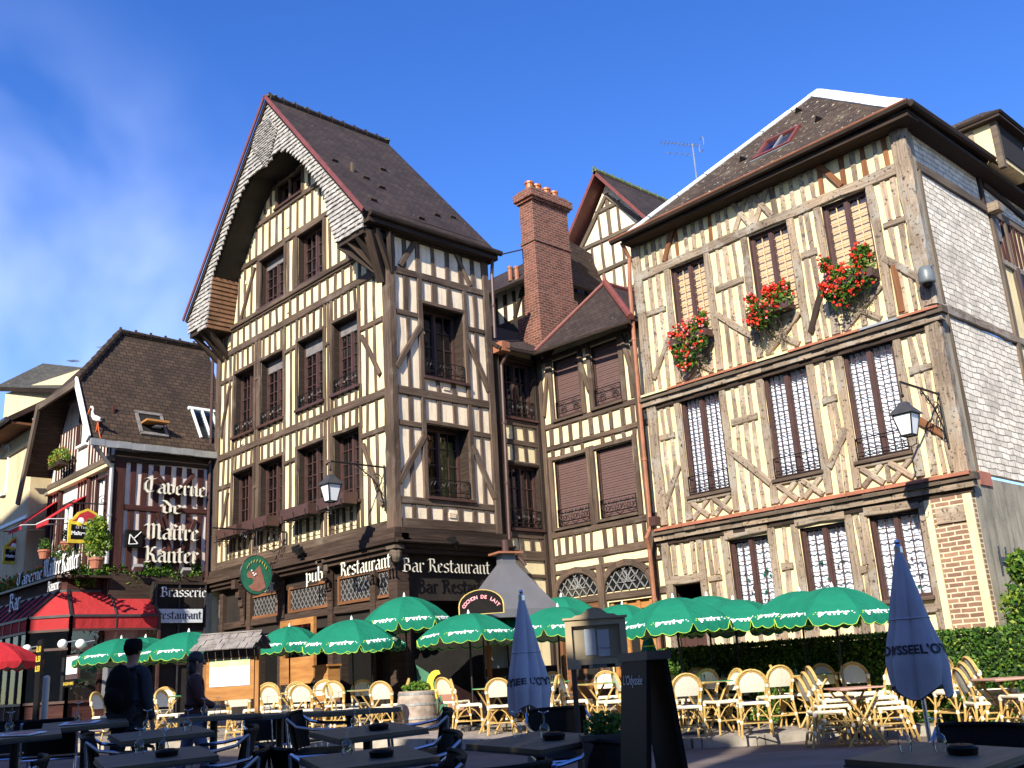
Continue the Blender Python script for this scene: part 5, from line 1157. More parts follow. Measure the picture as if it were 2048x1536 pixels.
# dark glazed side bay with frames between veranda and the tall house
mb = MB(); PV = PL((XT+.35, 0, 0), (0, 1, 0), (1, 0, 0))
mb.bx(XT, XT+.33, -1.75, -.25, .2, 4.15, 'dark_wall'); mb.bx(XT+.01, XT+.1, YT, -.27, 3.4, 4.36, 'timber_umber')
for y in (-1.7, -1.05, -.3): rbar(mb, PV, y-.02, y+.02, .3, 4.1, 0, .04, 'lead_dark')
for z in (2.0, 3.95, 4.1): rbar(mb, PV, -1.72, -.28, z-.025, z+.025, 0, .045, 'timber_dark')
mb.build('glazed_bay', H7)

# ================================================================== buildings at far left and behind
H8 = empty('plastered_house', (-17, -2, .3), 'pale yellow plastered house with a dark overhanging roof at the left edge', 'house')
PW = PL((0, -3.3, 0), (1, 0, 0), (0, -1, 0)); p0 = hy(-3.3, 88, 742); p1 = hy(-3.3, 0, 832); 
mb = MB(); wz = 9.5; wr = -14.0
q0, q1 = hy(-3.3, 10, 905), hy(-3.3, 22, 975)
wall(mb, PW, [(-30, 0), (wr, 0), (wr, wz), (-30, wz)], [(q0.x-.25, q0.x+.45, q1.z-.1, q0.z+.1), (q0.x-1.9, q0.x-1.2, q1.z-.1, q0.z+.1)], 'plaster_beige', depth=.15); mb.face([(wr, -3.3, 0), (wr, 3, 0), (wr, 3, wz), (wr, -3.3, wz)], 'plaster_beige'); mb.build('wall', H8)
for dx in (-.25, -1.9): window(PW, q0.x+dx, q0.x+dx+.7, q1.z-.1, q0.z+.1, H8, inset=.1, nrow=3, fmat='white_metal', arch=.08, archm='white_metal', fill='blind', fillm='curtain_white')
mb = MB(); rbar(mb, PW, -30, wr+.02, wz-.55, wz-.45, 0, .06, 'plaster_cream'); rbar(mb, PW, -30, wr+.02, wz-2.9, wz-2.8, 0, .05, 'white_metal'); mb.build('cornice', H8)
mb = MB(); slab(mb, [(-30, -4.1, wz+.15), (wr+.1, -4.1, wz+.15), (wr+.1, .6, wz+3.3), (-30, .6, wz+3.3)], .15, 'roof_grey', 'timber_dark'); mb.bx(-30, wr+.05, -4.0, -3.3, wz-.05, wz+.02, 'timber_orange'); gutter(mb, (-30, -4.15, wz+.05), (wr+.1, -4.15, wz+.05), 'lead_dark', .08); mb.build('roof', H8)
H9 = empty('rear_house', (-24, 6, .3), 'far house with a mossy grey roof rising above the left edge', 'house')
a, b = hd(33, 25, 728), hd(31, 150, 742); 
mb = MB(); c1, c2 = hd(31.5, 0, 765), hd(29.5, 140, 785); mb.box(((c1.x+c2.x)/2, (c1.y+c2.y)/2+1.5, c1.z/2-.3), (c2-c1)*.55-Vector((0, 0, (c2-c1).z*.55)), (0, 1.2, 0), (0, 0, c1.z/2), 'plaster_beige'); mb.build('wall', H9)
mb = MB(); slab(mb, [c1-Vector((.6, 0, .0)), c2+Vector((.5, 0, .0)), b+Vector((0, 1, .2)), a+Vector((0, 1, .2))], .15, 'roof_grey', 'timber_dark'); mb.build('roof', H9)

# row of houses on the near side of the square, behind the viewer: it shades the foreground
H10 = empty('opposite_houses', (8, -26, 0), 'plastered houses across the square, behind the viewer', 'house')
def oppo(xa, xb, H_, dy, sa=0, sb=0):
    mb = MB(); ya, yb = -22.3+(xa-5.6)*.3+dy, -22.3+(xb-5.6)*.3+dy
    pts = [Vector((xa, ya, 0)), Vector((xb, yb, 0)), Vector((xb+sb, yb-9, 0)), Vector((xa+sa, ya-9, 0))]
    mb.face([p+Vector((0, 0, H_)) for p in pts], 'roof_brown')
    for i in range(4): p, q = pts[i], pts[(i+1) % 4]; mb.face([p, q, q+Vector((0, 0, H_)), p+Vector((0, 0, H_))], 'plaster_beige')
    return mb
oppo(.22, 12.0, 11.3, 0).build('low_wall', H10); oppo(12.02, 17.26, 12.45, 0, 0, 4.18).build('wall', H10); oppo(17.27, 17.55, 9.0, 0, 4.18, 4.18).build('sun_slot_wall', H10); oppo(17.56, 60, 12.5, 0, 4.18).build('right_wall', H10); oppo(-3.0, .2, 19.1, 0).build('tall_wall', H10); oppo(-45, -3.02, 22.3, 0).build('gable_wall', H10)  # narrow slot with sun-aligned sides, added to light the menu case
# ================================================================== lettering on the buildings
UP = Vector((0, 0, 1)); UX, UY, NY, NX = Vector((1, 0, 0)), Vector((0, 1, 0)), Vector((0, -1, 0)), Vector((1, 0, 0))
def sign_word(text, P, u, n, h, width, label, mat='letter_cream', side='letter_side', thick=.05, pen=.17, name='lettering', group=None, up=UP):
    mb = MB(); gothic(mb, text, P, u, up, n, h, mat, side, thick, width, pen); o = mb.build(name, None, P); return tag(o, label, 'sign', group)
random.seed(11)
GT = 'gothic wall lettering'
for t, y0, w, z, h, lb in (('Taverne', -2.08, 1.8, 6.55, .27, 'large gothic letters Taverne, topmost line on the striped tavern side wall'), ('de', -1.55, .58, 6.02, .24, 'short gothic word de, second line on the striped tavern side wall'),
        ('MaItre', -2.0, 1.55, 5.3, .29, 'large gothic word Maître, third line on the striped tavern side wall'), ('KAnter', -2.0, 1.55, 4.68, .29, 'large gothic word Känter, lowest line on the striped tavern side wall')):
    o = sign_word(t, PT.P(y0, z, .12), UY, NX, h, w, lb, thick=.07, pen=.2)
    mb = MB()
sign_word('Brasserie', Vector((XT+.62, -1.72, 3.72)), UY, NX, .17, 1.3, 'white gothic word Brasserie over the dark glazed bay of the tavern', 'white_print')
mb = MB(); mb.bx(XT+.44, XT+.47, -1.68, -.42, 3.06, 3.42, 'paper'); bn = mb.build('banner', None, (XT+.45, -1, 3.2)); tag(bn, 'pale banner reading Restaurant in the dark bay below the word Brasserie', 'banner')
mb = MB(); gothic(mb, 'restaurant', Vector((XT+.475, -1.66, 3.16)), UY, UP, NX, .14, 'navy_print', 'navy_print', .004, 1.2, .18); mb.build('lettering', bn)
for t, a, z, w, h, lb in (('bar', (530, 1184), 0, .5, .18, 'small white word bar under the cornice beside the green oval sign'), ('pub', (614, 1166), 0, .75, .2, 'small white word pub under the cornice between bar and Restaurant'), ('Restaurant', (682, 1154), 0, 1.95, .21, 'long white word Restaurant under the cornice near the house corner')):
    P = hy(-.3, *a); sign_word(t, P, UX, NY, h, w, lb, 'letter_cream', thick=.03, pen=.18)
for t, a, w, lb in (('Bar', (803, 1143), .62, 'cream word Bar on the dark side of the corner house'), ('Restaurant', (855, 1144), 1.85, 'cream word Restaurant on the dark side of the corner house')):
    P = hx(.12, *a); sign_word(t, P, UY, NX, .2, w, lb, 'letter_cream', thick=.02, pen=.13)
# gothic word on the veranda roof edge
P = vp(0, vz2+.42, .7)
for t, px, w, h, z, i, lb in (('Taverne', 40, 2.0, .22, vz2+.42, .7, 'white gothic word Taverne half hidden by leaves, left end of the veranda roof'), ('MaItre', 92, 1.25, .32, vz2+.42, .7, 'white gothic word Maître among the leaves above the veranda'), ('KAnter', 128, 1.15, .32, vz2+.42, .7, 'white and orange gothic word Känter among the leaves, nearest the potted shrub'), ('Brasserie', 103, .8, .17, vz2-.02, .55, 'small white gothic word Brasserie on the veranda fascia'), ('Bar', 28, .9, .3, vz1+.35, .3, 'white gothic letters at the far left of the red veranda roof')):
    q = hy(VY+i, px, 1180); sign_word(t, Vector((q.x, VY+i-.05, z)), UX, NY, h, w, lb, 'white_print', thick=.05, pen=.2)
# arrow box
mb = MB(); mb.bx(XT+.08, XT+.22, -2.5, -2.08, 5.05, 5.5, 'sign_black'); ab = mb.build('arrow_box', None, (XT+.1, -2.3, 5.2)); tag(ab, 'small dark box with a white arrow pointing down left beside the word Känter', 'sign')
mb = MB(); s = XT+.23
for a, b in (((-2.12, 5.46), (-2.32, 5.26)), ((-2.44, 5.12), (-2.42, 5.38)), ((-2.44, 5.12), (-2.2, 5.14)), ((-2.42, 5.38), (-2.2, 5.14))): mb.bar((s, *a), (s, *b), .022, .02, 'white_print')
mb.build('arrow', ab)
# little roof antennas
def antenna(P, w, h, label, rot=0.3, dish=False):
    mb = MB(); P = Vector(P); mb.tube([P, P+UP*h], .02, 'zinc', 5); d = Vector((cos(rot), sin(rot), -.12)); o = mb.build('mast', None, P)
    r = empty('antenna', P, label, 'antenna'); o.parent = r; o.location = (0, 0, 0)
    mb = MB(); t = P+UP*(h-.05); mb.tube([t-d*w*.85, t+d*w*.25], .012, 'zinc', 4); s = d.cross(UP).normalized()
    for k in range(11): q = t-d*w*.85+d*w*1.0*k/10; mb.tube([q-s*.16, q+s*.16], .006, 'zinc', 4)
    if dish:
        mb.tube(spiral(t+d*w*.25+UP*.05, s, UP, .25, .25, 0, 2*pi, 12), .01, 'zinc', 4); q = t-UP*.35
        mb.tube([q-d*w*.8, q], .008, 'zinc', 4)
        for k in range(5): z = q-d*w*.8*k/5; mb.tube([z-s*.12, z+s*.12], .006, 'zinc', 4)
    mb.build('aerial', r); return r
antenna(hy(10.5, 1396, 380), 1.15, 1.6, 'television aerial on a white mast behind the slope of the right-hand roof', .9, True)
antenna(hy(3.0, 470, 410), .7, .25, 'small aerial sticking out behind the left slope of the shingled gable', 2.6)
antenna(hy(-1.2, 225, 705), .7, .25, 'thin aerial just left of the tavern roof ridge', .4)
antenna(hy(1.5, 152, 728), .5, .2, 'thin aerial over the far mossy roof at left', .4)

# ================================================================== stork on the tavern gutter
P = hy(yf+.25, 207, 884); P = Vector((ex-.1, yf+.22, ez+.02)); S = .0
st = empty('stork_statue', P, 'white stork figure with red legs standing at the corner of the tavern roof', 'statue')
mb = MB(); rows = []
for (dx, z, r) in ((-.2, .62, .01), (-.12, .64, .06), (0, .67, .1), (.12, .73, .1), (.2, .82, .06), (.22, .95, .035), (.2, 1.05, .03), (.24, 1.12, .045), (.3, 1.13, .03)): rows.append((P+Vector((-dx*.75, -dx*.62, z)), r))
mb.tube([a for a, b in rows], [b for a, b in rows], 'stork_white', 8); mb.build('body', st, smooth=True)
mb = MB(); mb.tube([P+Vector((-.3*.75, -.3*.62, 1.12)), P+Vector((-.36*.75, -.36*.62, .98)), P+Vector((-.4*.75, -.4*.62, .86))], [.02, .014, .005], 'petal_orange', 5); mb.build('beak', st)
mb = MB(); mb.ball(P+Vector((.13, .1, .66)), .1, 'lead_dark', 8, (1.2, 1, .5)); mb.build('wing', st)
for s in (-1, 1): mb = MB(); mb.tube([P+Vector((s*.1, s*.08, 0)), P+Vector((s*.03, s*.02, .35)), P+Vector((0, 0, .62))], .014, 'petal_orange', 5); mb.build('leg', st)
st.scale = (.8, .8, .8)

# ================================================================== street lanterns on wall brackets
def lantern(root, L, drop, label):
    root = Vector(root); r = empty('street_lantern', root, label, 'lantern', 'wrought-iron wall lanterns')
    mb = MB(); tip = root+NY*L
    mb.tube([root, tip], .022, 'iron', 6); mb.tube([root+UP*.05, root-UP*1.0], .022, 'iron', 6)
    mb.tube([root-UP*.95, root-UP*.6+NY*.1, root-UP*.3+NY*.3, root-UP*.1+NY*.62, root-UP*.02+NY*.75], .013, 'iron', 5)
    mb.tube(spiral(root-UP*.3+NY*.22, NY, UP, .03, .16, 0, 2*pi*1.6, 20), .011, 'iron', 4); mb.tube(spiral(root-UP*.16+NY*.52, NY, -UP, .02, .1, 0, 2*pi*1.5, 16), .009, 'iron', 4); mb.tube(spiral(root-UP*.08+NY*.72, NY, -UP, .01, .06, 0, 2*pi*1.2, 12), .009, 'iron', 4)
    mb.tube(spiral(root-UP*.75+NY*.06, NY, UP, .02, .07, 0, 2*pi*1.2, 12), .01, 'iron', 4); mb.tube([tip, tip-UP*.1], .014, 'iron', 5)
    mb.build('bracket', r); c = tip-UP*drop
    mb = MB() # hood
    def sq(h, z): h *= .74; z *= .8; return [c+Vector((x*h, y*h, z)) for x, y in ((-1, -1), (1, -1), (1, 1), (-1, 1))]
    def loft(a, b, m):
        for i in range(4): j = (i+1) % 4; mb.face([a[i], a[j], b[j], b[i]], m)
    loft(sq(.27, .2), sq(.11, .38), 'lead_dark'); loft(sq(.27, .17), sq(.27, .2), 'lead_dark'); mb.face(list(reversed(sq(.27, .17))), 'lead_dark'); loft(sq(.11, .38), sq(.09, .44), 'lead_dark'); mb.face(sq(.09, .44), 'lead_dark'); mb.tube([c+UP*.44, tip], .012, 'iron', 5)
    mb.ball(c+UP*.47, .035, 'iron', 6); mb.build('hood', r)
    mb = MB(); a, b = sq(.22, .17), sq(.13, -.28)
    for i in range(4): mb.tube([a[i], b[i]], .014, 'iron', 4); mb.tube([a[i], a[(i+1) % 4]], .014, 'iron', 4); mb.tube([b[i], b[(i+1) % 4]], .016, 'iron', 4)
    for s, t in ((1, 1), (-1, -1)): mb.tube([c+Vector((.12*s, 0, -.29)), c+Vector((.1*s, 0, -.38)), c+Vector((.0, 0, -.42)), c+Vector((0, 0, -.5))], .01, 'iron', 4)
    mb.build('frame', r); mb = MB(); loft(sq(.215, .165), sq(.127, -.27), 'lamp_glass'); mb.face(list(reversed(sq(.127, -.27))), 'lamp_glass'); mb.build('lamp_glass', r)
lantern((-.32, -.05, 5.86), 1.42, .66, 'street lantern on a scrolled bracket at the corner post of the tall gabled house')
lantern((10.42, 4.5, 5.6), 1.5, .72, 'street lantern on a scrolled bracket at the right-hand house corner')
# dome camera
P = hy(4.3, 1853, 555); mb = MB(); cm = empty('security_camera', P, 'grey dome camera hanging from the corner of the right-hand house', 'camera')
mb.lathe(P, [(.02, .22), (.1, .2), (.14, .1), (.15, -.08), (.14, -.12), (.1, -.13)], 'camera_grey', 14); mb.tube([P+UP*.2, P+UP*.2+Vector((0, .3, .1))], .03, 'camera_grey', 6); mb.tube([P+UP*.2+Vector((0, .28, 0)), P+UP*1.6+Vector((0, .26, 0))], .012, 'camera_grey', 5); mb.build('housing', cm, smooth=True)
mb = MB(); mb.ball(P-UP*.12, .1, 'board_black', 10); mb.build('dome', cm, smooth=True)
# spotlights
for px, py, k, lb in ((592, 1097, 1, 'black floodlight pair on the cornice under the window boxes'), (1600-1600+903, 1080, 0, 'small floodlight on the cornice of the long side')):
    P = hy(-.35, px, py) if k else hx(.3, px, py); mb = MB(); f = empty('floodlight', P, lb, 'floodlight')
    for s in ((0, 0, 0), (.22, -.05, -.08)) if k else ((0, 0, 0),):
        q = P+Vector(s); mb.box(q, (.09, 0, 0), (0, .06, .03), (0, -.02, .07), 'iron'); mb.tube([q, q+Vector((.05, .1, -.18))], .012, 'iron', 4)
    mb.build('lamp_heads', f)
for px, py, lb in ((275, 1135, 'left floodlight at the foot of the tavern lettering'), (372, 1142, 'right floodlight at the foot of the tavern lettering')):
    P = hx(XT+.35, px, py); f = empty('floodlight', P, lb, 'floodlight'); mb = MB(); mb.box(P, (.07, 0, .05), (0, .12, 0), (-.03, 0, .04), 'zinc'); mb.tube([P, P+Vector((-.25, 0, -.12))], .015, 'zinc', 4); mb.build('lamp_head', f)
# oval pig sign on its bracket
P = Vector((-4.55, -.05, 5.0)); r = empty('hanging_sign', P, 'green oval hanging sign painted with a pink pig outside the bar', 'sign')
mb = MB(); mb.tube([P, P+NY*2.0], .02, 'iron', 5); mb.tube([P+UP*.02, P-UP*.72], .02, 'iron', 5); mb.tube([P-UP*.3, P-UP*.52+NY*.35, P-UP*.4+NY*.65, P-UP*.06+NY*1.15], .012, 'iron', 4); mb.tube(spiral(P-UP*.24+NY*.34, NY, UP, .03, .22, 0, 2*pi*1.6, 22), .011, 'iron', 4); mb.tube(spiral(P-UP*.14+NY*1.2, NY, UP, .02, .1, 0, 2*pi*1.6, 18), .01, 'iron', 4); mb.build('bracket', r)
c = hx(-4.55, 512, 1150); PS = PL((-4.55, 0, 0), (0, 1, 0), (1, 0, 0)); a0, z0 = c.y, c.z
mb = MB(); mb.tube([P+NY*(-a0-.05), Vector((-4.55, a0, z0+.4))], .01, 'iron', 4)
el = [(a0+.42*cos(t), z0+.46*sin(t)) for t in [2*pi*i/28 for i in range(28)]]; prism(mb, PS, el, -.02, .02, 'sign_green', 'iron'); mb.tube([PS.P(a, z, 0) for a, z in el], .022, 'iron', 5, close=True); bd = mb.build('board', r)
mb = MB(); pig = [(-.3, .0), (-.26, .08), (-.16, .1), (-.06, .08), (.02, .16), (.1, .24), (.14, .14), (.2, .0), (.25, -.16), (.3, -.3), (.1, -.4), (-.12, -.38), (-.26, -.28), (-.12, -.22), (-.06, -.14), (-.14, -.08), (-.26, -.08)]
prism(mb, PS, [(a0+x*.85, z0+z) for x, z in pig], .02, .028, 'sign_pink'); mb.build('pig_figure', bd); mb = MB()
for k, (x, z) in enumerate(((-.13, .1), (-.09, .04), (-.06, -.01), (-.02, .02))): mb.ball(PS.P(a0+x, z0+z, .03), .022, 'white_print', 6)
mb.build('eye_highlight', bd); mb = MB()
for k in range(9): t = pi*(.85-.7*k/8); mb.bar(PS.P(a0+.29*cos(t), z0+.31*sin(t), .026), PS.P(a0+.29*cos(t)+.02, z0+.31*sin(t)+.07, .026), .016, .006, 'gold_paint')
mb.build('gold_scrolls', bd)
# shaped tavern signs
def tsign(P, label, sc=1):
    r = empty('hanging_sign', P, label, 'sign'); PQ = PL(P, (0, 1, 0), (1, 0, 0)); mb = MB()
    o = [(-.42, -.42), (.42, -.42), (.42, .12), (.34, .16), (.22, .32), (0, .42), (-.22, .32), (-.34, .16), (-.42, .12)]
    prism(mb, PQ, [(x*1.1*sc, z*1.1*sc) for x, z in o], -.03, .03, 'yellow_paint'); b = mb.build('board', r)
    mb = MB(); prism(mb, PQ, [(x*.92*sc, z*.95*sc+.0) for x, z in o[2:]]+[(-.38*sc, -.06*sc), (.38*sc, -.06*sc)][0:0], .03, .036, 'sign_red'); mb.build('red_field', b)
    mb = MB(); rbar(mb, PQ, -.4*sc, .4*sc, -.36*sc, .02*sc, .03, .038, 'sign_black'); mb.build('black_field', b)
    mb = MB(); mb.ball(PQ.P(-.16*sc, .12*sc, .03), .1*sc, 'white_print', 8, (.2, 1, 1)); mb.ball(PQ.P(-.2*sc, .04*sc, .035), .08*sc, 'yellow_paint', 8, (.2, 1, 1)); mb.ball(PQ.P(.15*sc, .1*sc, .03), .07*sc, 'white_print', 8, (.2, 2, .7)); mb.build('beer_mug', b)
    mb = MB(); put_text(mb, 'La Taverne de', .1*sc, lambda x, y: PQ.P(x, y-.08*sc, .042), 'paper'); put_text(mb, 'Maître Kanter', .14*sc, lambda x, y: PQ.P(x, y-.25*sc, .042), 'white_print', .004); mb.build('lettering', b)
    mb = MB(); mb.tube([P+Vector((0, .75*sc, .62*sc)), P+Vector((0, -.5*sc, .58*sc))], .02, 'iron', 5); mb.tube([P+Vector((0, .2, .62*sc)), P+Vector((0, .2, .3*sc))], .01, 'iron', 4); mb.tube([P+Vector((0, -.2, .6*sc)), P+Vector((0, -.2, .3*sc))], .01, 'iron', 4); mb.tube(spiral(P+Vector((0, .4*sc, .72*sc)), UY, UP, .02, .13, 0, 9, 14), .01, 'iron', 4); mb.build('bracket', r)
tsign(hx(-9.0, 173, 1052), 'sunlit red and black tavern sign above the potted shrub'); tsign(hx(-14.9, 37, 1100), 'shaded red and black tavern sign at the far left edge', .95)

# ================================================================== plants
def leaves(mb, n, fn, s, mat, flat=.0):
    for _ in range(n):
        p = fn(); a = Vector((random.gauss(0, 1), random.gauss(0, 1), random.gauss(0, 1)*(1-flat))).normalized(); b = a.cross(Vector((random.gauss(0, 1), random.gauss(0, 1), random.gauss(0, 1)))).normalized(); k = s*random.uniform(.6, 1.3)
        mb.face([p-a*k, p+b*k*.55, p+a*k, p-b*k*.55], mat)
def blob(c, rx, ry, rz, hole=.0):
    c = Vector(c)
    def f():
        while True:
            v = Vector((random.uniform(-1, 1), random.uniform(-1, 1), random.uniform(-1, 1)))
            if hole < v.length < 1: return c+Vector((v.x*rx, v.y*ry, v.z*rz))
    return f
def many(fs):
    return lambda: random.choice(fs)()
def flowers(mb, n, fn, s, mat):
    for _ in range(n):
        p = fn()
        for k in range(7):
            q = p+Vector((random.gauss(0, 1), random.gauss(0, 1), random.gauss(0, 1))).normalized()*s*.8; a = (q-p).cross(Vector((random.random(), random.random(), random.random()))).normalized()*s*.75; b = (q-p).cross(a).normalized()*s*.75
            mb.face([q-a, q-b, q+a, q+b], mat)
random.seed(17)
def geranium(X, Z, label, seed, pink, drops, w=.5):
    random.seed(seed); P = Vector((X, YC-.3, Z)); r = empty('geranium_box', P, label, 'flower box', 'geraniums under the top windows')
    mb = MB(); mb.bx(X-w, X+w, YC-.42, YC-.16, Z-.14, Z+.02, 'brown_paint'); mb.build('box', r)
    drops = list(drops)*2+[(random.uniform(-.5, .5), random.uniform(-.1, .05), random.uniform(-.35, .45), random.uniform(.08, .16), .12, random.uniform(.08, .2)) for _ in range(9)]
    fs = [blob(P+Vector(d[:3]), *d[3:]) for d in drops]; f = many(fs)
    mb = MB(); leaves(mb, 1700, f, .046, 'leaf_green'); leaves(mb, 700, f, .04, 'leaf_dark'); leaves(mb, 300, f, .035, 'leaf_lime')
    mb.build('foliage', r); mb = MB(); f2 = many([blob(P+Vector(d[:3])+Vector((0, -.06, .02)), d[3]*1.05, d[4]*1.1, d[5]*1.08, .55) for d in drops])
    flowers(mb, 190 if not pink else 150, f2, .034, 'petal_red'); flowers(mb, 130 if pink else 22, f2, .026, 'petal_pink'); mb.build('blossoms', r)
    mb = MB() # dried stems hanging below
    for _ in range(30):
        x = X+random.uniform(-w*.9, w*.6); z = Z-.2-random.uniform(0, .3); p = Vector((x, YC-.14-random.random()*.25, z)); pts = [p]
        for k in range(4): p = p+Vector((random.uniform(-.06, .06), random.uniform(-.02, .03), -random.uniform(.04, .11))); pts.append(p)
        mb.tube(pts, .004, 'timber_umber', 3, False)
    leaves(mb, 260, lambda: Vector((X+random.uniform(-w, w*.7), YC-.12-random.random()*.2, Z-.25-random.random()*.55)), .018, 'leaf_dark'); mb.build('hanging_stems', r)
geranium(5.3, 8.2, 'pink and red geraniums trailing from the left top window of the right-hand house', 3, True, ((0, 0, .1, .5, .2, .28), (-.05, -.08, -.22, .42, .18, .35), (-.15, -.05, -.5, .3, .14, .3), (.25, 0, .18, .25, .2, .2)))
geranium(7.35, 8.2, 'bright red geraniums in front of the middle top window of the right-hand house', 4, False, ((0, -.05, .02, .55, .22, .3), (-.2, -.05, -.1, .35, .2, .3), (.3, 0, .12, .3, .2, .28), (.1, 0, .3, .2, .14, .18)))
geranium(9.22, 8.25, 'tall red geraniums climbing over the top window nearest the corner', 5, False, ((0, -.05, .0, .52, .22, .3), (.3, 0, .28, .26, .2, .28), (-.22, -.05, -.2, .3, .18, .45), (.1, 0, -.1, .4, .2, .3)))
# empty brown window boxes on the corner house
for i, (a, b) in enumerate(WA):
    P = Vector(((a+b)/2, -.28, 5.3)); r = empty('window_box', P, ('leftmost brown window box on the tall gabled house', 'second brown window box from the left on the tall gabled house', 'third brown window box, just left of the street lantern', 'rightmost brown window box, behind the street lantern')[i], 'window box', 'empty window boxes of the gabled house')
    mb = MB(); x0, x1 = a-.02, b+.02
    mb.bx(x0, x1, -.5, -.47, 5.18, 5.44, 'brown_paint'); mb.bx(x0, x1, -.17, -.14, 5.18, 5.44, 'brown_paint'); mb.bx(x0, x0+.03, -.47, -.17, 5.18, 5.44, 'brown_paint'); mb.bx(x1-.03, x1, -.47, -.17, 5.18, 5.44, 'brown_paint'); mb.bx(x0+.03, x1-.03, -.47, -.17, 5.18, 5.36, 'dark_wall'); mb.build('box', r)
    mb = MB()
    for x in (x0+.1, (x0+x1)/2, x1-.1): mb.tube([(x, 0, 5.14), (x, -.5, 5.14), (x, -.53, 5.3)], .012, 'iron', 4); mb.tube(spiral((x, -.25, 5.05), UY, UP, .02, .07, 0, 8, 12), .009, 'iron', 4)
    mb.tube([(x0, -.53, 5.1), (x1, -.53, 5.1)], .012, 'iron', 4); mb.build('iron_cradle', r)
# ivy and plants on the veranda roof
random.seed(23)
iv = empty('ivy', (VX-.9, -3.2, vz2+.4), 'ivy trailing over the veranda roof and along the foot of the tavern side wall', 'ivy')
mb = MB()
def ivf():
    t = random.random()
    if t < .55: y = random.uniform(-3.9, -.3); return Vector((random.uniform(XT+.1, VX-.62+.1*sin(y*3)), y, vz2+.42+random.random()**2*.4*(.5+.5*sin(y*4)**2)-(.35*random.random() if sin(y*5) > .3 else 0)))
    x = random.uniform(-14.8, VX-1.2); return Vector((x, VY+.75+random.uniform(-.1, .25), vz2+.42+random.random()*.35))
leaves(mb, 2600, ivf, .06, 'leaf_green'); leaves(mb, 900, ivf, .055, 'leaf_dark'); leaves(mb, 450, ivf, .05, 'leaf_lime')
for y0 in (-1.95, -1.3, -.85, -2.3): leaves(mb, 60, lambda: Vector((VX-.72+random.uniform(-.03, .05), y0+random.uniform(-.12, .12), vz2+.4-random.random()*.5)), .05, 'leaf_lime')
mb.build('leaves', iv); mb = MB(); flowers(mb, 60, lambda: Vector((random.uniform(-14.8, -9.4), VY+.65+random.uniform(-.1, .2), vz2+.42+random.random()*.4)), .035, 'petal_orange'); mb.build('blossoms', iv)
def potted(P, label, h, rr, mats, n, potm='terracotta', leaf=.05, name='potted_plant'):
    P = Vector(P); r = empty(name, P, label, 'potted plant'); mb = MB(); mb.lathe(P, [(.02, 0), (.12, 0), (.17, .2), (.19, .2), (.19, .26), (.15, .26), (.14, .22)], potm, 14); mb.build('pot', r, smooth=False)
    mb = MB(); f = many([blob(P+Vector((0, 0, .26+h*.35)), rr, rr, h*.4), blob(P+Vector((.05, -.05, .26+h*.7)), rr*.8, rr*.8, h*.35), blob(P+Vector((-.1, .08, .26+h*.45)), rr*.9, rr, h*.35)])
    for m, k in zip(mats, (1, .5)): leaves(mb, int(n*k), f, leaf, m)
    for k in range(7): mb.tube([P+UP*.22, P+UP*(.3+h*.4)+Vector((random.uniform(-.1, .1), random.uniform(-.1, .1), 0)), P+UP*(.26+h*.9)+Vector((random.uniform(-rr, rr)*.7, random.uniform(-rr, rr)*.7, 0))], .006, 'timber_dark', 3)
    mb.build('foliage', r); return r
q = hy(VY+.9, 188, 1135); potted((q.x, VY+.95, vz2+.37), 'bushy yellow-green shrub in a terracotta pot on the veranda corner', 1.0, .34, ('leaf_lime', 'leaf_green'), 900)
q = hy(YT-.25, 140, 1100); potted((q.x, YT-.3, vz2+.37), 'leggy green shrub behind the gothic letters left of the potted shrub', .8, .5, ('leaf_green', 'leaf_dark'), 500)
for px, py, lb in ((134, 1102, 'small pot plant on the tavern window ledge beside the sign'), (88, 1118, 'small pot plant in the shade left of the tavern window')):
    q = hy(YT-.3, px, py); potted(q, lb, .35, .18, ('leaf_green', 'leaf_dark'), 160, leaf=.035)
q = hy(YT-.35, 118, 925); fb = empty('flower_box', q, 'green and orange flowers in the box under the tavern gable window', 'flower box'); mb = MB(); mb.bx(q.x-.45, q.x+.45, YT-.5, YT-.22, q.z-.15, q.z, 'timber_dark'); mb.build('box', fb); mb = MB(); f = blob(q+Vector((0, 0, .12)), .6, .25, .32); leaves(mb, 500, f, .045, 'leaf_lime'); leaves(mb, 300, f, .045, 'leaf_green'); mb.build('foliage', fb); mb = MB(); flowers(mb, 30, f, .03, 'petal_orange'); mb.build('blossoms', fb)
# small red window awnings of the tavern
def awning(px, py, w, d, drop, label):
    q = hy(YT-.02, px, py); r = empty('window_awning', q, label, 'awning', 'small red window awnings'); a, b = q, q+UX*w; c_, d_ = b+NY*d-UP*drop, a+NY*d-UP*drop
    mb = MB(); mb.face([a, b, c_, d_], 'red_canopy'); mb.face([p-UP*.015 for p in (d_, c_, b, a)], 'red_canopy')
    n = 12
    for i in range(n): p, s = d_.lerp(c_, i/n), d_.lerp(c_, (i+1)/n); mb.face([p, s, s-UP*(.1+.05*(i % 2)), p-UP*(.15-.05*(i % 2))], 'red_canopy')
    mb.build('cloth', r); mb = MB()
    for s in (a, b): mb.tube([s-UP*drop*.9, s+NY*d-UP*drop], .014, 'white_metal', 4)
    mb.tube([d_, c_], .018, 'white_metal', 5); mb.build('arms', r)
awning(150, 1000, .95, 1.0, .75, 'small red awning over the tavern window beside the corner pipe'); awning(92, 1012, 1.1, 1.0, .8, 'small red awning over the left tavern window'); awning(108, 815, .7, .6, .45, 'tiny red awning in the shadow of the tavern gable')
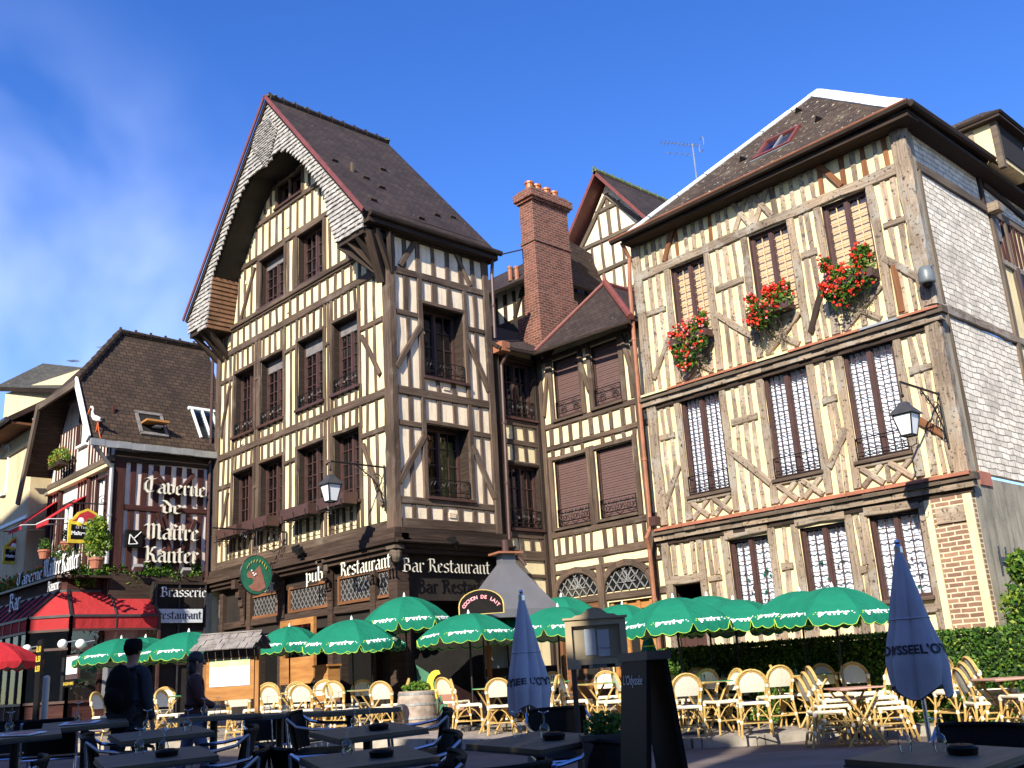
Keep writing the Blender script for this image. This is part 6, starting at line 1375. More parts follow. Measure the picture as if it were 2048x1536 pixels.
# globe lamps and menu boards on the veranda
for px, py, lb in ((125, 1288, 'white globe lamp on the veranda, left of the pair'), (161, 1288, 'white globe lamp on the veranda, right of the pair'), (54, 1298, 'white globe lamp beside the red parasol')):
    P = hy(VY-.25, px, py); r = empty('globe_lamp', P, lb, 'lamp', 'globe lamps of the veranda'); mb = MB(); mb.ball(P, .105, 'globe_white', 14); mb.build('globe', r, smooth=True); mb = MB(); mb.tube([P+Vector((.05, .0, .02)), P+Vector((.12, .25, .06))], .012, 'zinc', 5); mb.build('arm', r)
P = hy(VY-.06, 144, 1332); r = empty('menu_board', P, 'white menu sheets in a dark case on the veranda front', 'menu board'); mb = MB(); mb.bx(P.x-.36, P.x+.36, P.y, P.y+.05, P.z-.28, P.z+.24, 'brown_paint'); mb.build('case', r); mb = MB(); mb.bx(P.x-.31, P.x+.31, P.y-.012, P.y, P.z-.17, P.z+.2, 'curtain_white'); mb.build('sheets', r)
mb = MB(); put_text(mb, 'ENGLISH MENU', .085, lambda x, y: Vector((P.x+x, P.y-.06, P.z-.4+y)), 'yellow_paint', .003); mb.bx(P.x-.34, P.x+.34, P.y-.05, P.y-.02, P.z-.44, P.z-.3, 'sign_black'); mb.build('strip', r)

# ================================================================== hedges and bush
random.seed(29)
def hedge(a, b, w, h, label, n):
    a, b = Vector(a), Vector(b); d = (b-a); L = d.length; d /= L; s = Vector((-d.y, d.x, 0)); z0 = ground((a+b)/2)+.1; c = (a+b)/2
    r = empty('hedge', (c.x, c.y, z0), label, 'hedge', 'clipped hedges in front of the right-hand house'); mb = MB(); mb.box(Vector((c.x, c.y, z0+h/2)), d*(L/2-.05), s*(w/2-.06), UP*(h/2-.05), 'leaf_dark'); mb.build('core', r); mb = MB()
    def f():
        t = random.random(); u_ = random.uniform(-L/2, L/2); g = random.gauss(0, .018)
        if t < .62: return Vector((c.x, c.y, z0))+d*u_+s*((w/2+g)*(-1 if s.dot(HY) > 0 else 1))+UP*random.uniform(.02, h+.01)
        if t < .9: return Vector((c.x, c.y, z0))+d*u_+s*random.uniform(-w/2, w/2)+UP*(h+g)
        return Vector((c.x, c.y, z0))+d*(L/2*random.choice((-1, 1))+g)+s*random.uniform(-w/2, w/2)+UP*random.uniform(0, h)
    leaves(mb, int(n*.55), f, .034, 'leaf_green'); leaves(mb, int(n*.3), f, .034, 'leaf_dark'); leaves(mb, int(n*.15), f, .03, 'leaf_lime'); mb.build('leaves', r)
h0 = Vector((4.75, 2.2, 0)); h1 = Vector((16.5, 2.2, 0))
ha = hd(18.3, 1330, 1290); hb = hd(15.9, 1790, 1265); hc = hd(14.3, 2200, 1250); ha.z = hb.z = hc.z = 0
hedge(ha, hb, .7, 1.25, 'long clipped green hedge in front of the right-hand house, left part behind the parasols', 15000); hedge(hb+(hc-hb)*.02+HY*-.1, hc, .7, 1.28, 'clipped green hedge in full sun at the right edge', 9000)
bp = hx(11.2, 2040, 1190); bp.z = .2; r = empty('bush', bp, 'large yellow-green bush against the grey plastered side wall', 'bush'); mb = MB()
f = many([blob(bp+Vector(d), a, b, c) for d, a, b, c in (((.1, .3, 1.0), .45, .8, .8), ((.2, .7, 1.7), .45, .7, .6), ((0, -.1, 1.5), .3, .35, .5), ((.3, .1, .5), .5, .6, .5), ((0, .25, 2.2), .2, .25, .3))])
leaves(mb, 1300, f, .06, 'leaf_green'); leaves(mb, 1000, f, .06, 'leaf_lime'); leaves(mb, 500, f, .06, 'leaf_dark'); mb.build('foliage', r); mb = MB()
for k in range(9): mb.tube([bp, bp+Vector((random.uniform(-.1, .2), random.uniform(0, .4), .8)), bp+Vector((random.uniform(-.1, .3), random.uniform(0, .7), 1.6))], [.04, .025, .01], 'timber_dark', 5)
mb.build('stems', r)
P = PD.P(5.35, 2.42, .08); mb = MB(); put_text(mb, 'Hal', .62, lambda x, y: P+UY*(x+.15)+UP*y, 'iron', .012); tag(mb.build('lettering', None, P), 'dark metal letters on the grey side wall above the bush', 'sign')
# ================================================================== parasols
random.seed(41)
def umbrella_proto(r=.93, H_=.5, zt=2.45):
    root = empty('parasol', (0, 0, 0), 'x', 'parasol', 'green parasols of the terrace'); NP = 8
    def edge(a): # radius factor: ribs stick out, panels sag
        k = (a*NP/(2*pi)) % 1; return 1-.05*sin(pi*k)
    def pt(t, a, off=0): k = (a*NP/(2*pi)) % 1; return Vector((cos(a)*r*t*edge(a), sin(a)*r*t*edge(a), zt-H_*(t**2.1)*.95-.05*H_*t-.04*t*sin(pi*k)+off))
    A = [2*pi*i/48 for i in range(48)]; ts = [.02, .12, .25, .4, .55, .7, .85, 1]
    mb = MB(); mb.grid([[pt(t, a) for a in A] for t in ts], 'green_canopy', True); cn = mb.build('canopy', root, smooth=False)
    def vl(a): k = (a*NP/(2*pi)) % 1; return .12+.05*abs(sin(pi*k*3))-(.09 if min(k, 1-k) < .04 else 0)
    mb = MB(); A2 = [2*pi*i/96 for i in range(96)]
    mb.grid([[pt(1, a) for a in A2], [pt(1, a)*1.0+Vector((cos(a)*.012, sin(a)*.012, -vl(a)*.5)) for a in A2], [pt(1, a)+Vector((cos(a)*.02, sin(a)*.02, -vl(a))) for a in A2]], 'green_canopy', True); mb.build('valance', cn)
    mb = MB(); mb.tube([pt(1, a)+Vector((cos(a)*.022, sin(a)*.022, -vl(a))) for a in A2], .006, 'lime_print', 4, close=True); mb.build('trim', cn)
    mb = MB(); mb.grid([[pt(t, a, -.025)*1 for a in A] for t in ts[:-1]+[.985]], 'under_canopy', True); mb.grid([[pt(.975, a, -.01) for a in A2], [pt(.975, a, -vl(a)*.98) for a in A2]], 'under_canopy', True); mb.build('lining', cn)
    mb = MB()
    for i in range(NP):
        a0 = 2*pi*(i+.5)/NP; c = pt(.98, a0); ra = Vector((cos(a0), sin(a0), 0)); ta = Vector((-sin(a0), cos(a0), 0))
        sl_ = (pt(1, a0)-pt(.75, a0)).normalized(); nn = ta.cross(-sl_); nn = nn if nn.z > 0 else -nn
        fn = lambda x, y: pt(.99, a0)+ta*x-sl_*(y+.02)+nn*.012
        put_text(mb, 'perrier', .15, fn, 'white_print', .008)
        for k in range(5): x = -.28+.03*k if k < 3 else .26+.03*(k-3); mb.ball(fn(x, .02+.04*(k % 2)), .016, 'lime_print' if k < 3 else 'white_print', 5)
    mb.build('print', cn)
    mb = MB()
    for i in range(NP): a = 2*pi*i/NP; mb.tube([pt(.03, a, -.04), pt(.5, a, -.04), pt(.97, a, -.04)], .007, 'iron', 4); mb.tube([pt(.55, a, -.04), Vector((0, 0, zt-.55))], .006, 'iron', 4)
    mb.build('ribs', root); mb = MB(); mb.tube([(0, 0, .05), (0, 0, zt+.02)], .019, 'iron', 8); mb.build('pole', root); mb = MB(); mb.lathe((0, 0, zt), [(.03, -.01), (.022, .03), (.012, .07), (.001, .09)], 'white_metal', 8); mb.build('finial', root)
    mb = MB(); mb.lathe((0, 0, 0), [(.24, 0), (.24, .05), (.1, .08), (.04, .1), (.035, .22), (.02, .22)], 'lead_dark', 14); mb.build('base', root)
    return root
UM = umbrella_proto()
def um(px, py, D, label, rot=0, s=1, zt=2.45, tilt=0):
    P = gp(px, D); t = hd(D, px, py).z; sz = (t-P.z)/zt; o = place(UM, P, rot, label, None, (s, s, sz)); o.rotation_euler = (tilt+random.uniform(-.035, .035), tilt*.5+random.uniform(-.035, .035), rot); return o
um(240, 1277, 21.2, 'leftmost green parasol beside the red veranda', .2)
um(281, 1275, 22.6, 'green parasol half hidden behind the leftmost one', .5)
um(374, 1264, 20.6, 'green parasol just left of the shingle-roofed menu stand', .3)
um(580, 1253, 22.0, 'green parasol just right of the shingle-roofed menu stand', .1, .85)
um(708, 1239, 20.0, 'tilted green parasol left of the barrel, fourth from the left', .35, 1, 2.45, .06)
um(745, 1252, 22.2, 'green parasol showing under the tilted one near the barrel', .6, .8)
um(818, 1193, 20.6, 'tall green parasol standing over the barrel at the house corner', .0, 1.0)
um(944, 1226, 18.9, 'big green parasol in front of the grey hood, nearest in the middle', .3, 1.03)
um(1022, 1229, 21.0, 'green parasol behind the closed blue one, below the grey hood', .1, .85)
um(1133, 1193, 21.5, 'green parasol under the arched fanlights', .2, 1.0)
um(1118, 1213, 19.0, 'green parasol between the closed blue one and the khaki menu case', .5, 1.0)
um(1248, 1208, 20.4, 'green parasol just right of the khaki menu case', .2, .9)
um(1369, 1194, 15.9, 'large green parasol in front of the brown door of the right-hand house', .15, .95)
um(1427, 1191, 17.3, 'green parasol behind the large one by the brown door', .4, .95)
um(1479, 1198, 16.7, 'green parasol with a white lit panel in front of the first ground-floor window', .39, 1.0)
um(1612, 1181, 15.9, 'green parasol under the middle ground-floor window, second from the right', .3, .92)
um(1682, 1173, 15.3, 'rightmost green parasol, beside the closed blue one', .1, .97)
# red parasol
def recolor_um(mat):
    src = UM; r = src.copy(); COL.objects.link(r)
    def rec(s, d):
        for ch in s.children:
            if ch.name.startswith('print') or ch.name.startswith('trim'): continue
            c = ch.copy(); COL.objects.link(c); c.parent = d
            if any(m and m.name == 'green_canopy' for m in ch.data.materials): c.data = ch.data.copy(); c.data.materials[0] = MAT[mat]
            rec(ch, c)
    rec(src, r); return r
r = recolor_um('red_canopy'); P = gp(-22, 19.6); r.location = P; r.rotation_euler = (0, 0, .3); r.scale = (1, 1, (hd(19.6, -22, 1284).z-P.z)/2.45); r['label'] = 'red parasol at the left edge in front of the veranda'; r['group'] = 'red parasol'
# closed parasols
def closed(P, z0, z1, R_, mat, label, text=None, ph=0, nf=7, grp=None, tm='navy_print', polez=0):
    P = Vector(P); r = empty('closed_parasol', P, label, 'parasol', grp); H_ = z1-z0; N = 84
    def rad(t, a): # t 0 top .. 1 bottom
        b = .02+R_*(t**.85); b *= 1-.22*max(0, t-.8)/.2; fold = (abs(sin(a*nf*.5+ph+1.4*t))**.7*2-1)*.55+.45*sin(a*(nf-3)-ph*2-.9*t); return b*(1+.34*min(1, t*2.2)*fold)*(1-.1*math.exp(-((t-.5)/.06)**2))
    def pt(t, a): 
        w = .06*max(0, t-.72)/.28*sin(a*nf*.5+ph); return P+Vector((cos(a)*rad(t, a), sin(a)*rad(t, a), z1-H_*(t+w*.8)))
    ts = [0, .03, .08, .15, .25, .35, .45, .55, .64, .72, .79, .85, .9, .95, 1]
    mb = MB(); mb.grid([[pt(t, 2*pi*i/N) for i in range(N)] for t in ts], mat, True); c = mb.build('cloth', r, smooth=True)
    mb = MB(); mb.grid([[pt(.98, 2*pi*i/N)*1 for i in range(N)], [P+(pt(.9, 2*pi*i/N)-P)*1-Vector((pt(.9, 2*pi*i/N)-P).xy.to_3d())*.45+UP*.1 for i in range(N)]], mat, True); mb.build('lining', c, smooth=True)
    mb = MB(); mb.tube([pt(1, 2*pi*i/N) for i in range(N)], .006, tm, 4, close=True); mb.build('hem', c)
    if text:
        mb = MB()
        for (s, a0, tt) in text:
            fn = lambda x, y: (lambda a, t: P+(pt(t, a)-P)+Vector((cos(a), sin(a), 0))*.008)(a0+x/(R_*.95), tt-y/H_)
            put_text(mb, s, .105 if H_ > 1 else .07, fn, tm, .003)
        mb.build('lettering', c)
    mb = MB(); mb.tube([pt(.5, 2*pi*i/N)+Vector((cos(2*pi*i/N), sin(2*pi*i/N), 0))*.006 for i in range(0, N, 2)], .011, tm if tm == 'lime_print' else 'blue_canopy', 5, close=True); mb.build('strap', c)
    mb = MB(); mb.tube([P+UP*polez, P+UP*(z1+.03)], .02 if H_ > 1 else .014, 'alu_blue', 8); mb.build('pole', r); mb = MB(); mb.ball(P+UP*(z1+.05), .028, 'alu_blue', 8); mb.lathe(P+UP*z1, [(.035, -.05), (.035, .01), (.02, .03)], 'alu_blue', 10); mb.build('finial', r)
    mb = MB(); mb.lathe(P+UP*polez, [(.25, 0), (.25, .05), (.06, .08), (.03, .25)], 'lead_dark', 14); mb.build('base', r); return r
af = atan2(-HY.y, -HY.x)
P = gp(1052, 11.6, 0); zz = hd(11.6, 1050, 1192).z-P.z
closed(P, zz-1.24, zz, .225, 'blue_canopy', 'closed blue parasol in the middle, in front of the grey hood', (("L'ODYSSEE", af+1.35, .78), ("L'ODYSSEE", af-1.15, .78), ), .6, 6, 'closed blue parasols')
P = gp(1838, 9.0, 0); zz = hd(9.0, 1824, 1094).z-P.z
o = closed(P, zz-1.23, zz, .225, 'blue_canopy', 'closed blue parasol at right, in front of the brick pier', (("L'ODYSSEE", af+1.0, .74), ("L'ODYSSEE", af-1.35, .74)), 2.0, 5, 'closed blue parasols')
o.rotation_euler = (-.0, .0, 0)
P = gp(1303, 16.8); zz = hd(16.8, 1304, 1257).z-P.z
closed(P, zz-.55, zz, .13, 'green_canopy', 'small closed green parasol beside the black chalkboard', None, .3, 5, 'closed green parasol', 'lime_print')

# ================================================================== bistro chairs and tables
def bistro_chair():
    r = empty('bistro_chair', (0, 0, 0), 'x', 'chair', 'rattan bistro chairs'); R_ = .0165
    mb = MB(); mb.grid([[Vector((x, y, .455+.012*(1-(x/.2)**2))) for x in (-.2, -.1, 0, .1, .2)] for y in (-.2, -.1, 0, .1, .19)], 'mesh_cream'); mb.tube([(-.2, -.2, .45), (.2, -.2, .45), (.21, 0, .45), (.19, .19, .45), (-.19, .19, .45), (-.21, 0, .45)], .024, 'wrap_white', 8, close=True); mb.build('seat', r)
    for s in (-1, 1):
        mb = MB(); mb.tube([(s*.2, -.2, .46), (s*.215, -.215, .22), (s*.225, -.235, 0)], R_, 'rattan', 6); mb.ball((s*.2, -.2, .42), .03, 'wrap_white', 6, (1, 1, 1.4)); mb.ball((s*.215, -.215, .2), .026, 'wrap_white', 6, (1, 1, 1.5)); mb.build('leg', r)
        mb = MB(); mb.tube([(s*.185, .19, .46), (s*.2, .22, .22), (s*.21, .27, 0)], R_, 'rattan', 6); mb.ball((s*.185, .19, .42), .03, 'wrap_white', 6, (1, 1, 1.4)); mb.ball((s*.2, .22, .2), .026, 'wrap_white', 6, (1, 1, 1.5)); mb.build('leg', r)
    def hoop(k, dy=0):
        pts = [Vector((-.185*k, .19+dy, .46)), Vector((-.2*k, .21+dy, .6))]
        for i in range(11): t = pi*i/10; pts.append(Vector((-cos(t)*.215*k, .245+dy+.05*sin(t), .7+sin(t)*.2*k)))
        pts += [Vector((.2*k, .21+dy, .6)), Vector((.185*k, .19+dy, .46))]; return pts
    mb = MB(); mb.tube(hoop(1), .017, 'rattan', 6); mb.tube(hoop(.86), .012, 'rattan', 6); mb.tube([p+Vector((0, .016, .012)) for p in hoop(.94)[2:-2]], .014, 'rattan', 5)
    for s in (-1, 1): mb.ball((s*.205, .235, .69), .032, 'wrap_white', 6, (1, 1, 1.6)); mb.ball((s*.185, .2, .53), .024, 'wrap_white', 6, (1, 1, 1.3))
    mb.build('back_frame', r)
    mb = MB(); h = hoop(.84)[1:-1]; n = len(h); 
    rows = [[h[i].lerp(h[n-1-i], t)+Vector((0, .015*sin(pi*t), 0)) for t in (0, .25, .5, .75, 1)] for i in range(n//2)]; mb.grid(rows, 'mesh_cream'); mb.build('backrest', r)
    mb = MB()
    for s in (-1, 1):
        for a, b in (((s*.215, -.215, .2), (s*.03, -.2, .4)), ((s*.2, .22, .2), (s*.03, .19, .4)), ((s*.215, -.215, .22), (s*.205, -.03, .4)), ((s*.2, .22, .22), (s*.2, .03, .4))): mb.tube([a, Vector(a).lerp(Vector(b), .6)+Vector((0, 0, .03)), b], .0095, 'rattan', 5)
        mb.tube([(s*.215, -.215, .19), (s*.2, .22, .19)], .011, 'rattan', 5)
    mb.tube([(-.215, -.215, .19), (.215, -.215, .19)], .011, 'rattan', 5); mb.tube([(-.2, .22, .19), (.2, .22, .19)], .011, 'rattan', 5); mb.build('stretcher', r)
    return r
BC = bistro_chair()
def chair(px, D, a, label, raised=.13, s=1.0, dz=0): P = gp(px, D, raised); P.z += dz; return place(BC, P, camyaw(a), label, None, s)
CH_ = [ # px, distance, heading (0 = facing viewer, 90 = seat towards the right), label
 (1499, 14.9, 172, 'rattan chair seen from behind, alone near the kerb right of centre'), (1362, 14.9, 185, 'rattan chair seen from behind, partly covered by the black chalkboard'),
 (1583, 16.2, 80, 'rattan chair facing right beside the long green table'), (1395, 16.4, 200, 'rattan chair at the green table behind the chalkboard'), (1412, 17.2, 20, 'shaded rattan chair against the left end of the hedge'),
 (1462, 17.2, 10, 'shaded rattan chair left of the second pole by the hedge'), (1530, 17.4, 0, 'rattan chair in deep hedge shade, middle of three'), (1560, 17.2, -15, 'rattan chair in deep hedge shade, right of three'), (1355, 17.6, 30, 'dark rattan chair at the dark gap left of the hedge'),
 (1222, 17.2, -75, 'rattan chair facing left beside the khaki menu case'), (1152, 18.0, 75, 'rattan chair facing right at the table left of the khaki menu case'), (1213, 18.6, 0, 'pale rattan chair under the khaki menu case'), (1275, 19.0, -40, 'rattan chair between the menu case and the chalkboard'),
 (997, 17.7, 178, 'rattan chair seen from behind, left of the closed blue parasol'), (935, 18.4, 95, 'rattan chair facing right at the small table near the barrel'), (1040, 18.2, -160, 'rattan chair behind the closed blue parasol'), (1085, 18.4, 150, 'rattan chair right of the closed blue parasol foot'), (1015, 20.4, 10, 'rattan chair facing forward below the grey hood'), (1120, 20.2, 30, 'small distant rattan chair under the arched fanlights'),
 (772, 18.6, 165, 'large-looking rattan chair just left of the barrel'), (785, 19.4, -80, 'rattan chair facing left, tucked behind the one by the barrel'), (722, 20.2, 5, 'rattan chair facing the viewer in front of the arched doorway'), (676, 20.0, 170, 'rattan chair with its back to the viewer left of the arched doorway'), (643, 21.2, 0, 'rattan chair in front of the orange door frame'), (612, 18.8, 172, 'rattan chair seen from behind right of the shingle-roofed stand'), (592, 20.6, 10, 'rattan chair under the small green parasol pole'), (556, 18.9, 160, 'dark-backed rattan chair close to the shingle-roofed stand'), (540, 20.8, 20, 'rattan chair facing forward behind the stand'),
 (487, 18.0, 175, 'rattan chair seen through the legs of the shingle-roofed stand'), (350, 19.0, 75, 'sunlit rattan chair between the two standing people'), (222, 19.2, 80, 'sunlit rattan chair left of the man with the backpack'), (305, 19.8, 160, 'rattan chair just right of the man with the backpack'), (322, 20.6, 0, 'rattan chair further back between the two people'), (440, 19.4, -70, 'rattan chair under the shingle-roofed stand at left'),
 (1628, 16.6, 15, 'rattan chair behind the pair of stacks, at the hedge, leftmost'), (1668, 15.6, 20, 'rattan chair facing the viewer behind the pink-topped table, left one'), (1722, 15.4, 5, 'rattan chair facing the viewer behind the pink-topped table, middle one'), (1780, 15.5, -60, 'rattan chair turned left behind the pink-topped table'), (1858, 15.1, -150, 'rattan chair behind the right-hand closed parasol pole')]
CH_ += [(905, 19.6, 140, 'rattan chair between the barrel and the first green-topped table'), (1078, 17.6, -95, 'rattan chair facing left just right of the closed blue parasol'), (1262, 17.4, 100, 'rattan chair in the gap left of the black chalkboard'), (1440, 15.6, -70, 'rattan chair facing left at the table beside the chalkboard'), (1330, 16.6, 160, 'rattan chair behind the black chalkboard'), (1545, 15.9, 190, 'rattan chair seen from behind, in front of the dark hedge shade'), (690, 18.4, 110, 'rattan chair facing right in front of the serving stand'), (520, 19.6, -20, 'rattan chair beside the post of the shingle-roofed stand'), (1905, 14.6, 20, 'rattan chair between the right closed parasol and the right-hand stack')]
for px, D, a, lb in CH_: chair(px, D, a, lb)
STK = [(1640, 14.2, 88, 3, 'leaning left of the pink-topped table'), (1768, 14.2, -88, 3, 'leaning right of the pink-topped table'), (1960, 13.9, 88, 3, 'left of the table at the right edge'), (2052, 13.2, -80, 2, 'right of the table at the right edge')]
NM = ('bottom', 'second', 'top')
for px, D, a, n, lb in STK:
    for k in range(n):
        P = gp(px, D, 0); d = Vector((sin(camyaw(a)), -cos(camyaw(a)), 0)); P = P+d*(.075*k); P.z += .07*k
        o = place(BC, P, camyaw(a), '%s rattan chair of the stack %s' % (('bottom', 'upper' if n == 2 else 'middle', 'top')[k], lb))
def bistro_table(top, name):
    r = empty('bistro_table', (0, 0, 0), 'x', 'table', 'bistro tables'); mb = MB(); mb.bx(-.3, .3, -.3, .3, .725, .745, top); mb.build('tabletop', r)
    mb = MB(); mb.tube([(-.3, -.3, .728), (.3, -.3, .728), (.3, .3, .728), (-.3, .3, .728)], .02, 'rattan' if top == 'table_green' else 'table_pink', 6, close=True); mb.build('rim', r)
    for s in (-1, 1):
        for t in (-1, 1): mb = MB(); mb.tube([(t*.25, s*.22, .71), (-t*.26, s*.22, .0)], .016, 'rattan', 6); mb.build('leg', r)
    mb = MB(); mb.tube([(0, -.22, .37), (0, .22, .37)], .013, 'rattan', 5); mb.build('stretcher', r); return r
def goblet(flip=True):
    mb = MB(); pr = [(.028, 0), (.033, .03), (.034, .055), (.026, .08), (.006, .095), (.005, .15), (.008, .158), (.034, .165), (.034, .168)] if flip else [(.034, 0), (.034, .004), (.006, .01), (.005, .07), (.02, .085), (.034, .11), (.033, .15), (.028, .17)]
    mb.lathe((0, 0, 0), pr, 'glass_drink', 12); return mb.build('wine_glass', smooth=True)
GL_ = tag(goblet(), 'x', 'glass', 'upturned wine glasses')
def tumbler():
    mb = MB(); mb.lathe((0, 0, 0), [(.03, 0), (.035, .1), (.03, .1), (.027, .01)], 'glass_drink', 10); mb.build; return mb.build('tumbler', smooth=True)
TU = tag(tumbler(), 'x', 'glass', 'glasses on the green tables')
TG, TP = bistro_table('table_green', ''), bistro_table('table_pink', '')
TBL = [(TG, 992, 18.0, 40, 'green-topped table near the barrel, left of the closed blue parasol', .13, 3), (TG, 1190, 17.6, 20, 'green-topped table under the khaki menu case', .13, 3), (TG, 735, 19.5, 30, 'green-topped table in front of the arched doorway', .13, 2), (TG, 590, 19.6, 10, 'green-topped table right of the shingle-roofed stand', .13, 2), (TG, 1407, 15.7, 35, 'green-topped table just right of the black chalkboard', .13, 3), (TG, 1448, 16.7, 10, 'green-topped table in front of the hedge, beside the chalkboard one', .13, 3), (TG, 1612, 16.0, 5, 'green-topped table against the right half of the hedge', .13, 2), (TG, 1670, 16.4, 5, 'green-topped table in the hedge shade behind the pink one', .13, 3), (TG, 645, 20.4, 20, 'green-topped table in front of the orange door frame', .13, 1), (TG, 330, 20.0, 20, 'green-topped table between the two standing people', .13, 1), (TG, 1105, 19.4, 0, 'green-topped table right behind the closed blue parasol', .13, 2),
       (TP, 1703, 14.1, 5, 'pink-topped table between the two chair stacks', 0, 0), (TP, 2010, 13.4, 5, 'pink-topped table at the right edge', 0, 0)]
gn = 0
for pr_, px, D, a, lb, ra, ng in TBL:
    P = gp(px, D, ra); place(pr_, P, camyaw(a), lb)
    for k in range(ng):
        q = P+HX*(-.16+.16*k)+HY*((k % 2)*.14-.05)+UP*.746; place(TU if k % 2 else GL_, q, 0, '%s glass on the %s' % (('left', 'middle', 'right')[k], lb.replace('green-topped table', 'green table')[:200]))

# ================================================================== dark foreground tables and woven armchairs
def dark_table():
    r = empty('cafe_table', (0, 0, 0), 'x', 'table', 'dark cafe tables in the shade'); mb = MB(); mb.bx(-.34, .34, -.34, .34, .715, .74, 'table_dark'); mb.build('tabletop', r); mb = MB(); mb.bx(-.345, .345, -.345, .345, .7, .714, 'lead_dark'); mb.build('edge_frame', r)
    mb = MB(); mb.tube([(0, 0, .03), (0, 0, .7)], .035, 'iron', 10); mb.build('pedestal', r)
    for k in range(4): a = pi/4+pi/2*k; mb = MB(); mb.tube([(0, 0, .06), (cos(a)*.2, sin(a)*.2, .05), (cos(a)*.34, sin(a)*.34, .015)], [.025, .02, .015], 'iron', 6); mb.build('foot', r)
    return r
def arm_chair():
    r = empty('woven_armchair', (0, 0, 0), 'x', 'chair', 'woven black armchairs with metal arms'); mb = MB(); mb.bx(-.23, .23, -.24, .2, .42, .445, 'weave_black'); mb.build('seat', r)
    mb = MB(); rows = []
    for z, y in ((.46, .2), (.57, .22), (.67, .24), (.76, .27)): rows.append([Vector((sin(t)*.25, y-.07*(1-cos(t))*1.6, z)) for t in [(-1+2*i/8)*1.2 for i in range(9)]])
    mb.grid(rows, 'weave_black'); mb.grid([[p+Vector((0, .018, 0)) for p in q] for q in rows], 'weave_black'); mb.tube(rows[-1], .016, 'weave_black', 6); mb.build('backrest', r)
    for s in (-1, 1):
        mb = MB(); mb.tube([(s*.24, .23, .74), (s*.265, .14, .67), (s*.275, 0, .645), (s*.27, -.18, .635), (s*.25, -.25, .61)], .0135, 'alu_blue', 8); mb.build('arm', r)
        mb = MB(); mb.tube([(s*.25, -.25, .61), (s*.24, -.24, .44), (s*.25, -.26, 0)], .0125, 'alu_blue', 8); mb.build('leg', r)
        mb = MB(); mb.tube([(s*.24, .23, .74), (s*.235, .21, .44), (s*.25, .3, 0)], .0125, 'alu_blue', 8); mb.build('leg', r)
    mb = MB(); mb.tube([(-.24, -.24, .42), (.24, -.24, .42)], .01, 'alu_blue', 6); mb.tube([(-.235, .21, .42), (.235, .21, .42)], .01, 'alu_blue', 6); mb.tube([(-.235, .21, .42), (-.24, -.24, .42)], .009, 'alu_blue', 5); mb.build('rail', r); return r
DT, AC = dark_table(), arm_chair()
def gz(px, py, h, D): # place an object of height h so that its top is seen at py: distance adjusts to the ground there
    for _ in range(12):
        P = gp(px, D, 0); t = hd(D, px, py).z-P.z; D *= (1.12-P.z-h)/max(.02, (1.12-P.z-t)) if abs(t-h) > .005 else 1; D = clamp(D, 3, 16)
    return gp(px, D, 0)
DTS = [(1850, 1487, 5.4, 42, 'dark table at bottom right under the closed blue parasol', 2), (1072, 1460, 6.9, 45, 'dark table in the middle foreground behind the two dark armchairs', 2), (735, 1507, 6.5, 25, 'dark table at the bottom with a black ashtray, centre left', 1), (735, 1463, 7.9, 30, 'dark table behind the bottom centre-left one', 2), (322, 1507, 7.0, 28, 'dark table at the bottom left with a black ashtray', 2), (330, 1466, 8.3, 30, 'dark table behind the bottom left one', 3), (45, 1450, 8.6, 25, 'dark table at the far left carrying red and white menus', 1), (180, 1448, 9.3, 25, 'dark table between the far left one and the back one', 1), (560, 1428, 10.2, 40, 'dark table in front of the shingle-roofed stand', 2), (430, 1432, 9.9, 35, 'dark table below the two standing people', 2), (700, 1432, 9.6, 35, 'dark table in front of the chairs by the barrel', 2)]
random.seed(51)
ash = MB(); ash.lathe((0, 0, 0), [(.07, 0), (.075, .03), (.055, .03), (.05, .01)], 'board_black', 14); ash.lathe((0, 0, .03), [(.075, 0), (.05, .012), (.01, .014)], 'board_black', 14); ASH = tag(ash.build('ashtray'), 'x', 'ashtray', 'black ashtrays')
for i, (px, py, D, a, lb, ng) in enumerate(DTS):
    P = gp(px, D, 0); on_slope(place(DT, P, camyaw(a), lb), camyaw(a), D); SL = SLOPE if D < 9.6 else 0
    short = lb.replace('dark table', 'table')
    for k in range(ng):
        yo = .12-.1*k+random.uniform(-.03, .03); q = P+HX*(-.14+.17*k+random.uniform(-.03, .03))+HY*(yo-.741*SL)+UP*(.741+SL*yo); place(GL_, q, random.random(), '%s upturned glass on the %s' % (('left', 'middle', 'right')[k], short))
    if i in (0, 1, 2, 3, 4): on_slope(place(ASH, P+HX*.09+HY*(-.04-.741*SL)+UP*(.742-.04*SL), 0, 'ashtray on the '+short), 0, D)
mn = MB(); mn.box((0, 0, .004), (.11, 0, 0), (0, .15, 0), (0, 0, .003), 'white_print'); mn.box((0, 0, .0085), (.07, 0, 0), (0, .1, 0), (0, 0, .001), 'sign_red'); MN = tag(mn.build('menu_card'), 'x', 'menu card', 'menu cards on the left tables')
for k, (px, D, dx, lb) in enumerate(((45, 8.6, -.18, 'menu card at the left end of the far left table'), (45, 8.6, .1, 'menu card at the right end of the far left table'), (180, 9.3, 0, 'menu card on the table beside the far left one'))):
    P = gp(px, D, 0); on_slope(place(MN, P+HX*dx+HY*(-.1-.74*SLOPE)+UP*(.745-.1*SLOPE), camyaw(60+20*k), lb), camyaw(60+20*k), D)
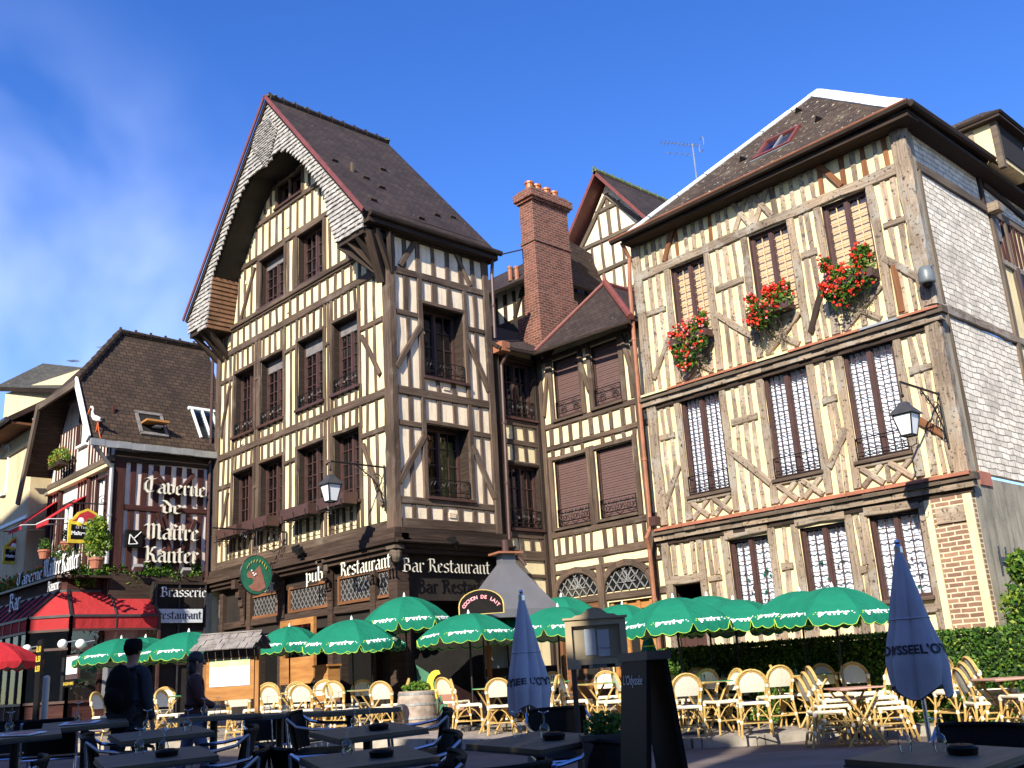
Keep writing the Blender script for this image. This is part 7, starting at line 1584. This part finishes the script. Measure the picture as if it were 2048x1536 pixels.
ACS = [(985, 5.9, 205, 'dark armchair left of the table in the middle foreground'), (1158, 6.2, -60, 'dark armchair right of the table in the middle foreground'), (1118, 8.4, 10, 'dark armchair behind the middle foreground table'), (832, 6.2, -80, 'dark armchair at the right side of the bottom centre-left table'), (838, 7.2, -75, 'dark armchair behind the one right of the centre-left table'), (838, 8.8, -85, 'dark armchair third in the row right of the centre-left tables'), (628, 7.1, 120, 'dark armchair left of the bottom centre-left table'), (640, 9.2, 90, 'dark armchair left of the table behind'), (458, 6.9, -80, 'dark armchair with bluish arms right of the bottom left table'), (448, 8.1, -80, 'dark armchair behind the one right of the bottom left table'), (250, 8.2, 110, 'dark armchair left of the two bottom left tables'), (150, 6.0, 110, 'dark armchair at the very bottom left'), (25, 6.9, -70, 'dark armchair cut by the left edge'), (535, 12.6, 20, 'dark armchair below the shingle-roofed stand'), (598, 12.9, 160, 'dark armchair right below the shingle-roofed stand'), (120, 9.8, 190, 'dark armchair behind the left tables'), (20, 10.5, 30, 'dark armchair deep in shade at the left edge'), (1925, 6.0, -30, 'dark armchair behind the bottom right table'), (1745, 4.1, 190, 'dark armchair cut by the bottom edge, in front of the bottom right table'), (1985, 4.7, -85, 'dark armchair cut by the bottom right corner')]
for px, D, a, lb in ACS: on_slope(place(AC, gp(px, D, 0), camyaw(a), lb), camyaw(a), D)

# ================================================================== stands, boards, barrel, planter, kiosk
def frame_at(P, a): # local axes for things turned by camyaw
    t = camyaw(a); f = Vector((sin(t), -cos(t), 0)); return f, Vector((cos(t), sin(t), 0))
# shingle-roofed menu stand
P = gp(463, 15.6, 0); f, u = frame_at(P, -12); KS = 1.22; r = empty('menu_stand', P, 'wooden menu stand with a little shingled roof and lit paper menus', 'menu stand')
tz = hd(15.6, 463, 1268).z-P.z; mb = MB()
for s in (-1, 1): mb.bar(P+u*s*.35*KS, P+u*s*.35*KS+UP*(tz-.25), .06, .06, 'oak', f)
mb.build('posts', r); mb = MB(); mb.box(P+UP*(tz-.6)+f*.02, u*.32*KS, f*.03, UP*.36, 'oak'); mb.box(P+UP*(tz-.28)+f*.0, u*.36*KS, f*.06, UP*.06, 'post_brown'); mb.build('board', r)
mb = MB(); mb.box(P+UP*(tz-.56)+f*.055, u*.27*KS, f*.004, UP*.2, 'paper'); mb.box(P+UP*(tz-.42)+f*.0605, u*.27*KS, f*.002, UP*.055, 'paper_green'); mb.build('menu_sheets', r); mb = MB()
for s in (-1, 1):
    for i in range(3):
        for j in range(8):
            x0 = KS*(-.42+.84*j/8+.03*(i % 2)); q = P+UP*(tz-.03-.08*i)+f*s*(.04+.1*i)+u*(x0+.05); dn = (f*s*.8-UP*.6).normalized(); nn = (f*s*.6+UP*.8).normalized()
            mb.box(q+nn*random.uniform(0, .012), u*.06, dn*.08, nn*.008, 'shingle_old')
mb.box(P+UP*(tz+.02), u*.5, f*.02, UP*.012, 'shingle_old'); mb.build('roof', r)
# khaki menu case on posts
P = gp(1198, 8.0, 0); f, u = frame_at(P, -4); r = empty('menu_case', P, 'khaki framed menu case on two posts with a curved pediment', 'menu case')
z1 = hd(8, 1198, 1238).z-P.z; z0 = hd(8, 1198, 1336).z-P.z; zp = hd(8, 1198, 1214).z-P.z; w = .23; mb = MB(); zc = (z0+z1)/2; hh = (z1-z0)/2
for s in (-1, 1): mb.box(P+u*s*(w-.02)+UP*zc, u*.025, f*.03, UP*hh, 'khaki_paint')
mb.box(P+UP*(z1-.02), u*(w-.045), f*.03, UP*.025, 'khaki_paint'); mb.box(P+UP*(z0+.035), u*(w-.045), f*.03, UP*.035, 'khaki_paint'); mb.box(P+UP*zc-f*.02, u*(w-.03), f*.006, UP*(hh-.02), 'khaki_paint'); mb.box(P+UP*(z1+.01), u*(w+.02), f*.045, UP*.008, 'khaki_paint')
Q = PL(P, u, f); prism(mb, Q, [(-w+.05, z1+.018), (w-.05, z1+.018), (w-.08, z1+.035), (w-.13, z1+.04), (.05, zp-.01), (0, zp), (-.05, zp-.01), (-w+.13, z1+.04), (-w+.08, z1+.035)], -.02, .02, 'khaki_paint'); mb.build('frame', r)
mb = MB(); rbar(mb, Q, -.09, -.005, z0+.1, z1-.07, -.012, -.008, 'paper'); rbar(mb, Q, .01, .1, z0+.085, z1-.08, -.012, -.007, 'paper'); put_text(mb, "L'Odyssée", .024, lambda x, y: Q.P(.055+x, z0+.14+y, -.006), 'navy_print'); mb.build('menu_sheets', r)
mb = MB(); rbar(mb, Q, -w+.05, w-.05, z0+.08, z1-.05, .02, .024, 'glass_clear'); mb.build('glazing', r); mb = MB(); rbar(mb, Q, -.13, .13, z0-.0, z0+.028, .031, .036, 'board_black'); put_text(mb, 'BRASSERIE', .03, lambda x, y: Q.P(x, z0+.003+y, .038), 'zinc'); mb.build('name_plate', r)
for s in (-1, 1): mb = MB(); mb.bar(P+u*s*(w-.04), P+u*s*(w-.04)+UP*z0, .04, .04, 'post_brown', f); mb.build('post', r)
# black chalkboard, A-shaped
P = gp(1290, 5.0, 0); tz = hd(5.0, 1300, 1316).z-P.z; f, u = frame_at(P, -75); r = empty('chalkboard', P, 'tall black A-shaped chalkboard headed L\'Odyssée in the foreground', 'chalkboard')
for s, nm in ((1, 'front_panel'), (-1, 'rear_panel')):
    a, b = P+f*s*.04+UP*tz, P+f*s*.17; d = (b-a).normalized(); n = u.cross(d); mb = MB(); mb.box((a+b)/2, u*.17, d*((b-a).length/2), n*.012, 'board_black'); pn = mb.build(nm, r)
    if s == 1:
        fn = lambda x, y: a+d*.12+u*(x*(1 if u.dot(HX) > 0 else -1))-d*y+(n if n.dot(f) > 0 else -n)*.016
        mb = MB(); put_text(mb, "L'Odyssée", .062, fn, 'paper'); mb.build('chalk_writing', pn); mb = MB()
        mb.box(a+d*1.0+u*.02+(n if n.dot(f) > 0 else -n)*.015, u*.02, d*.09, n*.002, 'paper'); mb.build('bottle_drawing', pn)
mb = MB(); mb.box(P+UP*(tz+.01), u*.2, f*.06, UP*.02, 'post_brown'); mb.build('top_rail', r)
# barrels
def barrel(P, label, s=1, plant=True):
    r = empty('barrel_planter', P, label, 'barrel'); mb = MB(); mb.lathe(P, [(.01, .0), (.31*s, 0), (.345*s, .15*s), (.36*s, .33*s), (.345*s, .52*s), (.32*s, .68*s), (.29*s, .68*s), (.28*s, .6*s), (.01, .6*s)], 'barrel_wood', 24); mb.build('staves', r, smooth=True)
    for z, q in ((.05, .325), (.22, .357), (.45, .356), (.63, .332)): mb = MB(); mb.lathe(P, [(q*s, z*s-.022), (q*s+.006, z*s-.018), (q*s+.006, z*s+.018), (q*s-.003, z*s+.022)], 'zinc', 24); mb.build('hoop', r)
    mb = MB(); f_ = blob(P+UP*(.72*s), .27, .27, .13); leaves(mb, 420, f_, .035, 'leaf_green'); leaves(mb, 160, f_, .035, 'leaf_lime'); mb.build('foliage', r); return r
barrel(gp(832, 19.2), 'wooden half barrel with green plants at the corner of the gabled house', 1.02); barrel(gp(978, 20.6), 'barrel in shade below the grey hood, behind the chairs', .9)
# mural panel beside the barrel
P = gp(893, 20.4); f, u = frame_at(P, -5); r = empty('painted_panel', P, 'dark painted panel with green, yellow and rust-red shapes right of the barrel', 'painted panel'); Q = PL(P, u, f); mb = MB(); prism(mb, Q, [(-.62, 0), (.75, 0), (.75, 1.5), (.35, 1.62), (-.3, 1.5), (-.62, 1.3)], -.03, .0, 'sign_black'); b = mb.build('panel', r)
for nm, pts, m, o_ in (('green_shape', [(-.6, 1.15), (-.35, .98), (.1, .3), (.0, .05), (-.55, .4)], 'sign_green', .004), ('rust_shape', [(-.22, .85), (.05, .8), (.55, .5), (.7, .2), (.3, .1), (-.1, .45)], 'sign_pink', .008), ('yellow_shape', [(-.2+.2*cos(t), .76+.27*sin(t)) for t in [1.3+i*.38 for i in range(10)]]+[(-.12+.15*cos(t), .76+.19*sin(t)) for t in [4.6-i*.38 for i in range(9)]], 'yellow_paint', .012)):
    mb = MB(); prism(mb, Q, pts, 0, o_, m); mb.build(nm, b)
# rotisserie kiosk with grey hood and its sign
P = gp(1025, 20.8); r = empty('kiosk', P, 'dark rotisserie kiosk with a big grey pyramid hood against the corner house', 'kiosk'); zb = hd(20.8, 1025, 1222).z-P.z; zt = hd(20.8, 1025, 1128).z-P.z; hw = .82
f, u = frame_at(P, 28)
def sq2(h, z, k=.8): return [P+u*(x*h)+f*(y*h*k)+UP*z for x, y in ((-1, 1), (1, 1), (1, -1), (-1, -1))]
mb = MB(); a, b = sq2(hw, zb), sq2(.16, zt)
for i in range(4): j = (i+1) % 4; m_ = (a[i]+a[j])/2; mb.face([a[i], a[j], b[j], b[i]], 'hood_grey')
c = sq2(hw, zb-.16)
for i in range(4): j = (i+1) % 4; mb.face([c[i], c[j], a[j], a[i]], 'hood_grey')
mb.face(list(reversed(c)), 'dark_wall'); d = sq2(.15, zt+.2)
for i in range(4): j = (i+1) % 4; mb.face([b[i], b[j], d[j], d[i]], 'hood_grey')
mb.build('hood', r); mb = MB(); e = sq2(.28, zt+.2, 1); mb.box(P+UP*(zt+.22), u*.28, f*.25, UP*.02, 'copper'); mb.tube([P+UP*(zt+.2), P+UP*(zt+.5)], .07, 'brown_paint', 8); mb.build('flue_cap', r)
mb = MB()
for q in c: mb = MB(); mb.bar(Vector((q.x, q.y, P.z)), q, .07, .07, 'timber_orange'); mb.build('post', r); mb = MB(); mb.box(P+UP*.5, u*(hw-.1), f*(hw*.8-.1), UP*.5, 'dark_wall'); mb.box(P+UP*1.4-f*.3, u*(hw-.2), f*.02, UP*.5, 'zinc'); mb.build('counter', r)
P = gp(969, 19.2); P.z = hd(19.2, 969, 1203).z; f, u = frame_at(P, -10); r = empty('shop_sign', P, 'arched dark sign reading COCHON DE LAIT in pink letters in front of the hood', 'sign'); Q = PL(P, u, f)
def arc_pts(w, h): return [(-w, -h*.5)]+[(-w*cos(t), -h*.5+h*(.35+.65*sin(t))) for t in [pi*i/12 for i in range(13)]]+[(w, -h*.5)]
mb = MB(); prism(mb, Q, arc_pts(.44, .46), -.03, 0, 'gold_paint'); b = mb.build('border', r); mb = MB(); prism(mb, Q, arc_pts(.415, .43), 0, .006, 'sign_black'); mb.build('field', b)
mb = MB(); txt = 'COCHON DE LAIT'; n = len(txt)
for k, ch in enumerate(txt):
    if ch == ' ': continue
    t = pi*(.86-.72*k/(n-1)); cx_, cz = .34*cos(t), -.17+.26*sin(t); ro = (t-pi/2)*.75
    put_text(mb, ch, .088, lambda x, y: Q.P(cx_+x*cos(ro)-y*sin(ro), cz+x*sin(ro)+y*cos(ro)-.03, .012), 'petal_pink', .004)
mb.build('lettering', b); mb = MB(); mb.tube([Q.P(0, -.2, -.03), Q.P(0, -1.4, -.03)], .015, 'iron', 5); mb.build('bracket', r)
# planter in the foreground
P = gp(1205, 6.6, 0); f, u = frame_at(P, 0); r = empty('planter', P, 'dark rectangular planter with low green plants left of the chalkboard', 'planter'); mb = MB(); hz_ = hd(6.6, 1205, 1472).z-P.z; mb.box(P+UP*hz_/2, u*.16, f*.16, UP*hz_/2, 'lead_dark'); mb.box(P+UP*hz_, u*.17, f*.17, UP*.015, 'lead_dark'); mb.build('tub', r); mb = MB(); f_ = blob(P+UP*(hz_+.05), .15, .15, .1); leaves(mb, 500, f_, .022, 'leaf_green'); leaves(mb, 200, f_, .02, 'leaf_dark'); mb.build('foliage', r)
# wooden frames and boards in front of the corner house ground floor
P = hy(-.35, 597, 1300); r = empty('display_case', Vector((P.x, -.35, .4)), 'tall orange wooden glazed case beside the bar door', 'display case'); mb = MB(); x0, x1 = hy(-.35, 566, 1300).x, hy(-.35, 628, 1300).x; zt = hy(-.35, 597, 1238).z; zb = hy(-.35, 597, 1368).z
for s in (x0, x1): mb.bx(s-.06, s+.06, -.4, -.32, zb, zt, 'oak')
mb.bx(x0+.06, x1-.06, -.4, -.32, zt-.14, zt-.0, 'oak'); mb.bx(x0+.06, x1-.06, -.4, -.32, zb, zb+.6, 'oak'); mb.build('frame', r); mb = MB(); mb.bx(x0+.06, x1-.06, -.34, -.33, zb+.6, zt-.14, 'glass_dark'); mb.bx(x0+.06, x1-.06, -.325, -.32, zb+.6, zt-.14, 'dark_wall'); mb.build('pane', r)
P = hy(-.9, 658, 1352); r = empty('serving_stand', Vector((P.x, -.9, .4)), 'plain orange wooden serving stand by the doorway of the corner house', 'stand'); mb = MB(); x0, x1 = hy(-.9, 646, 1350).x, hy(-.9, 672, 1350).x; zt = hy(-.9, 658, 1333).z; mb.bx(x0, x1, -1.1, -.8, .45, zt, 'oak'); mb.bx(x0-.04, x1+.04, -1.14, -.78, zt, zt+.04, 'oak'); mb.build('cabinet', r)
# bollard and odd signs at left
for px, D, lb, m in ((94, 16, 'slim grey bollard in front of the veranda', 'zinc'),):
    P = gp(px, D, 0); t = hd(D, px, 1352).z-P.z; r = empty('bollard', P, lb, 'bollard'); mb = MB(); mb.lathe(P, [(.05, 0), (.05, t-.03), (.04, t), (.001, t+.01)], m, 12); mb.build('post', r)
P = gp(77, 17.5); t = hd(17.5, 77, 1310).z; r = empty('price_board', P, 'narrow dark price board with yellow writing by the veranda', 'sign'); mb = MB(); mb.bx(P.x-.1, P.x+.12, P.y-.02, P.y+.02, P.z, t+.25, 'sign_black'); mb.build('board', r); mb = MB()
for k in range(3): put_text(mb, '8,50', .13, lambda x, y: Vector((P.x+.01+x, P.y-.03, t+.05-.16*k+y)), 'yellow_paint', .004)
mb.build('prices', r)

# ================================================================== people
def skin_mesh(name, parent, joints, edges, mat, org, sub=2):
    me = bpy.data.meshes.new(name); ks = list(joints); idx = {k: i for i, k in enumerate(ks)}
    me.from_pydata([joints[k][:3] for k in ks], [(idx[a], idx[b]) for a, b in edges], []); me.materials.append(MAT[mat]); ob = bpy.data.objects.new(name, me); COL.objects.link(ob); ob.parent = parent
    m = ob.modifiers.new('skin', 'SKIN'); m.use_smooth_shade = True
    sv = me.skin_vertices[0].data if me.skin_vertices else None
    if sv is None:
        bm = bmesh.new(); bm.from_mesh(me); bm.verts.layers.skin.verify(); bm.to_mesh(me); bm.free(); sv = me.skin_vertices[0].data
    for i, k in enumerate(ks): rr = joints[k][3]; sv[i].radius = rr if isinstance(rr, tuple) else (rr, rr); sv[i].use_root = (i == 0)
    s = ob.modifiers.new('sub', 'SUBSURF'); s.levels = s.render_levels = sub; return ob
def person(P, a, label, top, legs, arms, hat=None, hairlong=False, lean=0, s=1.0, step=.08):
    r = empty('person', P, label, 'person', None, camyaw(a)); r.scale = (s, s, s)
    # figure faces local -Y
    J = {'pelvis': (0, 0, .95, (.15, .11)), 'waist': (0, -.01-lean*.3, 1.08, (.135, .1)), 'chest': (0, -.01-lean*.7, 1.3, (.165, .115)), 'collar': (0, -lean*.9, 1.44, (.1, .075)), 'neck': (0, -.01-lean, 1.5, (.052, .055)), 'skull0': (0, -.03-lean*1.1, 1.58, (.07, .08)), 'skull': (0, -.02-lean*1.1, 1.66, (.078, .095)), 'crown': (0, -.01-lean*1.1, 1.73, (.055, .065))}
    E = [('pelvis', 'waist'), ('waist', 'chest'), ('chest', 'collar'), ('collar', 'neck'), ('neck', 'skull0'), ('skull0', 'skull'), ('skull', 'crown')]
    for sd, n in ((-1, 'l'), (1, 'r')):
        st_ = step*sd
        J.update({n+'hip': (sd*.09, 0, .9, (.09, .095)), n+'knee': (sd*.1, -.02+st_, .5, (.06, .062)), n+'ankle': (sd*.1, .02+st_*1.6, .09, (.038, .042)), n+'toe': (sd*.11, -.12+st_*1.6, .04, (.035, .028))})
        E += [('pelvis', n+'hip'), (n+'hip', n+'knee'), (n+'knee', n+'ankle'), (n+'ankle', n+'toe')]
        el, wr, hn = arms[0 if sd < 0 else 1]
        J.update({n+'sh': (sd*.19, -lean*.85, 1.4, (.058, .055)), n+'el': (sd*el[0], el[1]-lean*.5, el[2], (.042, .042)), n+'wr': (sd*wr[0], wr[1], wr[2], (.026, .03)), n+'palm': (sd*hn[0], hn[1], hn[2], (.02, .036))})
        E += [('collar', n+'sh'), (n+'sh', n+'el'), (n+'el', n+'wr'), (n+'wr', n+'palm')]
        d = (Vector(hn)-Vector(wr)).normalized()
        for k in range(5):
            o_ = (k-2)*.019 if k < 4 else 0; L_ = (.065, .078, .074, .06)[k] if k < 4 else .05
            if k < 4: b_ = Vector((sd*hn[0], hn[1]+(k-1.5)*.019, hn[2]))+Vector((sd*d.x, d.y, d.z))*.03; t1 = b_+Vector((sd*d.x-.15*sd, d.y, d.z))*L_*.55; t2 = t1+Vector((sd*d.x-.5*sd, d.y, d.z*.8))*L_*.45
            else: b_ = Vector((sd*(wr[0]*.5+hn[0]*.5), hn[1]-.03, (wr[2]+hn[2])/2)); t1 = b_+Vector((-.01*sd, -.03, -.025)); t2 = t1+Vector((-.005*sd, -.012, -.025))
            J[n+'f%da' % k] = (*b_, .0095); J[n+'f%db' % k] = (*t1, .0085); J[n+'f%dc' % k] = (*t2, .007); E += [(n+'palm', n+'f%da' % k), (n+'f%da' % k, n+'f%db' % k), (n+'f%db' % k, n+'f%dc' % k)]
    skin_mesh('body', r, J, E, 'skin', P)
    g = lambda ks, w: {k: (*J[k][:3], tuple(x+w for x in (J[k][3] if isinstance(J[k][3], tuple) else (J[k][3],)*2))) for k in ks}
    T_ = g(['pelvis', 'waist', 'chest', 'collar', 'lsh', 'rsh', 'lel', 'rel', 'lwr', 'rwr'], .022); T_['hem'] = (0, 0, .86, (.175, .14)); T_['pelvis'] = (0, 0, .95, (.17, .135))
    skin_mesh('jacket', r, T_, [('hem', 'pelvis'), ('pelvis', 'waist'), ('waist', 'chest'), ('chest', 'collar'), ('collar', 'lsh'), ('lsh', 'lel'), ('lel', 'lwr'), ('collar', 'rsh'), ('rsh', 'rel'), ('rel', 'rwr')], top, P)
    L_ = g(['pelvis', 'lhip', 'lknee', 'lankle', 'rhip', 'rknee', 'rankle'], .02); skin_mesh('trousers', r, L_, [('pelvis', 'lhip'), ('lhip', 'lknee'), ('lknee', 'lankle'), ('pelvis', 'rhip'), ('rhip', 'rknee'), ('rknee', 'rankle')], legs, P)
    for sd, n in ((-1, 'l'), (1, 'r')):
        mb = MB(); q = Vector(J[n+'ankle'][:3]); mb.ball(Vector((q.x, q.y-.07, .045)), .05, 'board_black', 10, (.95, 2.6, .9)); o = mb.build('shoe', None, (0, 0, 0), smooth=True); o.parent = r; o.location = (0, 0, 0)
    h = Vector(J['skull'][:3]); mb = MB(); mb.ball(h+Vector((0, .015, .03)), .105, 'hair' if not hat else 'backpack_black', 14, (.92, 1.08, 1.0))
    if hairlong: mb.ball(h+Vector((0, .05, -.08)), .1, 'hair', 12, (.85, .7, 1.5))
    if hat: mb.lathe(h+Vector((0, 0, .0)), [(.098, -.01), (.102, .02), (.1, .09), (.085, .125), (.03, .135), (.001, .135)], hat, 16)
    o = mb.build('hair' if not hat else 'cap', None, (0, 0, 0), smooth=True); o.parent = r; o.location = (0, 0, 0)
    mb = MB(); mb.ball(h+Vector((0, -.1, -.03)), .02, 'skin', 8, (.8, 1.3, 1.3))
    for s_ in (-1, 1): mb.ball(h+Vector((s_*.085, .0, -.03)), .028, 'skin', 8, (.4, .8, 1.2)); mb.ball(h+Vector((s_*.033, -.088, .0)), .011, 'white_print', 6)
    mb.ball(h+Vector((0, -.085, -.075)), .02, 'sign_pink', 8, (1.4, .5, .4)); o = mb.build('face', None, (0, 0, 0), smooth=True); o.parent = r; o.location = (0, 0, 0); return r
down = ((.24, .02, 1.13), (.26, -.05, .88), (.26, -.07, .8))
P = gp(262, 9.6, 0); sc_ = (hd(9.6, 258, 1276).z-P.z)/1.8
pr1 = person(P, 165, 'man in dark jacket and knitted cap seen from behind, carrying a backpack', 'jacket', 'trousers', (down, down), 'backpack_black', s=sc_)
b = MB(); b.ball((0, 0, 0), .2, 'backpack_black', 16, (.85, .55, 1.35)); b.ball((0, .08, -.1), .13, 'backpack_black', 12, (1, .6, 1)); o = b.build('pack', None, (0, 0, 0), smooth=True); bk = empty('backpack', (0, 0, 0), 'black backpack worn by the man in the knitted cap', 'backpack'); t = camyaw(165); bk.location = P+(Vector((-sin(t), cos(t), 0))*.2+UP*1.24)*sc_; bk.rotation_euler = (0, 0, t); bk.scale = (sc_,)*3; o.parent = bk; o.location = (0, 0, 0)
b = MB()
for s in (-1, 1): b.tube([(s*.1, -.06, .2), (s*.12, -.2, .22), (s*.13, -.34, .1), (s*.12, -.33, -.1), (s*.14, -.12, -.2)], .018, 'backpack_black', 6)
o = b.build('strap', None, (0, 0, 0)); o.parent = bk; o.location = (0, 0, 0)
P = gp(390, 11.0, 0); sc_ = (hd(11, 390, 1304).z-P.z)/1.78
person(P, 110, 'dark-haired person in maroon top and blue denim beside the shingle-roofed stand', 'maroon_top', 'denim', (((.23, -.08, 1.14), (.2, -.26, 1.06), (.18, -.33, 1.06)), down), None, True, s=sc_, step=.12)
